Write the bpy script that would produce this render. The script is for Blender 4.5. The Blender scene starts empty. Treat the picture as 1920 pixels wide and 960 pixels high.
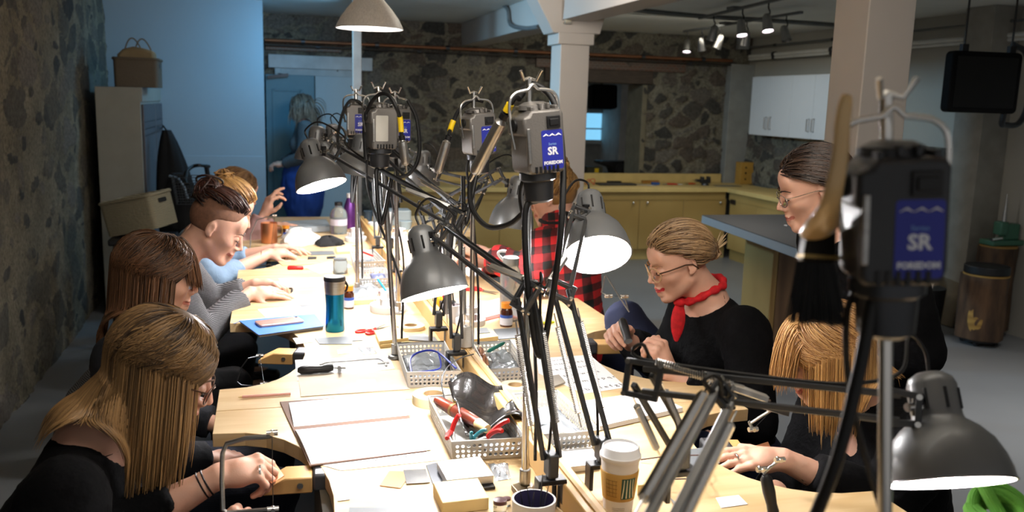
import bpy, math, random
import numpy as np
from mathutils import Vector, Matrix
random.seed(7); RNG = np.random.default_rng(7)
S = bpy.context.scene
COL = S.collection
PI = math.pi
# ---------------------------------------------------------------- camera
CAM = Vector((0, 0, 1.62)); FPX = 1650.0
YAW, PITCH, ROLL = 0.27351, 0.171769, -0.028360
def _cam_axes():
    cy, sy, cp, sp = math.cos(YAW), math.sin(YAW), math.cos(PITCH), math.sin(PITCH)
    f = Vector((sy*cp, cy*cp, -sp)); r = Vector((cy, -sy, 0)); d = -(r.cross(f))
    cr, sr = math.cos(ROLL), math.sin(ROLL)
    return f, cr*r + sr*d, -sr*r + cr*d
CF, CR, CD = _cam_axes()
cam_data = bpy.data.cameras.new('camera'); cam = bpy.data.objects.new('camera', cam_data); COL.objects.link(cam)
cam_data.sensor_width = 36; cam_data.lens = FPX/1920*36; cam_data.clip_start = .05
M3 = Matrix((CR, -CD, -CF)).transposed()
cam.matrix_world = Matrix.Translation(CAM) @ M3.to_4x4()
cam_data.dof.use_dof = True; cam_data.dof.focus_distance = 2.15; cam_data.dof.aperture_fstop = 4.6
S.camera = cam
S.view_settings.view_transform = 'Standard'; S.view_settings.look = 'None'
S.view_settings.exposure = EXPOSURE = 0.45; S.view_settings.gamma = 1; S.view_settings.use_curve_mapping = False
S.cycles.use_denoising = True; S.cycles.max_bounces = 6; S.cycles.diffuse_bounces = 3; S.cycles.glossy_bounces = 3
S.cycles.transmission_bounces = 5; S.cycles.transparent_max_bounces = 6
S.cycles.sample_clamp_indirect = 4; S.cycles.caustics_reflective = False; S.cycles.caustics_refractive = False
# world: dim ambience that reaches the room from the open studio behind the viewer
W = bpy.data.worlds.new('world'); S.world = W; W.use_nodes = True
W.node_tree.nodes['Background'].inputs[0].default_value = (.72, .70, .68, 1)
W.node_tree.nodes['Background'].inputs[1].default_value = 0.30
def light(name, kind, loc, to, energy, color, size=.1, sy=None, spot=None, blend=.5, spread=None):
    l = bpy.data.lights.new(name, kind); o = bpy.data.objects.new(name, l); COL.objects.link(o)
    o.location = loc; o.rotation_euler = (Vector(to)-Vector(loc)).to_track_quat('-Z', 'Y').to_euler()
    l.energy = energy; l.color = color
    if kind == 'AREA':
        l.size = size
        if sy: l.shape = 'RECTANGLE'; l.size_y = sy
        if spread: l.spread = spread
    else: l.shadow_soft_size = size
    if kind == 'SPOT': l.spot_size = spot; l.spot_blend = blend
    return o
# cold area lights added out of view for the blue on partition, column, beam
light('cold_fill', 'AREA', (.62, 7.40, 2.34), (-.75, 8.3, .75), 9.5, (.22, .62, 1.0), .35, .25, spread=2.6)
light('cold_side_fill', 'AREA', (-.5, 6.7, 2.38), (2.0, 6.5, 1.4), 26, (.36, .70, 1.0), .3, .3, spread=1.6)
# weak light at the far bench, then added fill lights that have no fixture
light('bench_ceiling_light', 'AREA', (3.3, 7.4, 2.38), (3.3, 8.2, 0), 15, (1.0, .93, .78), 2.4, .5)
light('room_fill', 'AREA', (.6, 1.2, 2.4), (1.2, 6.0, .9), 30, (1.0, .92, .82), 1.6, 1.0)
light('right_fill', 'AREA', (3.9, 3.2, 2.4), (3.9, 3.3, 0), 15, (1.0, .97, .94), 1.2, 1.2, spread=1.7)
light('middle_fill', 'AREA', (1.2, 4.4, 2.38), (1.6, 7.8, 1.6), 24, (1.0, .93, .85), .8, .5)
def ray(px, py): return CF + CR*((px-960)/FPX) + CD*((py-480)/FPX)
def atZ(px, py, z): v = ray(px, py); return CAM + v*((z-CAM.z)/v.z)
def atY(px, py, y): v = ray(px, py); return CAM + v*(y/v.y)
def atX(px, py, x): v = ray(px, py); return CAM + v*(x/v.x)
def atD(px, py, d): return CAM + ray(px, py)*d
# ---------------------------------------------------------------- materials
def lin(c):
    if isinstance(c, str):
        c = [int(c[i:i+2], 16)/255 for i in (0, 2, 4)]
        return tuple(x/12.92 if x <= .04045 else ((x+.055)/1.055)**2.4 for x in c)
    return tuple(c)
MATS = {}
def M(name, col, rough=.5, metal=0, var=.12, vs=9, bump=0, bs=80, coat=0, trans=0, alpha=1, emit=0, col2=None, stretch=None, sheen=0, sss=0, ior=1.45, aniso=0, wave=None, attr=None, spec=.5):
    if name in MATS: return MATS[name]
    m = bpy.data.materials.new(name); m.use_nodes = True; nt = m.node_tree; N = nt.nodes; Lk = nt.links
    b = N['Principled BSDF']; c = lin(col)
    b.inputs['Roughness'].default_value = rough; b.inputs['Specular IOR Level'].default_value = spec; b.inputs['Metallic'].default_value = metal
    b.inputs['Coat Weight'].default_value = coat; b.inputs['Transmission Weight'].default_value = trans
    b.inputs['Alpha'].default_value = alpha; b.inputs['IOR'].default_value = ior
    b.inputs['Sheen Weight'].default_value = sheen; b.inputs['Anisotropic'].default_value = aniso
    if sss: b.inputs['Subsurface Weight'].default_value = sss; b.inputs['Subsurface Radius'].default_value = (.012, .005, .003); b.inputs['Subsurface Scale'].default_value = 1
    if emit: b.inputs['Emission Color'].default_value = (*c, 1); b.inputs['Emission Strength'].default_value = emit
    tc = N.new('ShaderNodeTexCoord'); mp = N.new('ShaderNodeMapping'); Lk.new(tc.outputs['Object'], mp.inputs[0])
    if stretch: mp.inputs['Scale'].default_value = stretch
    no = N.new('ShaderNodeTexNoise'); no.inputs['Scale'].default_value = vs; no.inputs['Detail'].default_value = 4; Lk.new(mp.outputs[0], no.inputs[0])
    mx = N.new('ShaderNodeMix'); mx.data_type = 'RGBA'
    d = lin(col2) if col2 else tuple(x*(1-var) for x in c); e = c if col2 else tuple(min(1, x*(1+var)) for x in c)
    mx.inputs[6].default_value = (*d, 1); mx.inputs[7].default_value = (*e, 1)
    rp = N.new('ShaderNodeMapRange'); rp.inputs[1].default_value = .3; rp.inputs[2].default_value = .7
    Lk.new(no.outputs[0], rp.inputs[0]); fac = rp.outputs[0]
    if wave:
        wv = N.new('ShaderNodeTexWave'); wv.inputs['Scale'].default_value = wave[0]; wv.inputs['Distortion'].default_value = wave[1]; wv.bands_direction = wave[2]
        wv.inputs['Detail'].default_value = 3; wv.inputs['Detail Scale'].default_value = 1.5
        Lk.new(mp.outputs[0], wv.inputs[0]); fac = wv.outputs['Fac']
    if attr:
        at = N.new('ShaderNodeAttribute'); at.attribute_name = attr; fac = at.outputs['Fac']
    Lk.new(fac, mx.inputs[0]); Lk.new(mx.outputs[2], b.inputs['Base Color'])
    if bump:
        n2 = N.new('ShaderNodeTexNoise'); n2.inputs['Scale'].default_value = bs; n2.inputs['Detail'].default_value = 3; Lk.new(mp.outputs[0], n2.inputs[0])
        bp = N.new('ShaderNodeBump'); bp.inputs['Strength'].default_value = bump; bp.inputs['Distance'].default_value = .004
        Lk.new(n2.outputs[0], bp.inputs['Height']); Lk.new(bp.outputs[0], b.inputs['Normal'])
    MATS[name] = m; return m
def checks(name, cols, scale):
    """woven plaid: two crossed stripe sets"""
    m = bpy.data.materials.new(name); m.use_nodes = True; nt = m.node_tree; N = nt.nodes; Lk = nt.links; b = N['Principled BSDF']; b.inputs['Roughness'].default_value = .9
    tc = N.new('ShaderNodeTexCoord'); outs = []
    for ax in (0, 1):
        mp = N.new('ShaderNodeMapping'); Lk.new(tc.outputs['Object'], mp.inputs[0]); mp.inputs['Rotation'].default_value = (.15, .1, .5 if ax == 0 else .35)
        w = N.new('ShaderNodeTexWave'); w.bands_direction = 'X' if ax == 0 else 'Z'; w.inputs['Scale'].default_value = scale; w.inputs['Distortion'].default_value = .5; Lk.new(mp.outputs[0], w.inputs[0])
        r = N.new('ShaderNodeMath'); r.operation = 'GREATER_THAN'; r.inputs[1].default_value = .5; Lk.new(w.outputs['Fac'], r.inputs[0]); outs.append(r)
    ad = N.new('ShaderNodeMath'); ad.operation = 'ADD'; Lk.new(outs[0].outputs[0], ad.inputs[0]); Lk.new(outs[1].outputs[0], ad.inputs[1])
    dv = N.new('ShaderNodeMath'); dv.operation = 'DIVIDE'; dv.inputs[1].default_value = 2; Lk.new(ad.outputs[0], dv.inputs[0])
    cr = N.new('ShaderNodeValToRGB'); cr.color_ramp.interpolation = 'CONSTANT'; e = cr.color_ramp.elements
    e[0].position = 0; e[0].color = (*lin(cols[0]), 1); e[1].position = .75; e[1].color = (*lin(cols[2]), 1); x = e.new(.3); x.color = (*lin(cols[1]), 1)
    Lk.new(dv.outputs[0], cr.inputs[0]); Lk.new(cr.outputs[0], b.inputs['Base Color']); MATS[name] = m; return m
# ---------------------------------------------------------------- mesh building
def frame(z, x=None):
    z = Vector(z).normalized()
    x = Vector(x) if x is not None else (Vector((1, 0, 0)) if abs(z.x) < .9 else Vector((0, 1, 0)))
    y = z.cross(x).normalized(); x = y.cross(z).normalized()
    return x, y, z
def place(loc, z=(0, 0, 1), x=None):
    X, Y, Z = frame(z, x); m = Matrix((X, Y, Z)).transposed().to_4x4(); m.translation = Vector(loc); return m
class MB:
    def __init__(s): s.v = []; s.f = []; s.m = []; s.mi = 0
    def add(s, vs, fs):
        o = len(s.v); s.v += [tuple(v) for v in vs]; s.f += [tuple(i+o for i in f) for f in fs]; s.m += [s.mi]*len(fs); return s
    def box(s, c, d, mat=None):
        x, y, z = [k/2 for k in d]; vs = [Vector((a*x, b*y, e*z)) for a in (-1, 1) for b in (-1, 1) for e in (-1, 1)]
        M_ = mat if mat else Matrix.Identity(4)
        vs = [(M_ @ (v + Vector(c))) for v in vs]
        return s.add(vs, [(0, 1, 3, 2), (4, 6, 7, 5), (0, 4, 5, 1), (2, 3, 7, 6), (0, 2, 6, 4), (1, 5, 7, 3)])
    def span(s, a, b):
        return s.box([(p+q)/2 for p, q in zip(a, b)], [abs(p-q) for p, q in zip(a, b)])
    def bar(s, a, b, w, h, up=(0, 0, 1)):
        a = Vector(a); b = Vector(b); z = (b-a); L = z.length; X, Y, Z = frame(z, Vector(up).cross(z) if Vector(up).cross(z).length > 1e-5 else (1, 0, 0))
        m = Matrix((X, Y, Z)).transposed().to_4x4(); m.translation = (a+b)/2
        return s.box((0, 0, 0), (w, h, L), m)
    def lathe(s, prof, m=None, n=24, cap=True, cap2=True):
        m = m or Matrix.Identity(4); vs = []; fs = []
        for r, z in prof:
            for k in range(n):
                a = 2*PI*k/n; vs.append(m @ Vector((r*math.cos(a), r*math.sin(a), z)))
        for i in range(len(prof)-1):
            for k in range(n):
                k2 = (k+1) % n; fs.append((i*n+k, i*n+k2, (i+1)*n+k2, (i+1)*n+k))
        if cap: fs.append(tuple(range(n-1, -1, -1)))
        if cap2: fs.append(tuple((len(prof)-1)*n+k for k in range(n)))
        return s.add(vs, fs)
    def cyl(s, a, b, r, r2=None, n=16):
        a = Vector(a); b = Vector(b); return s.lathe([(r, 0), (r if r2 is None else r2, (b-a).length)], place(a, b-a), n)
    def ball(s, c, r, n=14, sc=(1, 1, 1), m=None):
        k = n//2; pr = [(max(1e-5, r*math.sin(PI*i/k)), -r*math.cos(PI*i/k)) for i in range(k+1)]
        mm = (m or Matrix.Identity(4)) @ Matrix.Translation(Vector(c)) @ Matrix.Diagonal((*sc, 1)); return s.lathe(pr, mm, n)
    def tube(s, pts, r, n=8, closed=False, flat=1):
        pts = [Vector(p) for p in pts]; N = len(pts); vs = []; fs = []; up = None
        rr = r if isinstance(r, (list, tuple)) else [r]*N
        for i, p in enumerate(pts):
            if closed: t = pts[(i+1) % N]-pts[i-1]
            else: t = pts[min(i+1, N-1)]-pts[max(i-1, 0)]
            if t.length < 1e-9: t = Vector((0, 0, 1))
            t.normalize()
            if up is None: up = frame(t)[0]
            up = (up - t*up.dot(t)); up = up.normalized() if up.length > 1e-6 else frame(t)[0]
            y = t.cross(up)
            for k in range(n):
                a = 2*PI*k/n; vs.append(p + up*(rr[i]*math.cos(a)) + y*(rr[i]*flat*math.sin(a)))
        for i in range(N if closed else N-1):
            j = (i+1) % N
            for k in range(n):
                k2 = (k+1) % n; fs.append((i*n+k, i*n+k2, j*n+k2, j*n+k))
        if not closed: fs += [tuple(range(n-1, -1, -1)), tuple((N-1)*n+k for k in range(n))]
        return s.add(vs, fs)
    def prism(s, outline, z0, z1, m=None):
        m = m or Matrix.Identity(4); n = len(outline)
        vs = [m @ Vector((x, y, z0)) for x, y in outline] + [m @ Vector((x, y, z1)) for x, y in outline]
        return s.add(vs, [tuple(range(n-1, -1, -1)), tuple(range(n, 2*n))] + [(i, (i+1) % n, n+(i+1) % n, n+i) for i in range(n)])
    def quad(s, a, b, c, d): return s.add([a, b, c, d], [(0, 1, 2, 3)])
    def text(s, body, size, m, ext=.0003, align='CENTER', spacing=1.0, bold=0):
        cu = bpy.data.curves.new('t', 'FONT'); cu.body = body; cu.size = size; cu.extrude = ext; cu.align_x = align; cu.align_y = 'CENTER'; cu.space_character = spacing; cu.offset = bold; cu.resolution_u = 2
        o = bpy.data.objects.new('t', cu); COL.objects.link(o); dg = bpy.context.evaluated_depsgraph_get(); me = bpy.data.meshes.new_from_object(o.evaluated_get(dg))
        s.add([m @ v.co for v in me.vertices], [tuple(p.vertices) for p in me.polygons]); bpy.data.objects.remove(o); bpy.data.curves.remove(cu); bpy.data.meshes.remove(me); return s
def rrect(w, h, r, n=4, cx=0, cy=0):
    out = []
    for sx, sy, a0 in ((1, 1, 0), (-1, 1, 90), (-1, -1, 180), (1, -1, 270)):
        for k in range(n+1):
            a = math.radians(a0+90*k/n); out.append((cx+sx*(w/2-r)+r*math.cos(a), cy+sy*(h/2-r)+r*math.sin(a)))
    return out
def arc(p0, p1, p2, n=16):
    """smooth curve through p0, p1, p2 (p1 at mid)"""
    p0, p1, p2 = Vector(p0), Vector(p1), Vector(p2); c = p1*2-(p0+p2)/2
    return [p0*(1-t)**2+c*2*t*(1-t)+p2*t*t for t in [i/n for i in range(n+1)]]
def spline(pts, n=8):
    P = [Vector(p) for p in pts]; P = [P[0]*2-P[1]]+P+[P[-1]*2-P[-2]]; out = []
    for i in range(1, len(P)-2):
        for k in range(n):
            t = k/n; a, b, c, d = P[i-1:i+3]
            out.append(.5*((2*b)+(c-a)*t+(2*a-5*b+4*c-d)*t*t+(3*b-a-3*c+d)*t**3))
    return out+[P[-2]]
def setp(o, label=None, cat=None, group=None, kind=None):
    for k, v in (('label', label), ('category', cat), ('group', group), ('kind', kind)):
        if v: o[k] = v
    return o
def mkobj(name, mb, mats, parent=None, smooth=True, bevel=0, base=None, sub=0, angle=40):
    """mb holds world coordinates; the object's origin goes to its parent's frame or to its own base"""
    me = bpy.data.meshes.new(name)
    if isinstance(mb, MB): V, Fc, mi = mb.v, mb.f, mb.m
    else: V, Fc = mb; mi = None
    V = np.asarray(V, dtype=float).reshape(-1, 3)
    if parent is not None:
        W_ = world_of(parent); inv = np.array(W_.inverted()); V = V @ inv[:3, :3].T + inv[:3, 3]; loc = None
    else:
        loc = Vector(base) if base is not None else Vector(((V[:, 0].min()+V[:, 0].max())/2, (V[:, 1].min()+V[:, 1].max())/2, V[:, 2].min()))
        V = V - np.array(loc)
    if isinstance(Fc, np.ndarray):
        nf, k = Fc.shape; me.vertices.add(len(V)); me.vertices.foreach_set('co', V.ravel()); me.loops.add(nf*k); me.loops.foreach_set('vertex_index', Fc.ravel().astype(np.int32))
        me.polygons.add(nf); me.polygons.foreach_set('loop_start', np.arange(0, nf*k, k, dtype=np.int32)); me.update(calc_edges=True)
    else: me.from_pydata(V.tolist(), [], Fc); me.update()
    if not isinstance(mats, (list, tuple)): mats = [mats]
    for m in mats: me.materials.append(m)
    if mi is not None and len(mats) > 1: me.polygons.foreach_set('material_index', mi)
    o = bpy.data.objects.new(name, me); COL.objects.link(o)
    if parent is not None: o.parent = parent
    else: o.location = loc
    if smooth:
        me.polygons.foreach_set('use_smooth', [True]*len(me.polygons))
        if smooth != 2:
            me.validate(); me.update()
            try: me.set_sharp_from_angle(angle=math.radians(angle))
            except Exception: pass
    if bevel:
        b = o.modifiers.new('bevel', 'BEVEL'); b.width = bevel; b.segments = 2; b.limit_method = 'ANGLE'; b.angle_limit = math.radians(50); b.harden_normals = False
    if sub:
        b = o.modifiers.new('subdivision', 'SUBSURF'); b.levels = b.render_levels = sub
    return o
WM = {}
def world_of(o):
    m = o.matrix_basis.copy()
    while o.parent: o = o.parent; m = o.matrix_basis @ m
    return m
def thing(name, label, cat, loc=(0, 0, 0), group=None, rz=0):
    o = bpy.data.objects.new(name, None); COL.objects.link(o); o.location = loc; o.rotation_euler = (0, 0, rz); o.empty_display_size = .05
    return setp(o, label, cat, group)
def solo(name, mb, mats, label, cat, group=None, **k): return setp(mkobj(name, mb, mats, **k), label, cat, group)
def struct(name, mb, mats, **k): return setp(mkobj(name, mb, mats, **k), kind='structure')
def dup(root, label=None, group=None, loc=None, rot=None):
    def cp(o, par):
        c = o.copy(); COL.objects.link(c); c.parent = par
        for ch in list(o.children): cp(ch, c)
        return c
    r = cp(root, None)
    if label: r['label'] = label
    if group: r['group'] = group
    if loc is not None: r.location = loc
    if rot is not None: r.rotation_euler = rot
    return r
# ---------------------------------------------------------------- palette
wood = M('birch_plywood', 'd8bd92', .45, var=.1, vs=4, stretch=(1, 12, 12), wave=(1.2, 5, 'X'), col2='cbab7c', coat=.1)
wood_edge = M('plywood_edge', 'b08a52', .6, var=.2, stretch=(1, 1, 60), vs=6)
pine = M('pine', 'd3ae76', .5, wave=(2.2, 7, 'Y'), col2='c09a60', stretch=(1, .25, 1))
cream = M('cream_block', 'e3c98f', .55, var=.05)
white_p = M('white_paper', 'eeeeee', .8, var=.02)
white_pl = M('white_plastic', 'e6e6e8', .35, var=.02)
white_paint = M('white_paint', 'cfcfca', .6, var=.04, bump=.1, bs=40)
chrome = M('chrome', 'e4e2de', .22, 1, var=.06)
steel = M('brushed_steel', 'a9a8a6', .35, 1, var=.12, vs=30, stretch=(1, 1, 8))
dsteel = M('dark_steel', '4a4c50', .4, .8, var=.2)
alum = M('aluminium_basket', 'd9d8d4', .42, .6, var=.08)
shade_m = M('graphite_enamel', '6f7173', .40, .3, var=.06, coat=.15)
shade_in = M('white_enamel_inside', 'f2f2f4', .5, var=.01)
arm_m = M('dark_arm_metal', '47494c', .42, .6, var=.1)
black = M('black_plastic', '141416', .42, var=.2)
rubber = M('black_rubber', '0b0b0d', .5, var=.2)
red = M('red_plastic', 'c01f1c', .35, var=.08)
motor_m = M('cast_grey_metal', '767370', .42, .55, var=.1, bump=.15, bs=300)
label_m = M('blue_label', '28309a', .35, var=.03)
letter_m = M('white_lettering', 'e9ebf2', .5, var=.01)
ink = M('black_ink', '1a1a1c', .7, var=.05)
orange = M('orange_cap', 'e08a28', .4, var=.04)
slate = M('slate_grey_sheet', '6e7276', .55, .2, var=.1)
copper = M('copper', 'd08a60', .32, .8, var=.12)
glass = M('clear_glass', 'f4f8f8', .03, trans=1, var=.01, ior=1.45)
plastic_bag = M('clear_plastic', 'e4e8ea', .15, trans=.75, var=.03, ior=1.2)
yellow = M('yellow_rubber', 'e3c019', .5, var=.05)
# ================================================================ THE ROOM
CEIL = 2.43; LX = -1.27; FY = 9.3; RX = 5.4
floor_m = M('grey_concrete_floor', '77797b', .38, var=.1, vs=1.3, bump=.08, bs=20)
ceil_m = M('grey_white_ceiling', 'd8d8d2', .8, var=.05, vs=2)
struct('floor', MB().span((LX-.4, -2.5, -.1), (RX+1.0, 14, 0)), floor_m, smooth=False)
struct('ceiling', MB().span((LX-.4, -.5, CEIL), (RX+1.0, 14, CEIL+.12)), ceil_m, smooth=False)
def stone_mat(name, mort, mort2, st):
    m = bpy.data.materials.new(name); m.use_nodes = True; nt = m.node_tree; N = nt.nodes; Lk = nt.links; b = N['Principled BSDF']; b.inputs['Roughness'].default_value = .88
    tc = N.new('ShaderNodeTexCoord')
    def noise(sc, det=6, rough=.6):
        n = N.new('ShaderNodeTexNoise'); n.inputs['Scale'].default_value = sc; n.inputs['Detail'].default_value = det; n.inputs['Roughness'].default_value = rough; Lk.new(tc.outputs['Object'], n.inputs[0]); return n.outputs[0]
    def ramp(fac, stops):
        r = N.new('ShaderNodeValToRGB'); e = r.color_ramp.elements; e[0].position, e[1].position = stops[0][0], stops[-1][0]; e[0].color = (*lin(stops[0][1]), 1); e[1].color = (*lin(stops[-1][1]), 1)
        for p, c in stops[1:-1]: x = e.new(p); x.color = (*lin(c), 1)
        Lk.new(fac, r.inputs[0]); return r.outputs[0]
    def attr(n): a = N.new('ShaderNodeAttribute'); a.attribute_name = n; return a.outputs['Fac']
    def math_(op, a, b_):
        q = N.new('ShaderNodeMath'); q.operation = op
        for i, v in enumerate((a, b_)):
            if isinstance(v, (int, float)): q.inputs[i].default_value = v
            else: Lk.new(v, q.inputs[i])
        return q.outputs[0]
    def mix(f, a, b_, mode='MIX'):
        x = N.new('ShaderNodeMix'); x.data_type = 'RGBA'; x.blend_type = mode
        if isinstance(f, (int, float)): x.inputs[0].default_value = f
        else: Lk.new(f, x.inputs[0])
        Lk.new(a, x.inputs[6]); Lk.new(b_, x.inputs[7]); return x.outputs[2]
    mc = ramp(noise(3.5), [(.3, mort2), (.65, mort)])
    sc = ramp(math_('ADD', math_('MULTIPLY', attr('tint'), .8), math_('MULTIPLY', noise(9), .4)), [(.2, st[0]), (.45, st[1]), (.7, st[2]), (.95, st[3])])
    mask = math_('ADD', attr('stone'), math_('MULTIPLY', math_('SUBTRACT', noise(16), .5), .9))
    mk = N.new('ShaderNodeMapRange'); mk.inputs[1].default_value = .42; mk.inputs[2].default_value = .58; Lk.new(mask, mk.inputs[0])
    c = mix(mk.outputs[0], mc, sc); sp = ramp(noise(45, 5, .75), [(.32, '4c4a46'), (.62, 'ffffff')]); c = mix(.75, c, sp, 'MULTIPLY')
    Lk.new(c, b.inputs['Base Color'])
    bp = N.new('ShaderNodeBump'); bp.inputs['Strength'].default_value = .7; bp.inputs['Distance'].default_value = .012; Lk.new(noise(28, 8, .7), bp.inputs['Height']); Lk.new(bp.outputs[0], b.inputs['Normal'])
    return m
def vor(U, V, cell, seed, jit=.85, sq=1.5):
    """cell noise on (u, v): returns F2-F1, id noise"""
    rg = np.random.default_rng(seed); T = rg.random((64, 64, 3)); gu = U/(cell*sq); gv = V/cell
    iu = np.floor(gu).astype(int); iv = np.floor(gv).astype(int); f1 = np.full(U.shape, 9.); f2 = f1.copy(); idn = np.zeros(U.shape); siz = idn.copy()
    for a in (-2, -1, 0, 1, 2):
        for b in (-2, -1, 0, 1, 2):
            cu, cv = iu+a, iv+b; t = T[cu % 64, cv % 64]
            d = np.hypot((cu+.5+(t[..., 0]-.5)*jit-gu), (cv+.5+(t[..., 1]-.5)*jit-gv)); w = d < f1
            f2 = np.where(w, f1, np.minimum(f2, d)); idn = np.where(w, t[..., 2], idn); siz = np.where(w, t[..., 0]*.5+t[..., 1]*.5, siz); f1 = np.where(w, d, f1)
    return f2-f1, idn, siz
def vnoise(U, V, s, seed):
    rg = np.random.default_rng(seed); T = rg.random((128, 128)); u = U/s; v = V/s; iu = np.floor(u).astype(int); iv = np.floor(v).astype(int); fu = u-iu; fv = v-iv; fu = fu*fu*(3-2*fu); fv = fv*fv*(3-2*fv)
    g = lambda a, b: T[(iu+a) % 128, (iv+b) % 128]
    return (g(0, 0)*(1-fu)+g(1, 0)*fu)*(1-fv)+(g(0, 1)*(1-fu)+g(1, 1)*fu)*fv-.5
def stone_wall(name, org, du, dv, nrm, lu, lv, mat, seed, cell=.2, hole=None, keep=.42, step=.02, relief=.035, brick=None, soft=1):
    nu, nv = int(lu/step)+1, int(lv/step)+1; u = np.linspace(0, lu, nu); v = np.linspace(0, lv, nv); U, V = np.meshgrid(u, v, indexing='ij')
    wu = U+vnoise(U, V, .12, seed+1)*.09; wv = V+vnoise(U, V, .12, seed+2)*.08
    e, idn, siz = vor(wu, wv, cell, seed); thr = .10+.30*(siz > .55)+.25*vnoise(U, V, .5, seed+3)
    st = np.clip((e-thr)/.16+.5, 0, 1)*(idn > keep-.1)
    e2, id2, _ = vor(wu+3, wv+5, cell*.45, seed+9); st2 = np.clip((e2-.25)/.2+.5, 0, 1)*(id2 > .72)*(st < .2); tint = np.where(st2 > .1, id2*3.3 % 1, idn*7.7 % 1)
    st = np.maximum(st, st2*.9)
    h = relief*st*(.6+.4*np.sin(idn*40)) + soft*.02*vnoise(U, V, .1, seed+4)+.03*vnoise(U, V, .35, seed+5)+soft*.008*vnoise(U, V, .035, seed+6)
    P = np.array(org)+U[..., None]*np.array(du)+V[..., None]*np.array(dv)+h[..., None]*np.array(nrm)
    idx = np.arange(nu*nv).reshape(nu, nv); F = np.stack([idx[:-1, :-1], idx[1:, :-1], idx[1:, 1:], idx[:-1, 1:]], -1)
    if np.dot(np.cross(du, dv), nrm) < 0: F = F[..., ::-1]
    if hole is not None:
        cu, cv = (U[:-1, :-1]+step/2), (V[:-1, :-1]+step/2); kp = ~((cu > hole[0]) & (cu < hole[1]) & (cv > hole[2]) & (cv < hole[3])); F = F[kp]
    F = F.reshape(-1, 4); o = struct(name, (P.reshape(-1, 3), F), mat, smooth=2, base=org)
    for nm, arr in (('stone', st), ('tint', tint)):
        a = o.data.attributes.new(nm, 'FLOAT', 'POINT'); a.data.foreach_set('value', arr.ravel().astype(np.float32))
    return o
sl = stone_mat('rubble_stone_left', '8f8672', '6b6352', ['3c3c3a', '55534c', '6a6458', '777067'])
sf = stone_mat('rubble_stone_far', '8d8878', '736f62', ['3f3f3d', '54524d', '665b51', '75716a'])
stone_wall('wall_left', (LX, -.6, 0), (0, 1, 0), (0, 0, 1), (1, 0, 0), 8.85, CEIL, sl, 3, cell=.2, keep=.4, relief=.012, soft=.35)
hx0 = atY(1097, 230, FY).x; hx1 = atY(1201, 230, FY).x; hz0 = .74; hz1 = atY(1150, 156, FY).z
stone_wall('wall_far', (-.1, FY, 0), (1, 0, 0), (0, 0, 1), (0, -1, 0), RX+.1, CEIL, sf, 11, cell=.145, hole=(hx0+.1, hx1+.1, hz0, hz1), keep=.35)
MATS['jamb'] = jamb = M('mortar_jamb', '77715f', .9, var=.2, bump=.6, bs=30)
struct('trim_1', MB().span((hx1, FY-.02, hz0), (hx1+.06, FY+.42, hz1)).span((hx0-.06, FY-.02, hz0), (hx0, FY+.42, hz1)).span((hx0-.06, FY-.02, hz0-.08), (hx1+.06, FY+.42, hz0)), jamb, bevel=.01)
lint = M('old_timber', '4a3f36', .8, var=.3, stretch=(1, 8, 8), bump=.5, bs=30)
struct('trim_2', MB().span((hx0-.5, FY-.06, hz1), (hx1+.1, FY+.3, hz1+.14)), lint, bevel=.008)
brick = bpy.data.materials.new('brick_course'); brick.use_nodes = True
_n = brick.node_tree; _b = _n.nodes.new('ShaderNodeTexBrick'); _b.inputs['Scale'].default_value = 9; _b.inputs['Color1'].default_value = (.13, .055, .03, 1); _b.inputs['Color2'].default_value = (.09, .06, .045, 1); _b.inputs['Mortar'].default_value = (.16, .14, .11, 1)
_t = _n.nodes.new('ShaderNodeTexCoord'); _mp = _n.nodes.new('ShaderNodeMapping'); _mp.inputs['Rotation'].default_value = (PI/2, 0, 0); _n.links.new(_t.outputs['Object'], _mp.inputs[0]); _n.links.new(_mp.outputs[0], _b.inputs[0]); _n.links.new(_b.outputs[0], _n.nodes['Principled BSDF'].inputs[0])
struct('trim_3', MB().span((hx0-.6, FY-.045, hz1+.14), (hx1+.5, FY+.02, hz1+.27)).span((.0, FY-.045, atY(560, 96, FY).z), (.75, FY+.02, atY(560, 84, FY).z)), brick, bevel=.006)
# white partition with its return, part of the blue light put into the colour
part_m = M('white_paint_blue_lit', '8fa3b0', .55, var=.03, vs=2)
BY = 8.1
struct('wall_back', MB().span((LX-.1, BY, 0), (-.014, FY+.1, CEIL)), part_m, smooth=False)
zs = atY(400, 292, BY).z
struct('trim_4', MB().span((atY(310, 290, BY).x, BY-.008, 0), (-.016, BY, zs)), part_m, bevel=.002)
# right-hand wall, pilaster and bulkhead
wr_m = M('dingy_white_wall', 'a9a69c', .7, var=.06, vs=1.5)
stone_wall('wall_right.001', (RX-.05, 5.9, .78), (0, 1, 0), (0, 0, 1), (-1, 0, 0), 3.35, .58, sf, 21, cell=.15, keep=.35, relief=.02)
struct('wall_right', MB().span((RX, -1, 0), (RX+.15, FY+.3, CEIL)), wr_m, smooth=False)
py0 = atX(1838, 260, RX-.25).y
struct('trim_5', MB().span((RX-.25, py0, 0), (RX, atX(1785, 260, RX-.25).y+.0, CEIL)), M('pilaster_in_shade', '8b8880', .7), bevel=.004)  # pilaster darker than the wall, its shade put into the colour
struct('trim_6', MB().span((RX-.3, FY-.12, 0), (RX, FY, CEIL-.3)), M('corner_post_paint', '8f918e', .7), bevel=.004)
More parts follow.
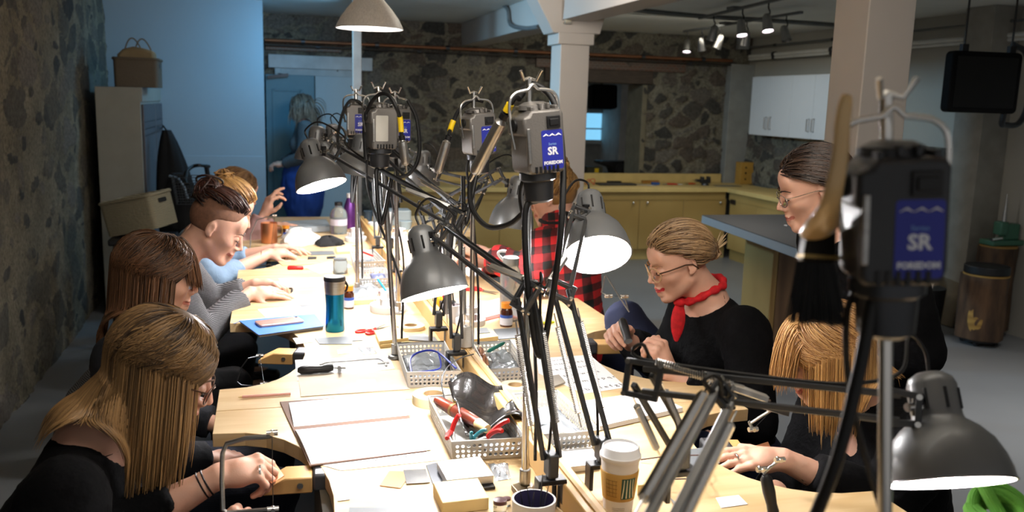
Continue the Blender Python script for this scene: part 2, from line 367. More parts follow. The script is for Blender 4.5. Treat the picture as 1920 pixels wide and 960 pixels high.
# ---- far doorway
zt = atY(560, 104, FY).z
struct('trim_7', MB().span((.0+.03, FY-.07, zt-.13), (atY(697, 115, FY).x, FY+.02, zt)), M('lintel_paint', 'b9c3c8', .55), bevel=.004)
zd = atY(600, 143, FY).z
struct('trim_8', MB().span((.09, FY-.05, 0), (.15, FY+.01, zt-.13)).span((.15, FY-.05, zd), (.9, FY+.01, zt-.13)), M('frame_paint', 'a9b8bf', .55), bevel=.003)
dm = M('teal_door_paint', '4e7f92', .45, var=.04); xa = -.0; xb = atY(590, 300, FY).x
d = MB().span((xa, FY-.09, 0.01), (xb, FY-.05, zd)); door = struct('door_1', d, dm, bevel=.003)
x0 = xa+.07; x1 = xb-.13
for (c0, c1) in (((x0, zd-.14-.02), (x1, zd-.14)), ((x0, .25), (x1, .27))): mkobj('panel_moulding', MB().span((c0[0], FY-.1, c0[1]), (c1[0], FY-.089, c1[1])), dm, door, bevel=.002)
for xx in (x0, x1): mkobj('panel_moulding', MB().span((xx-.01, FY-.1, .25), (xx+.01, FY-.089, zd-.14)), dm, door, bevel=.002)
mkobj('door_closer', MB().bar((.02, FY-.12, zd-.03), (.22, FY-.13, zd-.0), .02, .03).bar((.22, FY-.13, zd-.0), (.12, FY-.1, zd+.01), .01, .01), dsteel, door)
mkobj('door_handle', MB().cyl((xb-.06, FY-.13, .95), (xb-.06, FY-.08, .95), .012).bar((xb-.06, FY-.13, .95), (xb-.15, FY-.13, .95), .015, .015), chrome, door)
pp = MB().span((xb+.01, FY-.06, 0.01), (.9, FY-.02, zd-.0)); struct('door_2', pp, M('pale_panel_paint', 'a5bcc8', .5, var=.02), bevel=.003)
# ---- room seen through the opening
bw = M('back_room_white', 'a8aaa8', .7)
xc = atY(1163, 220, 11.4).x
struct('wall_back_room', MB().span((1.8, 12.2, 0), (xc, 12.3, CEIL)).span((xc, 11.4, 0), (xc+.1, 12.3, CEIL)).span((xc, 11.4, 0), (7, 11.5, CEIL)), bw, smooth=False)
a = atY(1098, 212, 12.15); b_ = atY(1124, 262, 12.15)
w1 = struct('window_1', MB().span((a.x-.3, 12.1, b_.z), (b_.x, 12.2, a.z)), M('blue_daylight_pane', (.16, .42, .62), .2, emit=1.1, var=.3, vs=3), bevel=.003)
mkobj('window_frame', MB().span((b_.x, 12.08, b_.z-.06), (b_.x+.08, 12.2, a.z+.06)).span((a.x-.3, 12.08, a.z), (b_.x+.05, 12.2, a.z+.06)).span((a.x-.3, 12.08, b_.z-.06), (b_.x+.05, 12.2, b_.z)).span((a.x-.3, 12.07, (a.z+b_.z)/2-.04), (b_.x, 12.1, (a.z+b_.z)/2-.02)), white_paint, w1)
def screen(name, c, w, h, d, tilt, label, rz=0):
    t = thing(name, label, 'screen', c, rz=rz); m = Matrix.Translation(c) @ Matrix.Rotation(rz, 4, 'Z') @ Matrix.Rotation(tilt, 4, 'X')
    mkobj('casing', MB().prism(rrect(w, h, .03), -d/2, d/2, m @ Matrix.Rotation(PI/2, 4, 'X')), M('matt_black', '050506', .7, spec=.15), t, bevel=.008)
    mkobj('panel', MB().prism(rrect(w-.06, h-.06, .01), -.002, .002, m @ Matrix.Translation((0, -d/2-.001, 0)) @ Matrix.Rotation(PI/2, 4, 'X')), M('black_glass', '08080a', .3), t)
    return t, m
c = atY(1130, 182, 10.6)
t, m = screen('monitor', c, .34, .3, .16, -.1, 'small boxy black monitor hung in the back room behind the wall opening')
mkobj('bracket', MB().cyl(c+Vector((.0, .05, .14)), (c.x, c.y+.05, CEIL), .012), black, t)
bt = struct('wall_back_bench', MB().span((2.0, 9.75, .0), (7, 10.6, .80)), M('backroom_bench_ply', '8a7a54', .6), bevel=.004)
def machine(c, label):
    t = thing('bench_machine', label, 'machine', c)
    X = lambda x, y, z: Vector(c)+Vector((x, y, z))
    mkobj('housing', MB().prism([(-.22, .16), (.24, .16), (.27, .12), (.26, 0), (-.02, .0), (-.06, .08), (-.22, .13)], -.1, .12, Matrix.Translation(c) @ Matrix.Rotation(PI/2, 4, 'X')), black, t, bevel=.01)
    mkobj('wheel', MB().cyl(X(.06, -.16, .07), X(.06, -.1, .07), .075, n=24).cyl(X(.06, -.17, .07), X(.06, -.09, .07), .02), dsteel, t)
    mkobj('lever', MB().bar(X(.2, -.05, .14), X(.27, -.05, .27), .012, .02).box((0, 0, 0), (.03, .03, .03), Matrix.Translation(X(.27, -.05, .28))), dsteel, t)
    mkobj('base', MB().box((0, 0, .0), (.34, .2, .03), Matrix.Translation(X(.1, 0, .0))), black, t, bevel=.004)
_c = atY(1150, 308, 10.1); _c.z = .802; machine(_c, 'black bench machine with round wheel on the bench in the back room')
c = atY(1112, 312, 9.9); c.z = .802; t = thing('stacked_case', 'dark olive case on the back room bench beside the column', 'case', c)
mkobj('body', MB().box((0, 0, .05), (.2, .14, .1), Matrix.Translation(c)), M('olive', '3d3c2a', .6), t, bevel=.006); mkobj('tag', MB().box((.02, -.072, .06), (.05, .004, .05), Matrix.Translation(c)), yellow, t)
# ---- pipes and conduits
def pipe(name, a, b, r, mat, label, clamps=0):
    t = thing(name, label, 'pipe', (Vector(a)+Vector(b))/2); mkobj('run', MB().cyl(a, b, r, n=10), mat, t)
    for i in range(clamps):
        p = Vector(a).lerp(Vector(b), (i+.5)/clamps); ax = (Vector(b)-Vector(a)).normalized(); mkobj('clamp', MB().cyl(p-ax*.02, p+ax*.02, r*1.6, n=10), dsteel, t)
    return t
z1, z2 = atY(497, 75, FY-.12).z, atY(497, 81, FY-.12).z
pipe('copper_pipe', (-.0, FY-.12, z1), (RX-.3, FY-.12, z1), .018, M('dull_copper', '84593f', .45, .6, var=.25, vs=3), 'thick copper pipe running along the top of the far stone wall', 7)
pipe('steel_pipe', (-.0, FY-.1, z2-.015), (RX-.3, FY-.1, z2-.015), .01, M('dull_pipe', '3e3a36', .5, .5), 'thin dark pipe right below the copper pipe on the far wall', 5)
cm = M('conduit_grey', '6d6f6f', .5, .4)
def conduit(name, pts, r, label, mat=cm, off=None):
    solo(name, MB().tube(spline(pts, 6), r, 8), mat, label, 'conduit')
zc = CEIL-.02
conduit('ceiling_conduit', [atZ(1130, 8, zc), atZ(1200, 20, zc), atZ(1330, 32, zc), atZ(1430, 38, zc), atZ(1560, 47, zc), atZ(1640, 53, zc)], .018, 'grey conduit curving across the ceiling from the beam to the right')
for i, (y0, y1, lab) in enumerate(((103, 96, 'upper white pipe along the top of the right wall'), (109, 102, 'middle white pipe along the top of the right wall'), (88, 74, 'thin cable pipe just below the ceiling on the right wall'))):
    p0 = atX(1412, y0, RX-.1); p1 = atX(1560, y1, RX-.1); z = (p0.z+p1.z)/2
    pipe('wall_pipe', (RX-.1-.0*i, FY-.15, z), (RX-.1, 3.0, z), (.02, .014, .01)[i], (white_paint, white_paint, cm)[i], lab, 6)
solo('junction_box', MB().box((0, 0, 0), (.13, .07, .15), Matrix.Translation(atY(1393, 80, FY-.08))), M('box_grey', '8c8f90', .5), 'small grey junction box at the top corner of the far stone wall', 'junction box', bevel=.006)
# ---- beam, columns, post
colm = M('column_paint', 'b0a9a2', .55, var=.03, vs=2)
BX0, BX1 = 1.99, 2.21
struct('beam', MB().span((BX0-.0, -.4, 2.2), (BX1, FY, CEIL)), colm, bevel=.004)
def column(n, x0, y0, w, cap):
    mb = MB().span((x0, y0, 0), (x0+w, y0+w, CEIL))
    if cap:
        z0 = atY(1060, 83, y0).z; z1 = atY(1060, 61, y0).z
        mb.span((x0-.025, y0-.02, z0), (x0+w+.025, y0+w+.02, z1))
        xl = atY(1005, 33, y0).x; xr = atY(1143, 5, y0).x
        mb.prism([(x0-.06, z1-.005), (x0+w+.07, z1+.0), (xr+.02, CEIL), (xl-.06, CEIL)], -w-.01, .01, Matrix.Translation((0, y0, 0)) @ Matrix.Rotation(PI/2, 4, 'X'))
    struct('column_%d' % n, mb, colm, bevel=.005)
c1y = 6.0; column(1, atY(1050, 130, c1y).x, c1y, atY(1104, 130, c1y).x-atY(1050, 130, c1y).x, True)
c2y = 2.95; w2 = atY(1720, 0, c2y).x-atY(1631, 0, c2y).x; column(2, atY(1631, 0, c2y).x, c2y, w2, False)
px0 = atY(662, 120, 7.3).x; struct('post', MB().span((px0, 7.3, 0), (atY(678, 120, 7.3).x, 7.37, CEIL)), M('post_paint', '9c8f86', .55), bevel=.003)
c = atY(1065, 25, 5.97); t = thing('emergency_fixture', 'small cream oblong fixture on the front of the beam bracket', 'fixture', c)
mkobj('body', MB().box((0, 0, 0), (.045, .04, .12), Matrix.Translation(c)), M('cream_plastic', 'c9c3ae', .5), t, bevel=.006); mkobj('cap', MB().box((0, 0, .065), (.05, .045, .012), Matrix.Translation(c)).box((0, 0, -.065), (.05, .045, .012), Matrix.Translation(c)), M('cap_grey', '8d8a80', .5), t)
conduit('beam_conduit', [atX(850, 18, 1.97)+Vector((0, 0, 0)), atX(905, 2, 1.97), atX(948, 12, 1.97), atX(957, 45, 1.97), atX(985, 53, 1.97), atX(1010, 50, 1.97)], .017, 'grey conduit bending down the side of the painted beam')
# ================================================================ FURNITURE ROUND THE ROOM
bench_ply = M('yellowish_plywood', 'b79a5e', .5, wave=(.8, 6, 'Z'), col2='a88a50', stretch=(1, 1, .6))
bench_top_m = M('pale_worktop', 'd2b878', .45, var=.08)
BZ = .78; BFY = 8.55; BRX = RX-.6
t = thing('wall_bench', 'long built-in plywood bench with pale top along the far stone wall', 'workbench', (2.8, 8.9, 0))
mkobj('worktop', MB().span((1.2, BFY, BZ-.045), (RX-.1, FY-.06, BZ)), bench_top_m, t, bevel=.003)
mkobj('backsplash', MB().span((1.2, FY-.09, BZ), (RX-.32, FY-.065, BZ+.1)), bench_top_m, t, bevel=.003)
mkobj('apron', MB().span((1.2, BFY+.03, BZ-.13), (BRX, BFY+.05, BZ-.045)), bench_ply, t)
for i in range(7):
    x0 = 1.25+i*.51; mkobj('front_panel', MB().span((x0, BFY+.035, .12), (x0+.505, BFY+.055, BZ-.12)), bench_ply, t, bevel=.002)
    mkobj('knob', MB().ball((x0+.08 if i % 2 else x0+.43, BFY+.02, BZ-.16), .014), chrome, t)
mkobj('plinth', MB().span((1.2, BFY+.08, 0.001), (BRX+.05, BFY+.1, .12)), bench_top_m, t)
t = thing('side_bench', 'built-in plywood bench running along the right-hand wall', 'workbench', (5.1, 7.5, 0))
mkobj('worktop', MB().span((BRX, 6.4, BZ-.044), (RX-.01, BFY-.002, BZ-.001)), bench_top_m, t, bevel=.003)
mkobj('apron', MB().span((BRX+.03, 6.4, BZ-.13), (BRX+.05, BFY, BZ-.045)), bench_ply, t)
for i in range(4): y0 = 6.4+i*.535; mkobj('front_panel', MB().span((BRX+.035, y0, .12), (BRX+.055, y0+.53, BZ-.12)), bench_ply, t, bevel=.002)
mkobj('socket', MB().box((BRX+.028, BFY-.09, BZ-.14), (.012, .1, .05)), black, t, bevel=.003)
mkobj('plinth', MB().span((BRX+.08, 6.4, .001), (BRX+.1, BFY, .12)), bench_ply, t)
# plywood cubes with drilled holes
def holed(px, py, y, w, h, lab):
    c = atY(px, py, y); c.z = BZ; t = thing('drilled_block', lab, 'wooden block', c)
    mkobj('board', MB().box((0, 0, h/2+.001), (w, .12, h), Matrix.Translation(c)), M('honey_ply', 'b58a3e', .5, var=.12), t, bevel=.004)
    for a in (-.33, 0.02, .33): mkobj('hole_row', MB().cyl(c+Vector((-w*.25, -.062, h*(.5+a*.8))), c+Vector((-w*.25, -.055, h*(.5+a*.8))), .011), black, t); mkobj('hole_row', MB().cyl(c+Vector((w*.27, -.062, h*(.5+a*.8))), c+Vector((w*.27, -.055, h*(.5+a*.8))), .011), black, t)
holed(1401, 345, 9.05, .26, .25, 'yellow plywood block with drilled holes in the corner of the benches')
holed(1449, 340, 8.9, .16, .20, 'smaller drilled plywood block under the white wall cabinets')
# wall cabinets
def wallcab(y0, y1, z0, z1, lab):
    t = thing('wall_cabinet', lab, 'cabinet', (RX-.15, (y0+y1)/2, z0), 'white wall cabinets')
    mkobj('body', MB().span((RX-.285, y0, z0), (RX-.002, y1, z1)), white_pl, t, bevel=.002)
    ym = (y0+y1)/2
    for a, b in ((y0, ym), (ym, y1)):
        d_ = mkobj('door', MB().span((RX-.305, a+.002, z0+.002), (RX-.287, b-.002, z1-.002)), M('cabinet_white', 'd4d6d8', .4, var=.01), t, bevel=.002)
        yh = b-.04 if a == y0 else a+.04
        mkobj('handle', MB().tube([(RX-.305, yh, z0+.07), (RX-.335, yh, z0+.075), (RX-.335, yh, z0+.19), (RX-.305, yh, z0+.195)], .006, 6), steel, d_)
ya = atX(1408, 200, RX-.3).y; yb = atX(1547, 200, RX-.3).y; zc0 = atX(1403, 252, RX-.3).z; zc1 = atX(1413, 144, RX-.3).z
ys = atX(1483, 200, RX-.3).y
wallcab(ys, ya, zc0, zc1, 'white two-door wall cabinet nearest the stone corner'); wallcab(ys-(ya-ys), ys, zc0, zc1, 'white two-door wall cabinet partly behind the big square column')
# bench clutter
def bp(px, py): p = atY(px, py, 8.66+(350-py)/20*.42); p.z = BZ; return p
def clut(px, fn, y=None): c = atZ(px, 343, BZ); c.y = y or c.y; return fn(c)
def flatbox(name, px, py, d, mat, lab, cat, z=BZ, rz=0, bev=.003, **k):
    c = bp(px, py) if z == BZ and px < 1400 else atZ(px, py, z); m = Matrix.Translation(c+Vector((0, 0, d[2]/2+.0005))) @ Matrix.Rotation(rz, 4, 'Z'); return solo(name, MB().box((0, 0, 0), d, m), mat, lab, cat, bevel=bev, **k)
flatbox('tray', 1155, 340, (.42, .16, .02), dsteel, 'dark flat tray on the far bench under the wall opening', 'tray')
flatbox('tool_roll', 1152, 333, (.16, .05, .03), black, 'small black tool case lying behind the flat tray', 'case')
flatbox('metal_ruler', 1205, 341, (.3, .05, .008), steel, 'steel bar lying slanted on the far bench', 'ruler', rz=-.5)
flatbox('blue_file_box', 1229, 339, (.09, .04, .03), M('blue_plastic', '2a4c8a', .4), 'small blue box on the far bench right of the trays', 'box', rz=-.2)
flatbox('wood_strip', 1220, 329, (.2, .05, .03), M('amber_wood', 'a3702a', .5), 'brown wooden strip at the back of the far bench', 'block')
def pliers(name, c, rz, col, lab, group=None, L=.15, tilt=0, z=0):
    t = thing(name, lab, 'pliers', c, group); m = Matrix.Translation(Vector(c)+Vector((0, 0, .008+z))) @ Matrix.Rotation(rz, 4, 'Z') @ Matrix.Rotation(tilt, 4, 'Y')
    T = lambda *p: m @ Vector(p)
    for s in (-1, 1): mkobj('handle', MB().tube([T(0, 0, 0), T(.02, s*.010, 0), T(.06, s*.022, 0), T(L*.72, s*.016, 0)], [.004, .006, .007, .006], 8), col, t)
    mkobj('jaw', MB().tube([T(.005, 0, 0), T(-.015, 0, 0), T(-L*.33, 0, 0)], [.009, .008, .003], 8, flat=.7).cyl(T(0, 0, -.005), T(0, 0, .005), .008), steel, t); return t
for i, (px, py, rz, col, lab) in enumerate(((1250, 338, .2, red, 'leftmost red-handled pliers on the far bench'), (1272, 339, 2.6, red, 'red-handled pliers lying crosswise on the far bench'), (1290, 336, .5, M('orange_plastic', 'd8521a', .4), 'orange-handled pliers at the right of the pliers row on the far bench'))):
    pliers('pliers', bp(px, py), rz, col, lab, L=.17)
def vise(c, lab, s=1.0, mat=dsteel, rz=0):
    t = thing('bench_vise', lab, 'vise', c); m = Matrix.Translation(c) @ Matrix.Rotation(rz, 4, 'Z') @ Matrix.Scale(s, 4)
    mkobj('base', MB().cyl(m @ Vector((0, 0, 0.001)), m @ Vector((0, 0, .03)), .06*s, .05*s), mat, t)
    mkobj('body', MB().box((0, 0, .06), (.16, .06, .06), m).box((.05, 0, .105), (.03, .09, .05), m), mat, t, bevel=.004*s)
    mkobj('moving_jaw', MB().box((-.05, 0, .1), (.03, .09, .055), m).box((-.12, 0, .07), (.08, .04, .04), m), mat, t, bevel=.004*s)
    mkobj('screw_handle', MB().cyl(m @ Vector((-.17, -.06, .07)), m @ Vector((-.17, .06, .07)), .006*s), chrome, t); return t
vise(bp(1322, 340), 'small dark bench vise on the far bench near the corner', .75)
flatbox('offcut_sheet', 1365, 345, (.3, .1, .006), steel, 'pale metal strip lying in the far bench corner', 'sheet', rz=-.1)
flatbox('blue_box', 1440, 347, (.2, .13, .07), M('blue_case', '24507e', .4), 'blue box on the right-hand bench by the standing person', 'box', rz=.2)
flatbox('black_box', 1466, 349, (.12, .16, .1), black, 'black box beside the blue box on the right-hand bench', 'box', rz=.1)
t = thing('coiled_wires', 'tangle of red and black wire on the far bench beside the column', 'wire', bp(1107, 338))
_c = bp(1107, 338); mkobj('loop', MB().tube([_c+Vector((.05*math.cos(a)*(1+.2*math.sin(3*a)), .04*math.sin(a), .03+.03*math.sin(2*a))) for a in np.linspace(0, 11, 50)], .004, 6), red, t)
# island table with black top
IZ = .90
p_far = atZ(1316, 403, IZ); p_near = Vector((2.70, 3.90, IZ))
t = thing('island_table', 'high table with black top, pale blue edge and slab legs', 'table', (3.2, 4.4, 0))
dirv = Vector((p_near.x-p_far.x, p_near.y-p_far.y)); 
out = [(p_far.x, p_far.y), (p_near.x, p_near.y), (p_near.x+.42, p_near.y), (p_far.x+.75, p_far.y)]
mkobj('tabletop', MB().prism(out, IZ-.055, IZ-.004), M('pale_blue_edge', '8d959b', .4, var=.02), t, bevel=.002)
mkobj('rubber_mat', MB().prism([(x+(.003 if i in (0, 1) else -.003), y) for i, (x, y) in enumerate(out)], IZ-.0045, IZ), M('black_matt_top', '1d1e20', .55, var=.1), t)
leg_m = M('walnut_board', '6b5138', .55, wave=(1.2, 5, 'X'), col2='57402c', stretch=(3, 1, .5)); leg2 = M('oak_board', '9c7f4c', .5, wave=(1.5, 5, 'X'), col2='8a6c3c', stretch=(3, 1, .5))
for (x, y, w, dd, mt) in ((3.22, 5.0, .26, .04, leg_m), (3.175, 5.0, .04, .36, leg2), (3.0, 4.05, .1, .05, leg2), (3.48, 5.0, .06, .36, leg2)):
    mkobj('slab_leg', MB().span((x, y, 0.001), (x+w, y+dd, IZ-.055)), mt, t, bevel=.003)
_c = atZ(1478, 424, IZ); 
flatbox('blue_block', 1492, 424, (.07, .06, .04), M('steel_blue', '5c7890', .4), 'small blue-grey block on the black table near the standing person', 'block', z=IZ, rz=.3)
t = thing('key_fob', 'small bright metal key on the black table', 'key', atZ(1470, 423, IZ)); mkobj('bow', MB().tube([_c+Vector((-.02+.012*math.cos(a), .012*math.sin(a), .004)) for a in np.linspace(0, 2*PI, 14)[:-1]], .003, 6, closed=True), chrome, t); mkobj('shank', MB().bar(_c+Vector((-.01, 0, .004)), _c+Vector((.04, -.01, .004)), .006, .003), chrome, t)
# ---- left: locker with vents, baskets, coat, bicycle
lk = M('locker_grey', '8d8b82', .5, var=.05); lkf = M('locker_front', '4c4a4e', .45)
LY0 = 6.9; la = atY(184, 300, LY0).x; lb = atY(268, 300, LY0).x; lz = atY(230, 163, LY0).z; ly1 = atX(305, 200, lb).y
t = thing('locker', 'tall grey metal locker standing at the stone wall by the blue-lit partition', 'locker', ((la+lb)/2, (LY0+ly1)/2, 0))
mkobj('cabinet_body', MB().span((la, LY0, 0.001), (lb, ly1, lz)), lk, t, bevel=.004)
ym = (LY0+ly1)/2
for a, b in ((LY0, ym), (ym, ly1)):
    d_ = mkobj('door', MB().span((lb+.001, a+.02, .06), (lb+.018, b-.01, lz-.12)), lkf, t, bevel=.003)
    mkobj('vent', MB().span((lb+.018, a+.06, lz-.25), (lb+.021, b-.05, lz-.245)).span((lb+.018, a+.06, lz-.30), (lb+.021, b-.05, lz-.295)).span((lb+.018, a+.06, lz-.35), (lb+.021, b-.05, lz-.345)), black, d_)
    mkobj('handle', MB().bar((lb+.03, b-.05, 1.0), (lb+.03, b-.05, 1.1), .012, .012), steel, d_)
mkobj('kick_strip', MB().span((lb+.001, LY0, lz-.1), (lb+.012, ly1, lz)), lk, t)
def wicker(name): 
    return M(name, '6a5e4e', .8, wave=(38, 2.5, 'Z'), col2='3f372d', bump=.6, bs=60)
wk = wicker('wicker_brown')
def basket(c, w, d, h, m, lab, mat=wk, group=None, fill=None):
    t = thing('storage_basket', lab, 'basket', c, group)
    o = rrect(w, d, .03); i_ = rrect(w-.03, d-.03, .02); mb = MB(); n = len(o); vs = [m @ Vector((x*.985, y*.985, 0)) for x, y in o]+[m @ Vector((x, y, h)) for x, y in o]+[m @ Vector((x, y, h)) for x, y in i_]+[m @ Vector((x*.985, y*.985, .015)) for x, y in i_]
    fs = [tuple(range(n-1, -1, -1)), tuple(3*n+k for k in range(n))]
    for L_ in range(3):
        for k in range(n): fs.append((L_*n+k, L_*n+(k+1) % n, (L_+1)*n+(k+1) % n, (L_+1)*n+k))
    mb.add(vs, fs); mkobj('woven_body', mb, mat, t)
    mkobj('rim', MB().tube([m @ Vector((x*.99, y*.99, h)) for x, y in o], .012, 6, closed=True), mat, t)
    for s in (-1, 1):
        mkobj('handle_hole', MB().prism(rrect(.09, .03, .012), 0, .003, m @ Matrix.Translation((s*(w/2-.001) , 0, h*.78)) @ Matrix.Rotation(PI/2*s, 4, 'Y') @ Matrix.Rotation(PI/2, 4, 'Z')), black, t)
    return t
cb = Vector(((la+lb)/2+.02, LY0+.18, lz+.001)); wb = (atY(296, 150, LY0).x-atY(211, 150, LY0).x)
cb.x = (atY(296, 150, LY0).x+atY(211, 150, LY0).x)/2
basket(cb, wb, .3, .20, Matrix.Translation(cb), 'brown wicker basket standing on top of the tall locker')
t = thing('paper_bag', 'crumpled tan paper bag sticking out of the basket on the locker', 'bag', cb+Vector((0, 0, .02)))
mkobj('bag', MB().prism([(-.13, 0), (.13, 0), (.12, .13), (.05, .15), (-.02, .16), (-.09, .14), (-.13, .1)], -.08, .08, Matrix.Translation(cb+Vector((0, 0, .13))) @ Matrix.Rotation(PI/2, 4, 'X')), M('kraft', '7d6a4c', .8, bump=.6, bs=12), t, bevel=.02)
for s in (-.03, .03): mkobj('handle', MB().tube(arc(cb+Vector((-.05+s, s, .27)), cb+Vector((s, s, .35)), cb+Vector((.06+s, s, .27))), .005, 6), M('kraft2', '6a5940', .8), t)
# tilted basket with cream end on something below
cB = atD(270, 430, 5.6); mB = place(cB, (-.22, .05, 1), (.86, -.42, .2))
wk2 = M('wicker_cream', 'a39a80', .8, wave=(30, 2.5, 'Z'), col2='6b6350', bump=.7, bs=60)
t = basket(cB, .36, .26, .21, mB, 'tan woven basket lying tilted beside the locker, behind the brown bob', wk2); 
stool = thing('side_stool', 'low dark stool carrying the tilted tan basket', 'stool', (cB.x, cB.y, 0))
mkobj('seat', MB().box((cB.x, cB.y, cB.z-.06), (.38, .34, .04)), black, stool, bevel=.01)
for sx in (-1, 1):
    for sy in (-1, 1): mkobj('leg', MB().cyl((cB.x+sx*.18, cB.y+sy*.15, 0.001), (cB.x+sx*.15, cB.y+sy*.13, cB.z-.07), .015), black, stool)
# hanging coat on the side of the locker
cc = atD(312, 245, 7.3); clothm = M('black_cloth', '0c0c0e', .9, var=.3, sheen=.0, bump=.5, bs=18)
def drape(name, path, lab, cat, mat=clothm, n=14, parent=None):
    """cloth hanging in folds: path of (point, half width, half depth)"""
    mb = MB(); vs = []; 
    for i, (p, wx, wy) in enumerate(path):
        for k in range(32):
            a = 2*PI*k/32; f = 1+.13*math.sin(5*a+i*.35)*(i/len(path)+.3)+.06*math.sin(9*a+i)
            vs.append(Vector(p)+Vector((wx*f*math.cos(a), wy*f*math.sin(a), 0)))
    N_ = len(path); fs = [(i*32+k, i*32+(k+1) % 32, (i+1)*32+(k+1) % 32, (i+1)*32+k) for i in range(N_-1) for k in range(32)]+[tuple(range(32)), tuple((N_-1)*32+k for k in range(31, -1, -1))]
    mb.add(vs, fs); return solo(name, mb, mat, lab, cat, sub=1) if parent is None else mkobj(name, mb, mat, parent, sub=1)
tc_ = thing('coat', 'black coat hanging on the locker front above the bicycle', 'coat', atD(318, 440, 6.6))
pts = [((312, 244), .03), ((315, 262), .06), ((320, 300), .10), ((326, 340), .13), ((330, 380), .15), ((334, 410), .15), ((334, 432), .13), ((332, 446), .1)]
drape('body', [(atD(x, y, 6.6), w, .07) for (x, y), w in pts], '', '', parent=tc_)
mkobj('hanging_loop', MB().tube([atD(312, 244, 6.6)+Vector((0, 0, .0)), atD(306, 236, 6.6), atX(304, 240, lb+.02)], .006, 6), black, tc_)
tb = thing('shoulder_bag', 'black bag hanging with the coat, with a grey strap', 'bag', atD(345, 400, 6.2))
drape('body', [(atD(335+i*1.5, 325+i*17, 6.2), w, .05) for i, w in enumerate((.05, .09, .11, .12, .12, .11, .07))], '', '', parent=tb)
mkobj('strap', MB().tube([atD(318, 330, 6.15), atD(335, 335, 6.1), atD(345, 350, 6.08), atD(352, 372, 6.1)], .009, 6), M('strap_grey', '8a98a8', .4), tb)
# bicycle
bk = thing('bicycle', 'black bicycle with wire basket leaning by the blue-lit partition', 'bicycle', (atD(380, 420, 6.0).x, atD(380, 420, 6.0).y, 0))
hx = atD(372, 312, 6.0)
B = lambda dx, dy, dz: hx+Vector((dx, dy, dz))
mkobj('handlebar', MB().tube(spline([atD(350, 345, 5.8), atD(346, 332, 5.85), atD(352, 320, 5.9), atD(362, 312, 6.0), atD(375, 310, 6.0), atD(392, 312, 6.1)], 5), .012, 8), black, bk)
mkobj('grip', MB().cyl(atD(350, 324, 5.88), atD(346, 340, 5.82), .018), rubber, bk)
hb = B(.08, .15, -.05)
mkobj('stem', MB().cyl(B(.05, .02, 0), B(.08, .15, -.3), .016), dsteel, bk)
zw = .34; fw = Vector((hx.x+.0, hx.y-.15, zw)); rw = Vector((hx.x+.35, hx.y+.75, zw))
for wc in (fw, rw):
    if wc.y > 7.9: wc.y = 7.7
    wl = mkobj('wheel', MB().tube([wc+Vector((.1*math.cos(a), .31*math.cos(a), .31*math.sin(a))) for a in np.linspace(0, 2*PI, 40)[:-1]], .018, 8, closed=True), rubber, bk)
    sp = MB()
    for k in range(12): a = 2*PI*k/12; sp.cyl(wc, wc+Vector((.1*math.cos(a), .31*math.cos(a), .31*math.sin(a))), .0015, n=4)
    setp(mkobj('spokes', sp, chrome, wl), kind=None)
mkobj('fork', MB().cyl(B(.08, .15, -.3), fw+Vector((.03, 0, 0)), .012), black, bk)
mkobj('frame', MB().cyl(B(.08, .15, -.3), rw+Vector((0, -.3, .35)), .016).cyl(B(.08, .15, -.35), (fw+rw)/2+Vector((0, .05, 0)), .018).cyl((fw+rw)/2+Vector((0, .05, 0)), rw+Vector((0, -.3, .4)), .016).cyl((fw+rw)/2+Vector((0, .05, 0)), rw, .01), black, bk)
mb = MB(); bc = atD(358, 355, 5.8)
for k in range(6):
    z = -.09+k*.035; mb.tube([bc+Vector((sx*(.10+z*.15), sy*(.08+z*.1), z)) for sx, sy in ((-1, -1), (1, -1), (1, 1), (-1, 1))], .0028, 5, closed=True)
for k in range(7):
    u = -1+2*k/6
    for a, b in (((u, -1), None), ((u, 1), None), ((-1, u), None), ((1, u), None)): x, y = a; mb.cyl(bc+Vector((x*.086, y*.07, -.09)), bc+Vector((x*.113, y*.09, .085)), .002, n=4)
mkobj('wire_basket', mb, dsteel, bk)
# ---- right: hanging screen, stumps, anvil, leaning board, black bin
c = (atD(1768, 98, 5.2)+atD(1912, 212, 5.2))/2
wS = (atD(1912, 150, 5.2)-atD(1764, 150, 5.2)).length; hS = (atD(1765, 100, 5.2)-atD(1760, 209, 5.2)).length
rzS = math.atan2(atD(1912, 150, 5.3).y-atD(1764, 150, 5.2).y, atD(1912, 150, 5.3).x-atD(1764, 150, 5.2).x)
t, m = screen('television', c, wS, hS+.01, .07, .0, 'black flat screen hanging from the ceiling on two rods at the right', rzS)
for s in (-.3, .38): mkobj('hanger_rod', MB().cyl(m @ Vector((s*wS, 0, hS/2)), Vector(((m @ Vector((s*wS, 0, 0))).x, (m @ Vector((s*wS, 0, 0))).y, CEIL)), .006).box((s*wS, 0, hS/2+.02), (.04, .03, .05), m), black, t)
mkobj('swing_arm', MB().tube(spline([m @ Vector(p) for p in ((wS*.42, .02, -hS/2+.02), (wS*.42, .03, -hS/2-.06), (wS*.5, .05, -hS/2-.07), (wS*.8, .1, -hS/2-.06), (wS*.9, .1, -.1), (wS*.8, .1, hS/2), (wS*.5, .06, hS/2+.06))], 5), .018, 8), black, t)
bark = M('bark', '5d4530', .9, var=.3, vs=14, stretch=(1, 1, .25), col2='2c2019', bump=1, bs=18); cutw = M('cut_wood', 'a3803f', .7, wave=(6, 3, 'Z'), col2='8a6831')
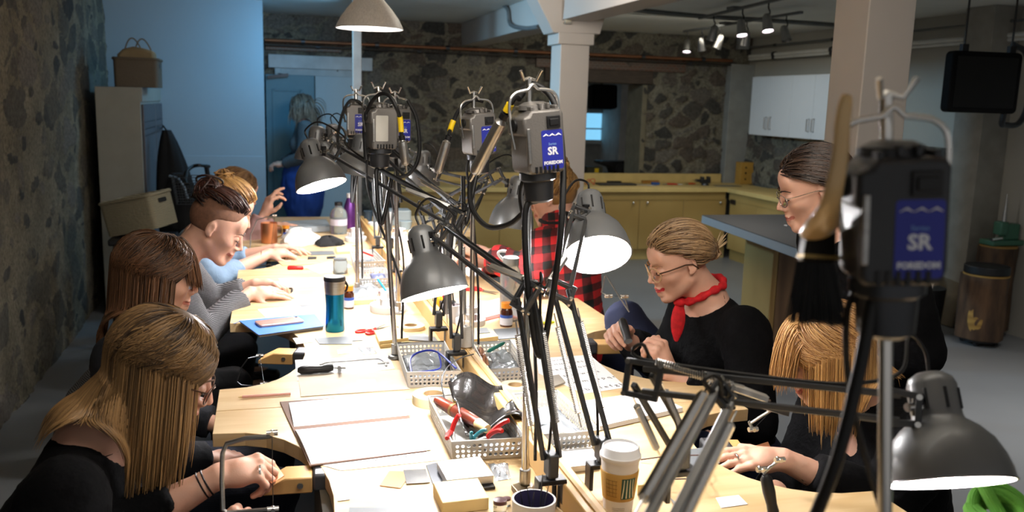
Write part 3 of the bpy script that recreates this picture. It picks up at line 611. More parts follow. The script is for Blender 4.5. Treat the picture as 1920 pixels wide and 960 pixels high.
def stump(c, r, h, lab, wheels=True):
    t = thing('tree_stump', lab, 'stump', c); nk = 40; mb = MB(); vs = []; lev = 14
    for i in range(lev+1):
        z = .05+(h-.05)*i/lev
        for k in range(nk): a = 2*PI*k/nk; rr = r*(1+.05*math.sin(3*a+z*3)+.03*math.sin(7*a+z*9)+.02*random.random()); vs.append(c+Vector((rr*math.cos(a), rr*math.sin(a), z)))
    mb.add(vs, [(i*nk+k, i*nk+(k+1) % nk, (i+1)*nk+(k+1) % nk, (i+1)*nk+k) for i in range(lev) for k in range(nk)]+[tuple(lev*nk+k for k in range(nk)), tuple(range(nk-1, -1, -1))])
    mkobj('trunk', mb, bark, t); mkobj('cut_face', MB().cyl(c+Vector((0, 0, h)), c+Vector((0, 0, h+.012)), r*.98, n=32), cutw, t)
    if wheels:
        mkobj('dolly', MB().cyl(c+Vector((0, 0, .03)), c+Vector((0, 0, .055)), r*.85), black, t)
        for a in (.6, 2.2, 3.8, 5.4): p = c+Vector((r*.7*math.cos(a), r*.7*math.sin(a), .016)); mkobj('caster', MB().cyl(p+Vector((-.01, 0, 0)), p+Vector((.01, 0, 0)), .0158), black, t)
    return t
cs = atZ(1858, 652, 0); r1 = .155; h1 = atD(1870, 515, (cs-CAM).dot(CF)+.05).z
t = stump(Vector((cs.x, cs.y+.12, 0)), r1, h1, 'short bark-covered stump on casters with a round black pad on top')
mkobj('knot_scar', MB().lathe([(.001, .012), (.05, .01), (.075, 0)], place(Vector((cs.x-.115, cs.y+.04, h1*.42)), (-.75, -.62, .05), (0, 0, 1)) @ Matrix.Diagonal((1.6, .8, 1, 1)), 24), cutw, t)
solo('round_pad', MB().cyl((cs.x, cs.y+.12, h1+.013), (cs.x, cs.y+.12, h1+.07), r1*.97, n=36), rubber, 'thick round black pad on the nearer stump', 'pad', bevel=.006)
c2 = Vector((5.24, 5.27, 0)); h2 = atY(1890, 462, c2.y).z
stump(c2, .13, h2, 'taller stump carrying a green vise beside the right wall', False)
gv = M('green_enamel', '3f6a55', .4, var=.1)
vv = thing('green_vise', 'green enamelled vise on the taller stump with a steel spike upright', 'vise', c2+Vector((0, 0, h2+.013)))
X = lambda x, y, z: c2+Vector((x, y, h2+.013+z))
mkobj('base', MB().box((0, 0, 0), (.3, .14, .04), Matrix.Translation(X(0.03, 0, .021))), gv, vv, bevel=.008)
mkobj('body', MB().box((0, 0, 0), (.12, .08, .12), Matrix.Translation(X(.08, 0, .1))).box((0, 0, 0), (.07, .08, .1), Matrix.Translation(X(-.02, -.02, .13))), gv, vv, bevel=.01)
mkobj('spike', MB().cyl(X(-.0, -.02, .18), X(.0, -.02, .38), .016, .004), steel, vv)
mkobj('clamp_screw', MB().cyl(X(-.13, -.06, .05), X(-.04, -.06, .06), .012), chrome, vv)
c = atZ(1835, 600, 0)
def lean(name, c, w, h, thk, rz, tilt, mat, lab, cat):
    m = Matrix.Translation(c) @ Matrix.Rotation(rz, 4, 'Z') @ Matrix.Rotation(tilt, 4, 'X'); return solo(name, MB().box((0, thk, h/2+.01), (w, thk, h), m), mat, lab, cat, bevel=.002)
c = Vector((RX-.34, 5.68, 0)); lean('leaning_board', c, .44, .52, .018, -PI/2+.02, -.22, M('grey_board', '6d6352', .7), 'brownish board leaning against the right wall behind the stump', 'board')
c = Vector((4.78, 5.45, 0)); t = thing('bin', 'black pedal bin with a paper in it, right of the standing person', 'bin', c)
mkobj('body', MB().cyl(c+Vector((0, 0, .001)), c+Vector((0, 0, .34)), .13, .15, 24), black, t); mkobj('paper', MB().box((0, 0, 0), (.06, .01, .2), Matrix.Translation(c+Vector((0, -.06, .42))) @ Matrix.Rotation(.2, 4, 'Y')), white_p, t)
mkobj('lid', MB().lathe([(.15, 0), (.15, .02), (.1, .04)], Matrix.Translation(c+Vector((.0, .12, .38))) @ Matrix.Rotation(1.3, 4, 'X')), black, t)
t = thing('black_stack_bag', 'dark duffel bag on the floor behind the black bin', 'bag', c+Vector((-.25, .45, 0)))
mkobj('body', MB().lathe([(.1, 0), (.2, .04), (.22, .3), (.16, .5), (.08, .6), (.06, .66)], Matrix.Translation(c+Vector((-.25, .45, .001))), 20), M('soft_black', '111113', .8, bump=.7, bs=14), t)
mkobj('handle', MB().tube(arc(c+Vector((-.35, .4, .55)), c+Vector((-.25, .4, .76)), c+Vector((-.15, .4, .55))), .012, 8), black, t)
for (a, b, lab) in (((1806, 395), (1806, 430), 'thin cord hanging down the right wall'), ((1800, 392), (1835, 397), 'short twig-like hook on the right wall')):
    p, q_ = atX(*a, RX-.02), atX(*b, RX-.02); solo('hanging_cord', MB().tube([p, (p+q_)/2+Vector((0, .02, -.01)), q_], .006, 6), dsteel, lab, 'cord')
# ---- track lights
def track(p, q_, spots, lab):
    t = thing('track_light', lab, 'track light', (p+q_)/2, 'ceiling track lights'); mkobj('rail', MB().bar(p, q_, .03, .02), cm, t)
    mkobj('feed_box', MB().box((0, 0, 0), (.1, .1, .02), Matrix.Translation(p.lerp(q_, .42)+Vector((0, 0, .012)))), cm, t, bevel=.003)
    for f, on, ax in spots:
        c = p.lerp(q_, f); ax = Vector(ax).normalized()
        s_ = mkobj('spot_head', MB().lathe([(.018, -.07), (.03, -.05), (.034, .0), (.04, .055)], place(c+Vector((0, 0, -.15)), ax), 16, cap2=False), steel, t)
        mkobj('stem', MB().tube(spline([c, c+Vector((0, 0, -.04)), c+Vector((.02, .01, -.07)), c+Vector((0, 0, -.11))], 4), .006, 6), black, s_)
        mkobj('bulb', MB().lathe([(.001, .04), (.036, .045)], place(c+Vector((0, 0, -.15)), ax), 16), M('spot_on', (1, .86, .95), .5, emit=7) if on else M('spot_off', '5f6060', .4), s_)
        if on: light('track_lamp', 'SPOT', c+Vector((0, 0, -.16))+ax*.07, c+ax*2, 14, (1, .93, .85), .03, spot=1.7, blend=.8)
zt_ = CEIL-.06
track(atZ(1283, 59, zt_), atZ(1503, 23, zt_), [(.04, True, (-.1, -.2, -1)), (.19, False, (.3, .2, -1)), (.36, False, (-.3, .1, -1)), (.6, False, (0, .2, -1)), (.9, False, (.1, -.4, -1))], 'longer ceiling track with five small spotlights over the far bench')
track(atZ(1312, 34, zt_), atZ(1312, 34, zt_)+(atZ(1446, 2, zt_)-atZ(1312, 34, zt_))*1.3, [(.18, False, (-.2, .1, -1)), (.5, True, (0, -.3, -1)), (.75, True, (0, -.3, -1))], 'nearer ceiling track with three spotlights, two of them lit')
# pendant over the table
c = atD(693, 54, 3.9); R_ = (atD(756, 57, 3.9)-atD(630, 50, 3.9)).length/2
t = thing('pendant_lamp', 'brushed silver pendant lamp hanging above the table', 'lamp', Vector((c.x, c.y, c.z)))
prof = [(R_, 0), (R_*.97, .012), (R_*.86, .045), (R_*.66, .085), (R_*.45, .12), (R_*.34, .145), (R_*.31, .19), (R_*.22, .2), (.012, .205)]
mkobj('shade', MB().lathe(prof, Matrix.Translation(c), 48, cap=False), M('brushed_shade', 'dedcda', .36, .6, aniso=.8, stretch=(20, 20, 1)), t, smooth=True, angle=60)
mkobj('inner_shade', MB().lathe([(r*.985, z-.001) for r, z in prof[:7]], Matrix.Translation(c), 48, cap=False), shade_in, t)
mkobj('bulb', MB().lathe([(R_*.93, 0.006), (R_*.5, .0), (.001, -.0)], Matrix.Translation(c), 40, cap=False), M('bulb_warm', (1, .93, .86), .5, emit=5), t)
mkobj('cord', MB().cyl(c+Vector((0, 0, .2)), (c.x, c.y, CEIL), .004), black, t); mkobj('canopy', MB().lathe([(.05, 0), (.03, -.02)], Matrix.Translation((c.x, c.y, CEIL)), 24), steel, t)
# ================================================================ THE LONG WORK TABLE
TZ = .87; TT = .032
# outline of the left wings / cut-outs and the right ones; each cut-out: (y0, y1, depth x)
def side(x_out, x_in, cuts, yA, yB):
    """points from yA to yB along an edge with smooth bays"""
    pts = [(x_out, yA)]
    for y0, y1, xi in cuts:
        pts.append((x_out, y0)); c = (y0+y1)/2; h = (y1-y0)/2; n = 16
        for k in range(1, n):
            a = PI*k/n; px = x_out+(xi-x_out)*math.sin(a)**.75; py = c-h*math.cos(a)*(.93+.07*abs(math.cos(a))); pts.append((px, py))
        pts.append((x_out, y1))
    pts.append((x_out, yB)); return pts
LXo = -.13; RXo = 1.17; XM = .54
lcuts = [(1.24, 1.985, .11), (2.3, 3.0, .10), (3.32, 3.70, .09), (3.95, 4.62, .08)]
rcuts = [(.72, 1.405, .90), (1.90, 2.10, 1.17), (2.10, 2.75, .90), (3.3, 4.0, .92), (4.5, 5.1, .92)]
rcuts = [(1.41, 1.90, .915), (2.13, 2.72, .93), (3.3, 3.95, .93), (4.4, 5.0, .93)]
seamsL = [.45, 2.135, 3.18, 3.82, 4.75, 5.72]; seamsR = [.45, 1.98, 2.98, 4.2, 5.72]
def top_piece(x_out, cuts, y0, y1, lab, nm='bench_top'):
    cs_ = [c for c in cuts if c[0] >= y0 and c[1] <= y1]; g = .0015
    e = side(x_out, 0, cs_, y0+g, y1-g); out = e+[(XM, y1-g), (XM, y0+g)]
    if x_out > XM: out = out[::-1]
    t = thing('workbench', lab, 'workbench', ((x_out+XM)/2, (y0+y1)/2, 0))
    # triangulate through a fan-safe grid: let Blender tessellate the n-gon
    mkobj('top', MB().prism(out, TZ-TT, TZ), wood if (hash(lab) or 1) else wood, t, smooth=False, bevel=.0015)
    s = 1 if x_out > XM else -1
    for yy in (y0+.07, y1-.1):
        mkobj('leg', MB().span((XM+s*.08, yy-.03, .001), (XM+s*.14, yy+.03, TZ-TT)), pine, t, bevel=.003)
    mkobj('apron', MB().span((XM+s*.07, y0+.02, TZ-TT-.12), (XM+s*.095, y1-.02, TZ-TT)), wood_edge, t)
    for c in cs_:
        yc = (c[0]+c[1])/2; xi = c[2]
        mkobj('modesty_panel', MB().span((min(xi+s*.02, xi-s*.03), c[0]+.05, TZ-TT-.17), (max(xi-s*.01, xi-s*.03), c[1]-.05, TZ-TT-.002)), M('grey_board_dark', '5c564a', .7), t)
    return t
LABL = ['nearest left bench with a bay cut out, open sketchbook across its corner', 'second left bench from the front, where the blue notebook and steel tumbler lie', 'third left bench, short one with a small bay and lettering sheet', 'fourth left bench, carrying the white page and red tool', 'far end left bench with copper mug and grey case']
for i in range(5): top_piece(LXo, lcuts, seamsL[i], seamsL[i+1], LABL[i])
LABR = ['nearest right bench with coffee cup and bay for the red-blonde person', 'second right bench with the large alphabet sheet', 'third right bench where the plaid-shirted person sits', 'far end right bench beyond the plaid shirt']
for i in range(4): top_piece(RXo, rcuts, seamsR[i], seamsR[i+1], LABR[i])
# divider board standing along the middle
t = thing('divider_rail', 'pale pine rail standing along the middle of the table', 'rail', (XM, 2.5, TZ))
mkobj('rail', MB().span((XM-.02, 1.0, TZ), (XM+.02, 5.2, TZ+.055)), pine, t, bevel=.003)
mkobj('groove_strip', MB().span((XM-.004, 1.0, TZ+.055), (XM+.004, 5.3, TZ+.059)), M('pine_dark', 'b08c55', .6), t)
# bench pins
def pin(px_tip, px_mid, px_end, lab, right=False, wid=.065, dz=.0):
    """tapered V-slotted peg in a dark steel holder; three pixels on the table level"""
    a = atZ(*px_tip, TZ-.012+dz); b = atZ(*px_mid, TZ-.012+dz); c = atZ(*px_end, TZ-.0+dz)
    dirx = (c-a); dirx.z = 0; L1 = (b-a).length; L2 = (c-b).length; dirx.normalize()
    t = thing('bench_pin', lab, 'bench pin', b, 'bench pins along the table'); m = place(b, (0, 0, 1), dirx)
    n = MB().prism([(-L1, -.028), (0, -.028), (0, .006), (-L1*.55, .006), (-L1, -.018)], -wid/2, wid/2, m @ Matrix.Rotation(PI/2, 4, 'X'))
    mkobj('wooden_peg', n, M('maple_peg', 'd8b27a', .5, wave=(3, 4, 'Z'), col2='c79c62'), t, bevel=.003)
    mkobj('holder', MB().box((L2/2, 0, -.008), (L2, wid*1.02, .038), m), M('blued_steel', '5a5b5f', .4, .7, var=.25), t, bevel=.006)
    mkobj('bolt', MB().cyl(m @ Vector((-L1*.25, -wid/2-.004, -.01)), m @ Vector((-L1*.25, -wid/2+.004, -.01)), .006), steel, t)
    return t
pin((497, 905), (586, 888), (652, 885), 'bench pin in front of the nearest woman on the left, copper piece on it')
pin((487, 668), (553, 662), (599, 664), 'free bench pin with a saw frame hanging below, second on the left')
pin((510, 555), (545, 548), (578, 548), 'bench pin under the hands of the person in the striped cardigan')
pin((508, 484), (540, 478), (566, 480), 'bench pin under the hands of the person in the denim shirt')
pin((1168, 650), (1116, 644), (1072, 645), 'bench pin in front of the woman with the red neckerchief')
pin((1408, 842), (1370, 838), (1322, 832), 'bench pin at the right, worked on by the red-blonde person')
# ================================================================ DESK LAMPS
def shade_geo(tp, rim, R, t):
    """bell shade: closed neck at tp, opening centred on rim"""
    ax = (rim-tp); L = ax.length; m = place(tp, ax)
    rn = R*.40
    prof = [(.001, 0), (rn*.55, .0), (rn*.88, L*.05), (rn, L*.12), (rn*1.0, L*.40), (rn*1.06, L*.44), (R*.62, L*.52), (R*.80, L*.63), (R*.92, L*.77), (R*.985, L*.90), (R, L)]
    mkobj('shade', MB().lathe(prof, m, 48, cap=False, cap2=False), shade_m, t, angle=70)
    mkobj('inner_shade', MB().lathe([(r*.97, z+.001) for r, z in prof[5:]], m, 40, cap=False, cap2=False), shade_in, t, angle=80)
    mkobj('rim', MB().tube([m @ Vector((R*math.cos(a), R*math.sin(a), L)) for a in np.linspace(0, 2*PI, 49)[:-1]], .0015, 6, closed=True), shade_m, t)
    for k in range(8):
        a = 2*PI*k/8+.2; d_ = Vector((math.cos(a), math.sin(a), 0)); mkobj('vent_slot', MB().bar(m @ (d_*rn*1.005+Vector((0, 0, L*.17))), m @ (d_*rn*1.005+Vector((0, 0, L*.36))), .0035, .0035), black, t)
    mkobj('bulb', MB().lathe([(.001, L*.60), (R*.25, L*.63), (R*.42, L*.72), (R*.46, L*.82), (R*.36, L*.92), (R*.15, L*.965), (.001, L*.975)], m, 24, cap=False, cap2=False), BULB, t)
    return m, L
BULB = M('lit_bulb', (1, .97, .96), .5, var=.0, emit=330)
def twobars(t, a, b, off, name, w=.0085):
    for s in (-1, 1): mkobj(name, MB().bar(Vector(a)+off*s, Vector(b)+off*s, w, w), arm_m, t, bevel=.0012)
def spring(t, a, b, r=.0065):
    a, b = Vector(a), Vector(b); L = (b-a).length; m = place(a, b-a); n = int(L/.0045)
    mkobj('spring', MB().tube([m @ Vector((r*math.cos(i*PI/3), r*math.sin(i*PI/3), L*(.12+.76*i/(n*6)))) for i in range(n*6+1)], .0013, 4), chrome, t)
    mkobj('spring_rod', MB().cyl(a, b, .0016, n=6), chrome, t)
def plate(t, c, u, v, pts, name='joint_plate', thk=.014):
    """flat bracket in the plane u, v"""
    w_ = Vector(u).cross(Vector(v)).normalized(); m = Matrix((Vector(u), w_.cross(Vector(u)), w_)).transposed().to_4x4(); m.translation = c
    mb_ = MB(); q_ = [m @ Vector((x, y, 0)) for x, y in pts]; [mb_.bar(q_[i], q_[(i+1) % len(q_)]+(q_[(i+1) % len(q_)]-q_[i])*.08, thk*.6, .009, up=w_) for i in range(len(q_))]
    mkobj(name, mb_, arm_m, t, bevel=.001)
    mb = [mkobj('screw', MB().cyl(m @ Vector((x, y, -thk*.7)), m @ Vector((x, y, thk*.7)), .004, n=10), chrome, t) for x, y in pts[:3]]
def lamp(lab, tp, rim, R, head, elbow, base, clampz=TZ+.055, cable=True, detail=True, lower=True):
    t = thing('desk_lamp', lab, 'desk lamp', base, 'articulated desk lamps on the benches')
    tp, rim, head, elbow, base = [Vector(p) for p in (tp, rim, head, elbow, base)]
    m, L = shade_geo(tp, rim, R, t)
    ax = (rim-tp).normalized(); neck = tp+ax*L*.3
    # shade pivot
    mkobj('swivel', MB().cyl(neck, neck.lerp(head, .8), .006).ball(neck.lerp(head, .45), .010), chrome, t)
    mkobj('tension_knob', MB().cyl(neck.lerp(head, .5)+Vector((0, 0, -.012)), neck.lerp(head, .5)+Vector((0, 0, .018)), .007, .009, 8), black, t)
    d1 = (elbow-head).normalized(); sd = d1.cross(CF).normalized(); up1 = sd if sd.z > 0 else -sd
    off = up1*.017
    twobars(t, head, elbow, off, 'upper_arm')
    d2 = (base-elbow).normalized(); sd2 = d2.cross(CF).normalized()
    if lower: twobars(t, elbow, base+Vector((0, 0, .03)), sd2*.015, 'lower_arm')
    plate(t, head, -d1, up1, [(-.02, .022), (.022, .018), (.022, -.018), (-.02, -.022)])
    plate(t, elbow, d1, up1, [(-.028, .024), (.022, .026), (.026, -.022), (-.02, -.026)])
    if detail:
        spring(t, elbow+up1*.03-d1*.0, elbow.lerp(head, .42)+up1*.006)
        spring(t, elbow.lerp(base, .12)+sd2*.024, elbow.lerp(base, .80)+sd2*.024, .0052); spring(t, elbow.lerp(base, .12)-sd2*.024, elbow.lerp(base, .80)-sd2*.024, .0052)
    mkobj('base_bracket', MB().box((0, 0, 0), (.02, .034, .045), Matrix.Translation(base+Vector((0, 0, .02)))).cyl(base+Vector((0, 0, -.02)), base+Vector((0, 0, .0)), .010), arm_m, t, bevel=.003)
    mkobj('clamp', MB().box((0, 0, 0), (.055, .03, .010), Matrix.Translation(base+Vector((0, 0, -.012)))).box((.024, 0, -.035), (.008, .03, .05), Matrix.Translation(base)).box((-.024, 0, -.035), (.008, .03, .05), Matrix.Translation(base)), black, t, bevel=.002)
    if cable:
        back = tp-ax*.012
        mkobj('cable', MB().tube(spline([tp, back-ax*.02, (back+head)/2-ax*.05+up1*.02, head+up1*.05, head+d1*.04+up1*.03, head.lerp(elbow, .35)+up1*.022, elbow+up1*.03, elbow+up1*.05-d1*.0+d2*.0, elbow+d2*.06+sd2*.02, elbow.lerp(base, .6)+sd2*.02, base+Vector((.0, .02, .02))], 7), .0028, 6), rubber, t)
    return t
D_ = atD
def onrail(px, py): p = atZ(px, py, TZ+.06); return p
def railpt(y, s=0): return Vector((XM+s, y, TZ+.07))
lamp('desk lamp with dark shade lit above the blue tumbler, arm reaching from the front rail', D_(786, 424, 2.02), D_(815, 550, 2.0), .078, D_(826, 436, 1.98), D_(985, 556, 1.62), Vector((.50, 1.47, TZ+.07)))
lamp('desk lamp whose glowing shade faces forward beside the plaid shirt', D_(1104, 362, 2.12), D_(1120, 478, 2.02), .080, D_(1088, 400, 2.02), D_(1052, 545, 1.75), Vector((.62, 1.52, TZ+.07)))
lamp('large near desk lamp at the lower right, shade pointing straight down', D_(1742, 700, 1.20), D_(1780, 905, 1.15), .080, D_(1688, 765, 1.16), D_(1205, 712, 1.30), D_(1275, 870, 1.42))
lamp('x', D_(1510, 770, 1.55), D_(1530, 840, 1.58), .05, D_(1470, 758, 1.5), D_(1345, 738, 1.22), Vector((.62, .82, TZ+.07))) if False else None
lamp('desk lamp with bright tilted rim at the left in front of the door', D_(578, 262, 2.72), D_(603, 348, 2.71), .079, D_(628, 282, 2.66), D_(850, 412, 2.3), Vector((.50, 2.33, TZ+.07)))
lamp('desk lamp just right of the tilted-rim lamp, dark shade turned down', D_(682, 252, 3.05), D_(668, 325, 3.07), .080, D_(706, 268, 3.0), D_(842, 392, 2.65), Vector((.5, 2.6, TZ+.07)))
lamp('desk lamp in the middle distance before the stone wall, dark and turned down', D_(795, 282, 4.1), D_(792, 345, 4.13), .082, D_(822, 330, 4.0), D_(925, 285, 3.7) if False else D_(905, 350, 3.4), Vector((.58, 3.2, TZ+.07)), detail=False)
lamp('desk lamp whose rounded shade hangs behind the front shaft grinder hose', D_(974, 330, 3.1), D_(958, 424, 3.12), .080, D_(930, 330, 2.95), D_(800, 402, 3.1), Vector((.6, 2.95, TZ+.07)), detail=False)
lamp('small desk lamp head furthest left behind the tilted-rim lamp', D_(596, 236, 3.5), D_(590, 300, 3.52), .080, D_(628, 262, 3.45), D_(730, 340, 3.6), Vector((.5, 3.55, TZ+.07)), detail=False)
lamp('small desk lamp head with cable loop, right of the furthest left one', D_(622, 232, 4.1), D_(628, 288, 4.12), .075, D_(640, 250, 4.05), D_(705, 335, 4.2), Vector((.5, 4.15, TZ+.07)), detail=False)
lamp('pale desk lamp head far back between the hanging grinders', D_(752, 262, 4.6), D_(750, 312, 4.62), .075, D_(770, 290, 4.5), D_(735, 350, 4.4), Vector((.58, 4.4, TZ+.07)), detail=False)
# the arm nearest the camera: only its lower arm and elbow are in the picture
t = thing('lamp_stand', 'blurred grey lamp arm with springs rising from the bottom edge beside the coffee cup', 'lamp arm', D_(1215, 1010, 1.0))
e = D_(1350, 735, 1.22); b = D_(1210, 1000, .98); sd = (b-e).normalized().cross(CF).normalized()
for s in (-.006, .022): mkobj('lower_arm', MB().bar(e+sd*s, b+sd*s, .011, .011), M('grey_arm', '9a9b9c', .42, .5), t, bevel=.0015)
spring(t, e+sd*.035, b+sd*.035, .007); spring(t, e-sd*.02, b-sd*.022, .007)
plate(t, e, -(b-e).normalized(), sd, [(-.018, .02), (.014, .02), (.018, -.010), (-.014, -.014)], thk=.01)
e2 = D_(1475, 775, 1.5); mkobj('upper_arm', MB().bar(e, e2, .009, .009), arm_m, t); spring(t, e+Vector((0, 0, .012)), e.lerp(e2, .7)+Vector((0, 0, .012)))
mkobj('cable', MB().tube(spline([e+sd*.03, D_(1322, 720, 1.2), D_(1335, 703, 1.2), D_(1350, 712, 1.2), D_(1352, 745, 1.21)], 6), .0035, 6), rubber, t)
mkobj('base_block', MB().box((0, 0, 0), (.05, .05, .1), Matrix.Translation(b+Vector((0, 0, -.04)))), arm_m, t, bevel=.004)
# the cup-side pair of thin bars under the big near lamp is its lower arm (built above)
# ================================================================ FLEX-SHAFT GRINDERS
def motor(c, s, rz, lab, hang, pole_b, back=False, tilt=0, hose=None, labelled=True, mat=motor_m):
    """hanging motor. c = centre, front faces local -Y"""
    t = thing('shaft_grinder_motor', lab, 'rotary tool motor', c, 'hanging shaft grinders'); m = Matrix.Translation(c) @ Matrix.Rotation(rz, 4, 'Z') @ Matrix.Rotation(tilt, 4, 'Y') @ Matrix.Scale(s, 4)
    T = lambda *p: m @ Vector(p)
    w, h, d = .080, .114, .074
    mkobj('housing', MB().prism([(-w*.40, -h/2), (w*.44, -h/2), (w/2, -h*.38), (w/2, h*.42), (w*.44, h/2), (-w*.3, h/2), (-w*.36, h*.42), (-w/2, h*.40), (-w/2, h*.14), (-w*.44, h*.10), (-w*.44, -h*.42)], -d/2, d/2, m @ Matrix.Rotation(PI/2, 4, 'X')), mat, t, bevel=.005*s)
    mkobj('top_dome', MB().lathe([(.03, 0), (.028, .008), (.018, .013), (.001, .014)], m @ Matrix.Translation((.0, 0, h/2)), 24), mat, t)
    mkobj('cooling_ribs', MB().box((-.02, 0, h/2+.002), (.006, d*.9, .008), m).box((-.004, 0, h/2+.006), (.005, d*.95, .01), m).box((.012, 0, h/2+.006), (.005, d*.95, .01), m).box((.028, 0, h/2+.002), (.006, d*.9, .008), m), mat, t, bevel=.001)
    mkobj('brush_cap', MB().cyl(T(-w/2-.004, 0, h*.27), T(-w/2+.006, 0, h*.27), .011), black, t)
    mkobj('side_groove', MB().box((-w*.40, -d/2-.001, -h*.05), (.006, .003, h*.55), m), steel, t, bevel=.001)
    mkobj('lower_collar', MB().lathe([(.034, 0), (.034, -.012), (.028, -.016), (.026, -.05), (.018, -.055)], m @ Matrix.Translation((.0, 0, -h/2)), 24), dsteel, t)
    for k in range(6): mkobj('vent_slot', MB().box((-.02+k*.0085, -d/2-.0008, -h/2+.008), (.004, .003, .012), m), black, t)
    if labelled and not back:
        mkobj('switch', MB().box((.018, -d/2-.001, h*.30), (.026, .005, .022), m).box((.018, -d/2-.004, h*.30), (.018, .004, .012), m), black, t, bevel=.001)
        lb_ = mkobj('label', MB().prism(rrect(.042, .070, .004, cx=.014, cy=-h*.13), 0, .0012, m @ Matrix.Translation((0, -d/2+.0006, 0)) @ Matrix.Rotation(PI/2, 4, 'X') ), label_m, t, smooth=False)
        R2 = m @ Matrix.Translation((.014, -d/2-.0008, -h*.13)) @ Matrix.Rotation(PI/2, 4, 'X')
        mkobj('series_lettering', MB().text('Series', .0065, R2 @ Matrix.Translation((0, .010, 0))), M('pale_blue_ink', '7fa6dd', .5), lb_, smooth=False)
        mkobj('model_lettering', MB().text('SR', .019, R2 @ Matrix.Translation((0, -.003, 0)), bold=.0006), letter_m, lb_, smooth=False)
        mkobj('maker_lettering', MB().text('FOREDOM', .0078, R2 @ Matrix.Translation((0, -.0235, 0)), bold=.0004), letter_m, lb_, smooth=False)
        for k, tx in enumerate(('Power', 'Shaft', 'Tools')):
            mkobj('swoosh', MB().tube([R2 @ Vector((-.018+k*.0125, .0245, .0003)), R2 @ Vector((-.012+k*.0125, .0275, .0003)), R2 @ Vector((-.0065+k*.0125, .0245, .0003))], [.0005, .0016, .0005], 6, flat=.3), letter_m, lb_)
    if back: 
        lb_ = mkobj('rating_label', MB().prism(rrect(.036, .07, .003), 0, .001, m @ Matrix.Translation((-.008, -d/2, 0)) @ Matrix.Rotation(PI/2, 4, 'X')), M('silver_label', 'b9b7b0', .4), t, smooth=False)
    hk = hang
    mkobj('hanger_bail', MB().tube(spline([T(-w/2-.002, 0, -h*.1), T(-w/2-.008, 0, h*.25), T(-w/2-.008, 0, h*.62), T(-w*.46, 0, h*.76), T(-w*.22, 0, h*.80), T(-.010, 0, h*.81), T(0, 0, h*.88), T(.010, 0, h*.81), T(w*.22, 0, h*.80), T(w*.46, 0, h*.76), T(w/2+.008, 0, h*.62), T(w/2+.008, 0, h*.25), T(w/2+.002, 0, -h*.1)], 5), .0028*s, 8), chrome, t)
    mkobj('power_cord', MB().tube(spline([T(-.02, .01, -h/2), T(-.03, .02, -h*.9), T(-.015, .03, -h*1.8), Vector((pole_b.x+.015, pole_b.y, (T(0, 0, 0).z+pole_b.z)*.45)), Vector((pole_b.x+.02, pole_b.y, pole_b.z+.02))], 7), .0035*s, 6), rubber, t)
    if hose: mkobj('flexible_shaft', MB().tube(spline([T(0, 0, -h/2-.05)]+hose, 9), .0062*s, 10), rubber, t)
    # stand
    st = thing('hanger_stand', 'chrome pole of the '+' '.join(lab.split(',')[0].replace('shaft grinder ','').split()[:12]), 'stand', (pole_b.x, pole_b.y, TZ), 'grinder hanger stands')
    top = T(0, .012, h*.90); pb = Vector((pole_b.x, pole_b.y, pole_b.z)); tp_ = Vector((top.x, top.y+.006, top.z+.01))
    mkobj('pole', MB().cyl(pb, tp_, .0075, .006, 12), chrome, st)
    mkobj('hook', MB().tube([tp_, tp_+Vector((-.012, -.008, -.004)), tp_+Vector((-.020, -.014, .012))], .003, 8), chrome, st); mkobj('hook', MB().tube([tp_, tp_+Vector((.012, -.008, -.004)), tp_+Vector((.019, -.016, .014))], .003, 8), chrome, st)
    mkobj('clamp_foot', MB().cyl((pb.x, pb.y, TZ+.0005), (pb.x, pb.y, TZ+.012), .022, .018, 20).cyl((pb.x, pb.y, TZ+.012), pb+Vector((0, 0, .005)), .011), steel, st, bevel=.003)
    return t, m
def handpiece(a, b, lab, y_sleeve, hose_pts, r=.0120, collet=True):
    t = thing('handpiece', lab, 'handpiece', a, 'grinder handpieces'); ax = (b-a); L = ax.length; m = place(a, ax)
    mkobj('grip', MB().lathe([(r*.5, 0), (r*.85, .004), (r, .01), (r, L*.25)]+[(r*(1+.05*(k % 2)), L*(.3+.04*k)) for k in range(12)]+[(r, L*.8), (r*.95, L*.93), (r*.6, L*.96), (r*.5, L)], m, 24), M('satin_aluminium', 'c9c7c3', .28, .95, var=.05), t)
    mkobj('collet', MB().cyl(a-ax.normalized()*.02, a, .003, .004), chrome, t)
    mkobj('neck_ring', MB().cyl(b, b+ax.normalized()*.012, r*.75), black, t)
    if hose_pts:
        p = spline([b+ax.normalized()*.01]+hose_pts, 9); mkobj('hose', MB().tube(p, .0055, 8), rubber, t)
        if y_sleeve:
            mkobj('yellow_sleeve', MB().tube(p[y_sleeve[0]:y_sleeve[1]], .0078, 10), yellow, t)
    return t
V = Vector
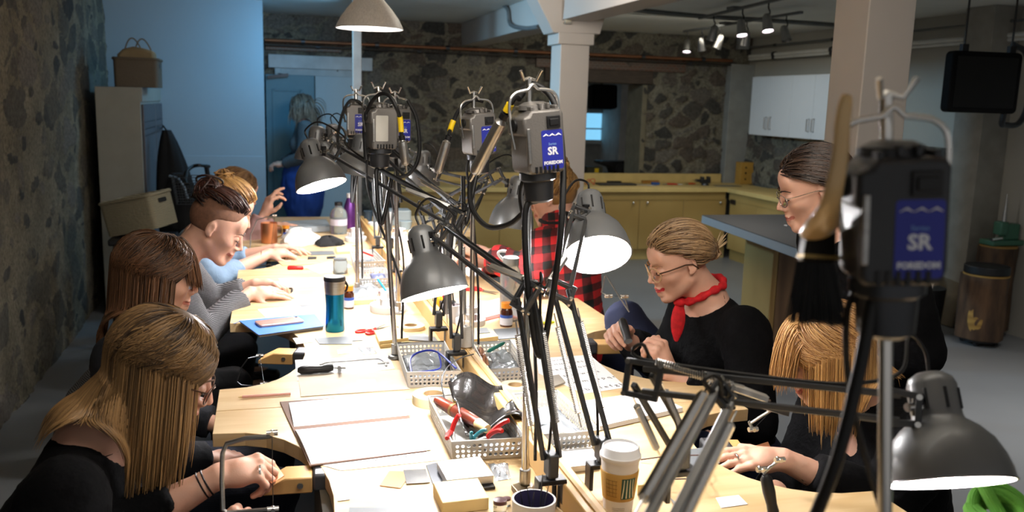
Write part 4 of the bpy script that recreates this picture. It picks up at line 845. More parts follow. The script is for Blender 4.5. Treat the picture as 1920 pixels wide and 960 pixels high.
# 1 front, 2 behind left, 3 back view, 4 small far, 5 nearest at right
p1 = V((XM-.0, 1.62, TZ+.04)); c1 = D_(1005, 264, 1.60)
p1 = V((c1.x+.005, 1.56, TZ+.04))
motor(c1, 1.0, .16, 'front grey shaft grinder motor with blue label above the table centre', None, p1, tilt=-.10,
      hose=[D_(985, 400, 1.62), D_(992, 560, 1.62), D_(1012, 668, 1.63), D_(1035, 560, 1.62), D_(1052, 430, 1.6), D_(1055, 300, 1.62), D_(1040, 195, 1.64), D_(1000, 158, 1.64), D_(972, 185, 1.6)])
motor(D_(896, 250, 2.42), 1.0, .22, 'second grey shaft grinder motor, partly hidden by the ribbed handpiece', None, V((D_(896, 250, 2.42).x, 2.4, TZ+.04)), tilt=-.08,
      hose=[D_(893, 330, 2.42), D_(872, 420, 2.4), D_(868, 330, 2.38)])
motor(D_(712, 240, 2.5), 1.02, .25, 'shaft grinder motor seen from behind with a silver rating label', None, V((D_(720, 240, 2.5).x+.03, 2.5, TZ+.04)), back=True, hose=[D_(705, 330, 2.5), D_(715, 420, 2.5), D_(735, 330, 2.5)])
motor(D_(743, 235, 3.0), 1.0, .3, 'shaft grinder motor with blue label half behind the back-turned one', None, V((D_(750, 235, 3.0).x, 3.05, TZ+.04)), hose=[D_(745, 320, 3.0), D_(752, 380, 3.0)])
motor(D_(668, 224, 3.35), 1.0, -.05, 'smallest far shaft grinder motor with blue label in front of the pale post', None, V((D_(668, 224, 3.35).x, 3.4, TZ+.04)), hose=[D_(662, 300, 3.35), D_(660, 380, 3.35), D_(668, 330, 3.35)])
m5 = D_(1668, 408, .80)
motor(m5, .99, -.36, 'large blurred shaft grinder motor with blue label at the right', None, V((.60, .66, TZ+.04)), tilt=-.06, mat=M('dark_cast_metal', '3e3f41', .45, .5, var=.1),
      hose=[D_(1640, 560, .80), D_(1610, 700, .80), D_(1570, 860, .80), D_(1520, 990, .82)])
# handpieces
handpiece(D_(889, 325, 1.72), D_(943, 222, 1.64), 'ribbed silver handpiece hanging slanted before the two middle motors', (2, 8), [D_(960, 190, 1.62), D_(975, 172, 1.62), D_(990, 162, 1.63)])
handpiece(D_(820, 325, 2.4), D_(839, 262, 2.38), 'silver handpiece with yellow sleeve hanging left of the second motor', (4, 12), [D_(848, 232, 2.4), D_(862, 205, 2.4), D_(885, 188, 2.42), D_(905, 190, 2.44)])
handpiece(D_(761, 310, 2.45), D_(754, 262, 2.43), 'smooth silver handpiece with yellow sleeve hanging right of the back-turned motor', (2, 11), [D_(750, 222, 2.42), D_(742, 200, 2.4), D_(728, 178, 2.4), D_(710, 178, 2.42), D_(692, 200, 2.45), D_(683, 240, 2.5), D_(686, 300, 2.5)])
handpiece(D_(698, 222, 3.3), D_(686, 205, 3.3), 'short silver handpiece beside the smallest far motor', None, [D_(672, 190, 3.3), D_(655, 190, 3.3), D_(640, 220, 3.3), D_(633, 270, 3.3), D_(645, 300, 3.3)], r=.008)
solo('loose_hose', MB().tube(spline([D_(765, 188, 2.7), D_(782, 225, 2.7), D_(786, 290, 2.7), D_(768, 325, 2.7), D_(738, 335, 2.7)], 8), .006, 8), rubber, 'black hose looping down right of the back-turned motor', 'hose')
solo('loose_hose', MB().tube(spline([D_(891, 320, 1.75), D_(882, 340, 1.75), D_(885, 390, 1.75), D_(915, 425, 1.75), D_(955, 420, 1.72), D_(985, 395, 1.7)], 8), .0055, 8), rubber, 'black hose hanging in a wide arc under the ribbed handpiece', 'hose')
# bench brush hanging at the right
t = thing('bench_brush', 'large blurred bench brush with wooden handle and black bristles', 'brush', D_(1535, 600, .85))
hp = [D_(1588, 178, .76), D_(1580, 230, .76), D_(1574, 300, .76), D_(1560, 370, .77), D_(1545, 410, .80), D_(1535, 430, .83)]
mkobj('handle', MB().tube(spline(hp, 5), [.0045, .0062, .0068, .007, .0072, .0074, .0076, .0078, .008, .008, .0082, .0084, .0086, .0088, .009, .0095, .010, .011, .0125, .014, .0155, .0165, .0175, .018, .018, .018][:len(spline(hp, 5))], 16, flat=.55), M('varnished_beech', 'dcb880', .35, coat=.5), t)
fa, fb = D_(1536, 428, .85), D_(1530, 492, .85); fx = (D_(1565, 460, .85)-D_(1505, 456, .85)).normalized()
def slab(a, b, w0, w1, th): 
    n_ = (b-a).cross(fx).normalized(); mb = MB(); P = [a-fx*w0, a+fx*w0, b+fx*w1, b-fx*w1]; return mb.add([p+n_*th for p in P]+[p-n_*th for p in P], [(0, 1, 2, 3), (7, 6, 5, 4), (0, 4, 5, 1), (1, 5, 6, 2), (2, 6, 7, 3), (3, 7, 4, 0)])
mkobj('ferrule', slab(fa, fb, .0135, .016, .011), M('ferrule_dark', '2a2722', .35, .8), t, bevel=.003)
mkobj('ferrule_band', slab(D_(1533, 478, .85), D_(1532, 485, .85), .0165, .0168, .0118), M('brass', 'a98c52', .35, .9), t)
br = MB(); rg = random.Random(3)
for k in range(260):
    u = rg.uniform(-1, 1); v = rg.uniform(-1, 1); a = fb+fx*.0155*u+CF*.009*v; b = D_(1530, 606+rg.uniform(-6, 4), .85)+fx*(.027*u)+CF*.014*v; br.tube([a, (a+b)/2+fx*rg.uniform(-.001, .001), b], [.0012, .0011, .0005], 4)
mkobj('bristles', br, rubber, t)
# green leafy thing at the very bottom right
c = D_(1880, 968, 1.35); t = thing('green_yarn_ball', 'bright green textured knitted piece at the bottom right corner', 'knitting', c); mb = MB()
for k in range(5): mb.tube([c+Vector((.045*math.cos(a+k)*math.cos(k*.6), .045*math.sin(a+k), .04*math.cos(a)*math.sin(k*.8)-.0)) for a in np.linspace(0, 4*PI, 60)], .010, 8)
mkobj('strands', mb, M('green_wool', '4f8a2c', .85, bump=.6), t)
# ================================================================ PEOPLE: signed-distance bodies meshed as one skin
f32 = np.float32
def A3(v): return np.array(v, dtype=f32)
def rcone(a, b, ra, rb):
    a, b = A3(a), A3(b); ab = b-a; L2 = max(float(ab@ab), 1e-10)
    def f(P):
        t = np.clip(((P-a)@ab)/L2, 0, 1); return np.sqrt(((P-a-t[:, None]*ab)**2).sum(1))-(ra+t*(rb-ra))
    return f
def ell(c, r, R=None):
    c, r = A3(c), A3(r)
    def f(P):
        q = P-c
        if R is not None: q = q@R
        k0 = np.sqrt(((q/r)**2).sum(1)); k1 = np.sqrt(((q/(r*r))**2).sum(1))+1e-9; return k0*(k0-1)/k1
    return f
def smin(a, b, k):
    if k <= 0: return np.minimum(a, b)
    h = np.clip(.5+.5*(b-a)/k, 0, 1); return b*(1-h)+a*h-k*h*(1-h)
def smax(a, b, k): return -smin(-a, -b, k)
def combo(ops):
    """ops: (kind, k, fn): u union, s subtract, i intersect, o offset-noise"""
    def f(P):
        d = None
        for kind, k, g in ops:
            if kind == 'n': d = d+g(P); continue
            e = g(P)
            if d is None: d = e
            elif kind == 'u': d = smin(d, e, k)
            elif kind == 's': d = smax(d, -e, k)
            elif kind == 'i': d = smax(d, e, k)
        return d
    return f
def halfspace(p, n):
    p, n = A3(p), A3(Vector(n).normalized()); return lambda P: (P-p)@n
def folds(amp, s, seed=0):
    rg = np.random.default_rng(seed); K = rg.normal(size=(7, 3))*s; ph = rg.random(7)*6.28; w = 1/np.sqrt(np.arange(1, 8))
    K = K*(1+np.arange(7)[:, None]*.5)
    def f(P): 
        q = sum(w[i]*np.sin(P@K[i]+ph[i]+1.3*np.sin(P@K[(i+3) % 7]*.6)) for i in range(7)); return (amp*q/3).astype(f32)
    return f
def surfnet(f, lo, hi, h):
    lo = np.array(lo, float); n = np.ceil((np.array(hi)-lo)/h).astype(int)+1; B = 5
    n = ((n+B-1)//B)*B; nb = n//B
    cb = np.stack(np.meshgrid(*[np.arange(k) for k in nb], indexing='ij'), -1).reshape(-1, 3)
    cen = (lo+(cb*B+(B-1)/2)*h).astype(f32); dc = f(cen); rad = h*B*.87*1.5+h
    V = np.empty(tuple(n), f32); Vb = V.reshape(nb[0], B, nb[1], B, nb[2], B)
    Vb[:] = np.where(np.abs(dc) > rad, dc, 1).reshape(nb[0], 1, nb[1], 1, nb[2], 1)
    act = cb[np.abs(dc) <= rad]
    if len(act):
        lb = np.stack(np.meshgrid(*[np.arange(B)]*3, indexing='ij'), -1).reshape(-1, 3)
        for i in range(0, len(act), 4000):
            a = act[i:i+4000]; idx = (a[:, None, :]*B+lb[None]).reshape(-1, 3); V[idx[:, 0], idx[:, 1], idx[:, 2]] = f((lo+idx*h).astype(f32))
    ins = V < 0; c = np.zeros(tuple(n-1), np.int8); offs = [(i, j, k) for i in (0, 1) for j in (0, 1) for k in (0, 1)]
    sl = lambda o: tuple(slice(o[a], n[a]-1+o[a]) for a in range(3))
    for o in offs: c += ins[sl(o)]
    A = np.argwhere((c > 0) & (c < 8)); vid = -np.ones(tuple(n-1), np.int64); vid[A[:, 0], A[:, 1], A[:, 2]] = np.arange(len(A))
    acc = np.zeros((len(A), 3)); cnt = np.zeros(len(A))
    for o in offs:
        for ax in range(3):
            if o[ax]: continue
            o2 = list(o); o2[ax] = 1; a = V[A[:, 0]+o[0], A[:, 1]+o[1], A[:, 2]+o[2]]; b = V[A[:, 0]+o2[0], A[:, 1]+o2[1], A[:, 2]+o2[2]]
            m = (a < 0) != (b < 0); t = np.where(m, a/np.where(m, a-b, 1), 0); p = np.array(o, float)[None].repeat(len(A), 0); p[:, ax] += t; acc += p*m[:, None]; cnt += m
    verts = lo+(A+acc/cnt[:, None])*h; faces = []
    for ax in range(3):
        u, v = [(1, 2), (2, 0), (0, 1)][ax]; s0 = [slice(1, -1)]*3; s0[ax] = slice(0, -1); s1 = list(s0); s1[ax] = slice(1, None)
        a, b = ins[tuple(s0)], ins[tuple(s1)]; E = np.argwhere(a != b)+np.array([0 if q == ax else 1 for q in range(3)])
        if not len(E): continue
        fl = ins[E[:, 0], E[:, 1], E[:, 2]]; du = np.zeros(3, int); du[u] = 1; dv = np.zeros(3, int); dv[v] = 1
        ok = (E < n-1).all(1); E = E[ok]; fl = fl[ok]
        q = np.stack([vid[tuple((E-du-dv).T)], vid[tuple((E-dv).T)], vid[tuple(E.T)], vid[tuple((E-du).T)]], 1); q = np.where(fl[:, None], q, q[:, ::-1]); faces.append(q[(q >= 0).all(1)])
    return verts, np.concatenate(faces)
def cut(vf, keep):
    v, f = vf; k = keep(v)[f].all(1); f = f[k]; u, inv = np.unique(f, return_inverse=True); return v[u], inv.reshape(f.shape)
def merge(L):
    V, F, o = [], [], 0
    for v, f in L: V.append(v); F.append(f+o); o += len(v)
    return np.concatenate(V), np.concatenate(F)
class Head:
    def __init__(s, c, fwd, up=(0, 0, 1), sc=1.0, turn=0):
        s.c = Vector(c); y = Vector(fwd).normalized(); x = y.cross(Vector(up)).normalized(); z = x.cross(y); s.sc = sc
        s.R = np.array([[x.x, y.x, z.x], [x.y, y.y, z.y], [x.z, y.z, z.z]], dtype=f32)
    def w(s, x, y, z): v = s.R@np.array([x, y, z])*s.sc; return Vector((float(v[0]), float(v[1]), float(v[2])))+s.c
    def d(s, x, y, z): v = s.R@np.array([x, y, z]); return Vector((float(v[0]), float(v[1]), float(v[2])))
    def loc(s, P): return ((P-A3(s.c))@s.R)/s.sc
    def ops(s, nose=1.0, jaw=1.0):
        H = [('u', 0, ell((0, -.012, .030), (.074, .094, .084))), ('u', .03, ell((0, .026, -.030), (.057, .060, .082))), ('u', .02, rcone((.047, .0, -.055), (.012, .062, -.098), .016, .014)), ('u', .02, rcone((-.047, .0, -.055), (-.012, .062, -.098), .016, .014)),
             ('u', .018, ell((0, .078, -.100*jaw), (.018, .015, .015))), ('u', .025, ell((.036, .056, -.022), (.022, .020, .018))), ('u', .025, ell((-.036, .056, -.022), (.022, .020, .018))), ('u', .02, ell((0, .070, .045), (.05, .018, .03))),
             ('s', .012, ell((.031, .103, .004), (.019, .018, .012))), ('s', .012, ell((-.031, .103, .004), (.019, .018, .012))),
             ('u', .006, ell((.031, .0765, .001), (.0155, .0125, .0115))), ('u', .006, ell((-.031, .0765, .001), (.0155, .0125, .0115))),
             ('u', .010, rcone((0, .086, .014), (0, .1085*nose, -.027), .0058, .0088)), ('u', .006, ell((.0095, .096, -.034), (.0078, .010, .0068))), ('u', .006, ell((-.0095, .096, -.034), (.0078, .010, .0068))),
             ('u', .008, rcone((0, .084, -.045), (0, .086, -.078), .015, .014)), ('u', .004, ell((0, .0925, -.0575), (.021, .0095, .0048))), ('u', .004, ell((0, .0915, -.0672), (.018, .0095, .0055))), ('s', .002, ell((0, .1025, -.0622), (.022, .008, .0012)))]
        for q in (-1, 1):
            H += [('u', .004, ell((q*.075, -.012, -.004), (.006, .0155, .027))), ('s', .005, ell((q*.083, -.008, -.001), (.006, .0085, .015))), ('u', .004, ell((q*.073, -.004, -.026), (.005, .008, .008)))]
        g = combo(H); return lambda P: g(s.loc(P).astype(f32))*s.sc
FING = [(.030, .088, (.040, .025, .019)), (.010, .092, (.044, .028, .020)), (-.010, .088, (.041, .026, .019)), (-.028, .079, (.032, .020, .017))]
def hand_ops(W, D, N, side, curls, thumb=(.6, .75, -.25, 25), spread=0.06, s=.92):
    """side=+1/-1 puts the thumb on that side of D x N"""
    D = Vector(D).normalized(); N = Vector(N); N = (N-D*N.dot(D)).normalized(); S_ = D.cross(N)*side; W = Vector(W); ops = []; tips = []
    palm = []
    for i, (sx, ln, _) in enumerate(FING):
        k = W+D*ln*s+S_*sx*s; palm.append(('u', .012, rcone(W+S_*sx*.45*s+D*.004, k-N*.002, .0165*s, .0105*s)))
    palm.append(('u', .015, ell(W+D*.045*s-N*.006*s, (.028*s,)*3)))
    tb = W+D*.018*s+S_*.020*s-N*.006*s; td = (D*thumb[0]+S_*thumb[1]+N*thumb[2]).normalized(); t1 = tb+td*.042*s
    ax = td.cross(D).normalized() if td.cross(D).length > 1e-3 else N; q = Matrix.Rotation(math.radians(thumb[3]), 3, ax); td2 = q@td; t2 = t1+td2*.030*s; td3 = q@td2; t3 = t2+td3*.024*s
    palm += [('u', .016, rcone(tb, t1, .016*s, .0115*s)), ('u', .004, rcone(t1, t2, .0108*s, .0095*s)), ('u', .003, rcone(t2, t3, .0097*s, .0075*s))]
    fing = []
    for i, (sx, ln, ph) in enumerate(FING):
        k = W+D*ln*s+S_*sx*s; d = (D+S_*spread*(1.5-i)*.6).normalized(); a = 0; p = k; r = (.0096, .0088, .0080, .0068)
        c = curls[i]; fo = [] ; sg = []
        for j in range(3):
            a += math.radians(c[j]); dd = d*math.cos(a)-N*math.sin(a); q_ = p+dd*ph[j]*s; sg.append(rcone(p, q_, r[j]*s, r[j+1]*s)); p = q_
        tips.append(p); fing.append(sg)
    gp = combo(palm)
    def f(P):
        d = gp(P)
        for sg in fing:
            e = sg[0](P)
            for g in sg[1:]: e = smin(e, g(P), .003)
            d = smin(d, e, .0045)
        return d
    return f, tips, t3
RELAX = [(30, 35, 20), (35, 40, 20), (40, 45, 25), (45, 45, 25)]
FLAT = [(12, 14, 8), (14, 16, 8), (18, 18, 10), (22, 22, 12)]
FIST = [(60, 75, 40), (65, 80, 40), (70, 80, 40), (72, 80, 40)]
PINCH = [(48, 45, 25), (55, 50, 25), (62, 55, 30), (66, 60, 30)]
def tube_bulk(P, r, cols=None, k=3):
    """P (N, T, 3) strands -> one mesh with 3-sided tapering tubes"""
    N, T, _ = P.shape; t = np.gradient(P, axis=1); t /= np.linalg.norm(t, axis=2, keepdims=True)+1e-9
    ref = np.array([.3, .5, .81]); u = np.cross(t, ref); u /= np.linalg.norm(u, axis=2, keepdims=True)+1e-9; v = np.cross(t, u)
    rr = r*np.concatenate([np.linspace(.8, 1, 3), np.ones(T-6), np.linspace(.9, .15, 3)])[None, :, None]; rings = []
    for j in range(k): a = 2*PI*j/k; rings.append(P+rr*(u*math.cos(a)+v*math.sin(a)))
    V = np.stack(rings, 2).reshape(-1, 3); idx = np.arange(N*T*k).reshape(N, T, k); F = []
    for j in range(k): j2 = (j+1) % k; F.append(np.stack([idx[:, :-1, j], idx[:, :-1, j2], idx[:, 1:, j2], idx[:, 1:, j]], -1).reshape(-1, 4))
    return V, np.concatenate(F)
def hair(h, n, length, comb, mats, parent, region=None, steps=18, r=.0016, seed=1, tieto=None, body=None, front=None, jit=.15, fringe=None, name='hair', blend_tip=.5, puff=.006, wgrav=.25):
    """strands grow on the scalp, follow the comb direction, then fall; colliders keep them outside head and body"""
    rg = np.random.default_rng(seed); pts = []
    while len(pts) < n:
        d = rg.normal(size=(n*3, 3)); d /= np.linalg.norm(d, axis=1)[:, None]
        # scalp: above a hairline falling towards the back
        y, z = d[:, 1], d[:, 2]; ok = (z > (.36*y+.06)*1.0) | ((y < -.1) & (z > -.45+.2*np.abs(y+.1))) | ((np.abs(d[:, 0]) > .75) & (y < .25) & (z > -.05))
        if region is not None: ok &= region(d)
        pts += list(d[ok])
    d = np.array(pts[:n]); rad = np.array([.076, .096, .086]); cen = np.array([0, -.012, .030]); P = d*rad+cen
    Nn = d/rad; Nn /= np.linalg.norm(Nn, axis=1)[:, None]
    g = (np.array([0, 0, -1.])@h.R.astype(float)); dirn = comb(P); dirn += rg.normal(size=(n, 3))*jit; dirn -= Nn*(dirn*Nn).sum(1)[:, None]; dirn /= np.linalg.norm(dirn, axis=1)[:, None]+1e-9
    L = length*(1+rg.normal(size=n)*.07) if np.isscalar(length) else length(P, rg); st = (L/(steps-1))[:, None]; path = [P.copy()]; lift = puff*(.5+rg.random(n))[:, None]
    sw = rg.normal(size=(n, 3))*.05; al = np.ones(n, bool)
    for k in range(steps-1):
        if tieto is not None:
            dv = tieto-P; dist = np.linalg.norm(dv, axis=1)[:, None]; tgt = dv/(dist+1e-9); w_ = .5
        else: tgt = np.broadcast_to(g, P.shape); w_ = wgrav+.25*(k/steps)
        q = P-cen; Nn = q/(rad**2); Nn /= np.linalg.norm(Nn, axis=1)[:, None]
        dirn = dirn*(1-w_)+tgt*w_+sw*.25; s_ = (q/rad); on = np.linalg.norm(s_, axis=1) < 1.14
        tn = dirn-Nn*np.minimum((dirn*Nn).sum(1), 0)[:, None]; dirn = np.where(on[:, None], tn, dirn); dirn /= np.linalg.norm(dirn, axis=1)[:, None]+1e-9
        stp = st if tieto is None else np.minimum(st, dist*.8); P = P+dirn*stp; q = P-cen; s_ = np.linalg.norm(q/(rad+lift+.004), axis=1)[:, None]; P = np.where(s_ < 1, cen+q/np.maximum(s_, .05), P)
        if tieto is None:   # keep off the face, ears and neck
            qn = P-np.array([0, .026, -.03]); fn = np.linalg.norm(qn/np.array([.064, .068, .088]), axis=1)[:, None]; P = np.where(fn < 1, np.array([0, .026, -.03])+qn/np.maximum(fn, .05), P)
            if front is not None: lim = front+np.maximum(P[:, 2]-.01, 0)*1.2; P[:, 1] = np.where((P[:, 2] < .09), np.minimum(P[:, 1], lim), P[:, 1])
            Wp = P@h.R.T.astype(float)*h.sc+np.array(h.c)
            if body is not None:
                for (a, b, ra, rb) in body:
                    a_, b_ = np.array(a), np.array(b); ab = b_-a_; t = np.clip(((Wp-a_)@ab)/(ab@ab), 0, 1); c_ = a_+t[:, None]*ab; dd = Wp-c_; dl = np.linalg.norm(dd, axis=1)[:, None]; R_ = (ra+t*(rb-ra))[:, None]; Wp = np.where(dl < R_, c_+dd/np.maximum(dl, 1e-4)*R_, Wp)
                P = ((Wp-np.array(h.c))@h.R.astype(float))/h.sc
        path.append(P.copy())
    X = np.stack(path, 1); X = X@h.R.T.astype(float)*h.sc+np.array(h.c); V, F = tube_bulk(X, r); o = mkobj(name, (V, F), mats, parent, smooth=2)
    tint = np.clip(rg.random(n)[:, None]*.75+np.linspace(0, 1, steps)[None]*blend_tip-.15+.15*np.sin(X[:, :1, 0]*90+X[:, :1, 2]*60), 0, 1)
    a = o.data.attributes.new('tint', 'FLOAT', 'POINT'); a.data.foreach_set('value', np.repeat(tint, 3, axis=1).ravel().astype(f32)); return o
def bob(h, n, length, mats, parent, tmin=60, r=.0016, steps=20, seed=1, body=None, lift=.010, curl=.0, flare=.0, blend_tip=.5, name='hair', hang=.5, part=.0, jit=1.0, wav=.004, sweep=.0, elend=-8):
    elend_ = elend
    """hair parted on top: every strand runs over the skull to its own place in the curtain, then hangs"""
    rg = np.random.default_rng(seed); az = rg.uniform(-180, 180, n); el = np.degrees(np.arcsin(rg.uniform(.02, 1, n))); a_ = np.abs(az)
    hl = np.clip(27-a_*.42, -10, 27); el = np.maximum(el, hl+rg.uniform(0, 12, n)); sx = np.where(np.sin(np.radians(az))*np.cos(np.radians(el)) > part, 1., -1.)
    azs = np.where(np.sign(az) == sx, a_, -a_); tgt = tmin+(180-tmin)*(np.clip(azs, 0, 180)/180)**.9+rg.normal(size=n)*7*jit
    L = length(n, rg) if callable(length) else length*(1+rg.normal(size=n)*.05)
    rad = np.array([.076, .096, .086]); cen = np.array([0, -.012, .030]); lf = lift*(.35+rg.random(n)*.9)
    nn = int(steps*.5); P = []; g = np.array([0, 0, -1.])@h.R.astype(float); hd = g*hang+np.array([0, 0, -1.])*(1-hang)+np.array([0, -sweep, 0]); hd /= np.linalg.norm(hd)
    elend = elend_+rg.uniform(-22, 12, n); arcL = np.radians(el-elend)*.092
    for k in range(nn):
        s_ = k/(nn-1); e = np.radians(el+(elend-el)*s_); q = s_**.75; A_ = np.radians(azs+(tgt-azs)*q)*sx; d = np.stack([np.sin(A_)*np.cos(e), np.cos(A_)*np.cos(e), np.sin(e)], 1); P.append(cen+d*(rad+(lf*min(1, s_*2.5+.15))[:, None]))
    rest = np.maximum(L-arcL, .02)/(steps-nn); out = np.stack([np.sin(np.radians(tgt)*sx), np.cos(np.radians(tgt)), np.zeros(n)], 1); ph = rg.random(n)*6.28; p = P[-1]
    for k in range(steps-nn):
        u = (k+1)/(steps-nn); d = hd+out*(flare*u-curl*u*u)+np.stack([np.sin(ph+u*4), np.cos(ph*1.7+u*4), np.zeros(n)], 1)*wav*20*.12
        p = p+d/np.linalg.norm(d, axis=1)[:, None]*rest[:, None]
        Wp = p@h.R.T.astype(float)*h.sc+np.array(h.c)
        for (a, b, ra, rb) in (body or []):
            A0, B0 = np.array(a), np.array(b); ab = B0-A0; t = np.clip(((Wp-A0)@ab)/(ab@ab), 0, 1); c_ = A0+t[:, None]*ab; dd = Wp-c_; dl = np.linalg.norm(dd, axis=1)[:, None]; R_ = (ra+t*(rb-ra))[:, None]+lf[:, None]*.6; Wp = np.where(dl < R_, c_+dd/np.maximum(dl, 1e-4)*R_, Wp)
        p = ((Wp-np.array(h.c))@h.R.astype(float))/h.sc; P.append(p)
    X = np.stack(P, 1)@h.R.T.astype(float)*h.sc+np.array(h.c); V, F = tube_bulk(X, r); o = mkobj(name, (V, F), mats, parent, smooth=2); grp = .5+.5*np.sin(tgt*.9*sx+3*np.sin(tgt*.37))
    tint = np.clip(rg.random(n)[:, None]*.5+grp[:, None]*.3+np.linspace(0, 1, steps)[None]**1.5*blend_tip-.12, 0, 1)
    a = o.data.attributes.new('tint', 'FLOAT', 'POINT'); a.data.foreach_set('value', np.repeat(tint, 3, axis=1).ravel().astype(f32)); return o
def cap(h, mats, parent, thick=.006, line=.62, off=.18, extra=None, name='hair_base', ear=True):
    """close-fitting layer of hair below the strands, as a shell with the hairline cut"""
    g = ell((0, -.012, .030), (.074+thick, .094+thick, .084+thick)); E = [('u', 0, g)]
    if extra: E += extra
    E += [('s', .012, ell((0, .085, -.010), (.070, .078, .080))), ('s', .01, ell((0, .03, -.11), (.12, .13, .075)))]
    hline = lambda P: smax(((P[:, 2]-.03)/.092-(.36*(P[:, 1]+.012)/.1+.02))*.07, -(P[:, 1]+.012), .01)
    if ear: E.append(('s', .008, hline))
    c = combo(E); lo = np.array(h.c)-.2*h.sc; hi = np.array(h.c)+.2*h.sc
    v, f = surfnet(lambda P: c(h.loc(P).astype(f32))*h.sc, lo, hi, .005); o = mkobj(name, (v, f), mats, parent, smooth=2)
    a = o.data.attributes.new('tint', 'FLOAT', 'POINT'); a.data.foreach_set('value', np.full(len(v), .2, f32)); return o
def hairmat(name, dark, light, rough=.38):
    return M(name, light, rough, col2=dark, attr='tint', var=.1, coat=.0)
skinm = M('fair_skin', 'cfa08a', .48, var=.05, vs=25, bump=.06, bs=350, sss=.12); lipm = M('lip_skin', 'b06a5c', .4, var=.05); lipred = M('lip_red', 'b22f34', .35, var=.05)
def person(label, hd, J, cloth, hem=None, neck=(.085, .02), hands=None, skin=None, lips=None, legs=True, sleeve=.9, thick=.012, fold=.006, group=None, name='person', base=None, cut_extra=None, hres=.0035, torso=1.0, nose=1.0, trousers=None, seedf=1, cloth_extra=None, sleeveL=None):
    """J: dict of joints pel, che, nek, sR, sL, eR, eL, wR, wL, kR, kL, aR, aL"""
    J = {k: Vector(v) for k, v in J.items()}; base = base or Vector((J['pel'].x, J['pel'].y, 0)); t = thing(name, label, 'person', base, group); sc = hd.sc
    up = (J['che']-J['pel']).normalized(); rt = (J['sR']-J['sL']).normalized(); fw = up.cross(rt).normalized(); rt = fw.cross(up)
    R = np.array([[rt.x, fw.x, up.x], [rt.y, fw.y, up.y], [rt.z, fw.z, up.z]], dtype=f32)
    k = torso; ch, pe = J['che'], J['pel']; wa = (ch*.45+pe*.55)
    tor = [('u', 0, ell(ch, (.150*k, .100*k, .17), R)), ('u', .08, ell(wa, (.125*k, .095*k, .13), R)), ('u', .06, ell(pe, (.168*k, .125*k, .13), R)), ('u', .05, rcone(J['nek']+(ch-J['nek'])*.2, J['sR']*.85+ch*.15, .045, .050)), ('u', .05, rcone(J['nek']+(ch-J['nek'])*.2, J['sL']*.85+ch*.15, .045, .050)),
           ('u', .04, ell(ch+Vector(R[:, 1])*.075*k+Vector(R[:, 0])*.065-up*.02, (.062, .055, .065), R)), ('u', .04, ell(ch+Vector(R[:, 1])*.075*k-Vector(R[:, 0])*.065-up*.02, (.062, .055, .065), R))]
    arm = []
    for s_ in 'RL':
        arm += [('u', .04, rcone(J['s'+s_], J['e'+s_], .050, .038)), ('u', .012, rcone(J['e'+s_], J['e'+s_].lerp(J['w'+s_], .35), .038, .038)), ('u', .012, rcone(J['e'+s_].lerp(J['w'+s_], .35), J['w'+s_], .038, .0235))]
    leg = []
    if legs:
        for s_, q in (('R', 1), ('L', -1)):
            hp_ = pe+rt*.085*q; leg += [('u', .05, rcone(hp_, J['k'+s_], .085, .058)), ('u', .02, rcone(J['k'+s_], J['a'+s_], .056, .038)), ('u', .02, rcone(J['a'+s_], J['a'+s_]+Vector((fw.x, fw.y, 0)).normalized()*.16+Vector((0, 0, -.035)), .042, .03))]
    nk_top = hd.w(0, -.022, -.045); nkm = (nk_top+J['nek'])/2; neckf = [('u', .02, rcone(nk_top, J['nek']-(J['nek']-nk_top)*.0, .050, .057)), ('u', .03, rcone(J['nek'], ch.lerp(J['nek'], .5), .06, .08))]
    H = hd.ops(nose=nose); hnds = {}; wr = []
    for s_ in 'RL':
        if hands and s_ in hands: hf, tips, tt = hand_ops(J['w'+s_], *hands[s_]); hnds[s_] = (hf, tips, tt)
    bodyf = combo([('u', 0, combo(tor+neckf+arm+leg))]+[('u', .02, H)]+[('u', .010, v[0]) for v in hnds.values()])
    allp = [np.array(v) for v in J.values()]; lo = np.min(allp, 0)-.2; hi = np.max(allp, 0)+.2; lo[2] = max(lo[2], -.0)
    parts = []; hc = np.array(hd.c); hb = .135*sc; fine = []
    fine.append((hc-hb, hc+hb, hres))
    for s_, v in hnds.items():
        pc = np.array([J['w'+s_]*.5+v[1][1]*.5, v[2], *v[1], J['w'+s_]]); l, h_ = pc.min(0)-.03, pc.max(0)+.03; fine.append((l, h_, .0026 if hres < .0045 else .004))
    vf = surfnet(bodyf, lo, np.maximum(hi, hc+.2), .011)
    for l, h_, _ in fine: vf = cut(vf, lambda v, l=l, h_=h_: ~((v > l+.004) & (v < h_-.004)).all(1))
    parts.append(vf)
    for i, (l, h_, rs) in enumerate(fine):
        g = surfnet(bodyf, l-rs*6, h_+rs*6, rs); g = cut(g, lambda v: ((v > l-.006) & (v < h_+.006)).all(1))
        for l2, h2, _ in fine[:i]: g = cut(g, lambda v, l2=l2, h2=h2: ~((v > l2) & (v < h2)).all(1))
        parts.append(g)
    V, F = merge(parts); bo = mkobj('body', (V, F), [skin or skinm, lips or lipm], t, smooth=2)
    ctr = hd.loc(V[F].mean(1)); li = ((ctr[:, 0]/.0215)**2+((ctr[:, 2]+.0622)/.0088)**2 < 1) & (ctr[:, 1] > .078); bo.data.polygons.foreach_set('material_index', li.astype(np.int32))
    # clothing follows the body
    sl = {'R': sleeve, 'L': sleeve if sleeveL is None else sleeveL}; ca = []
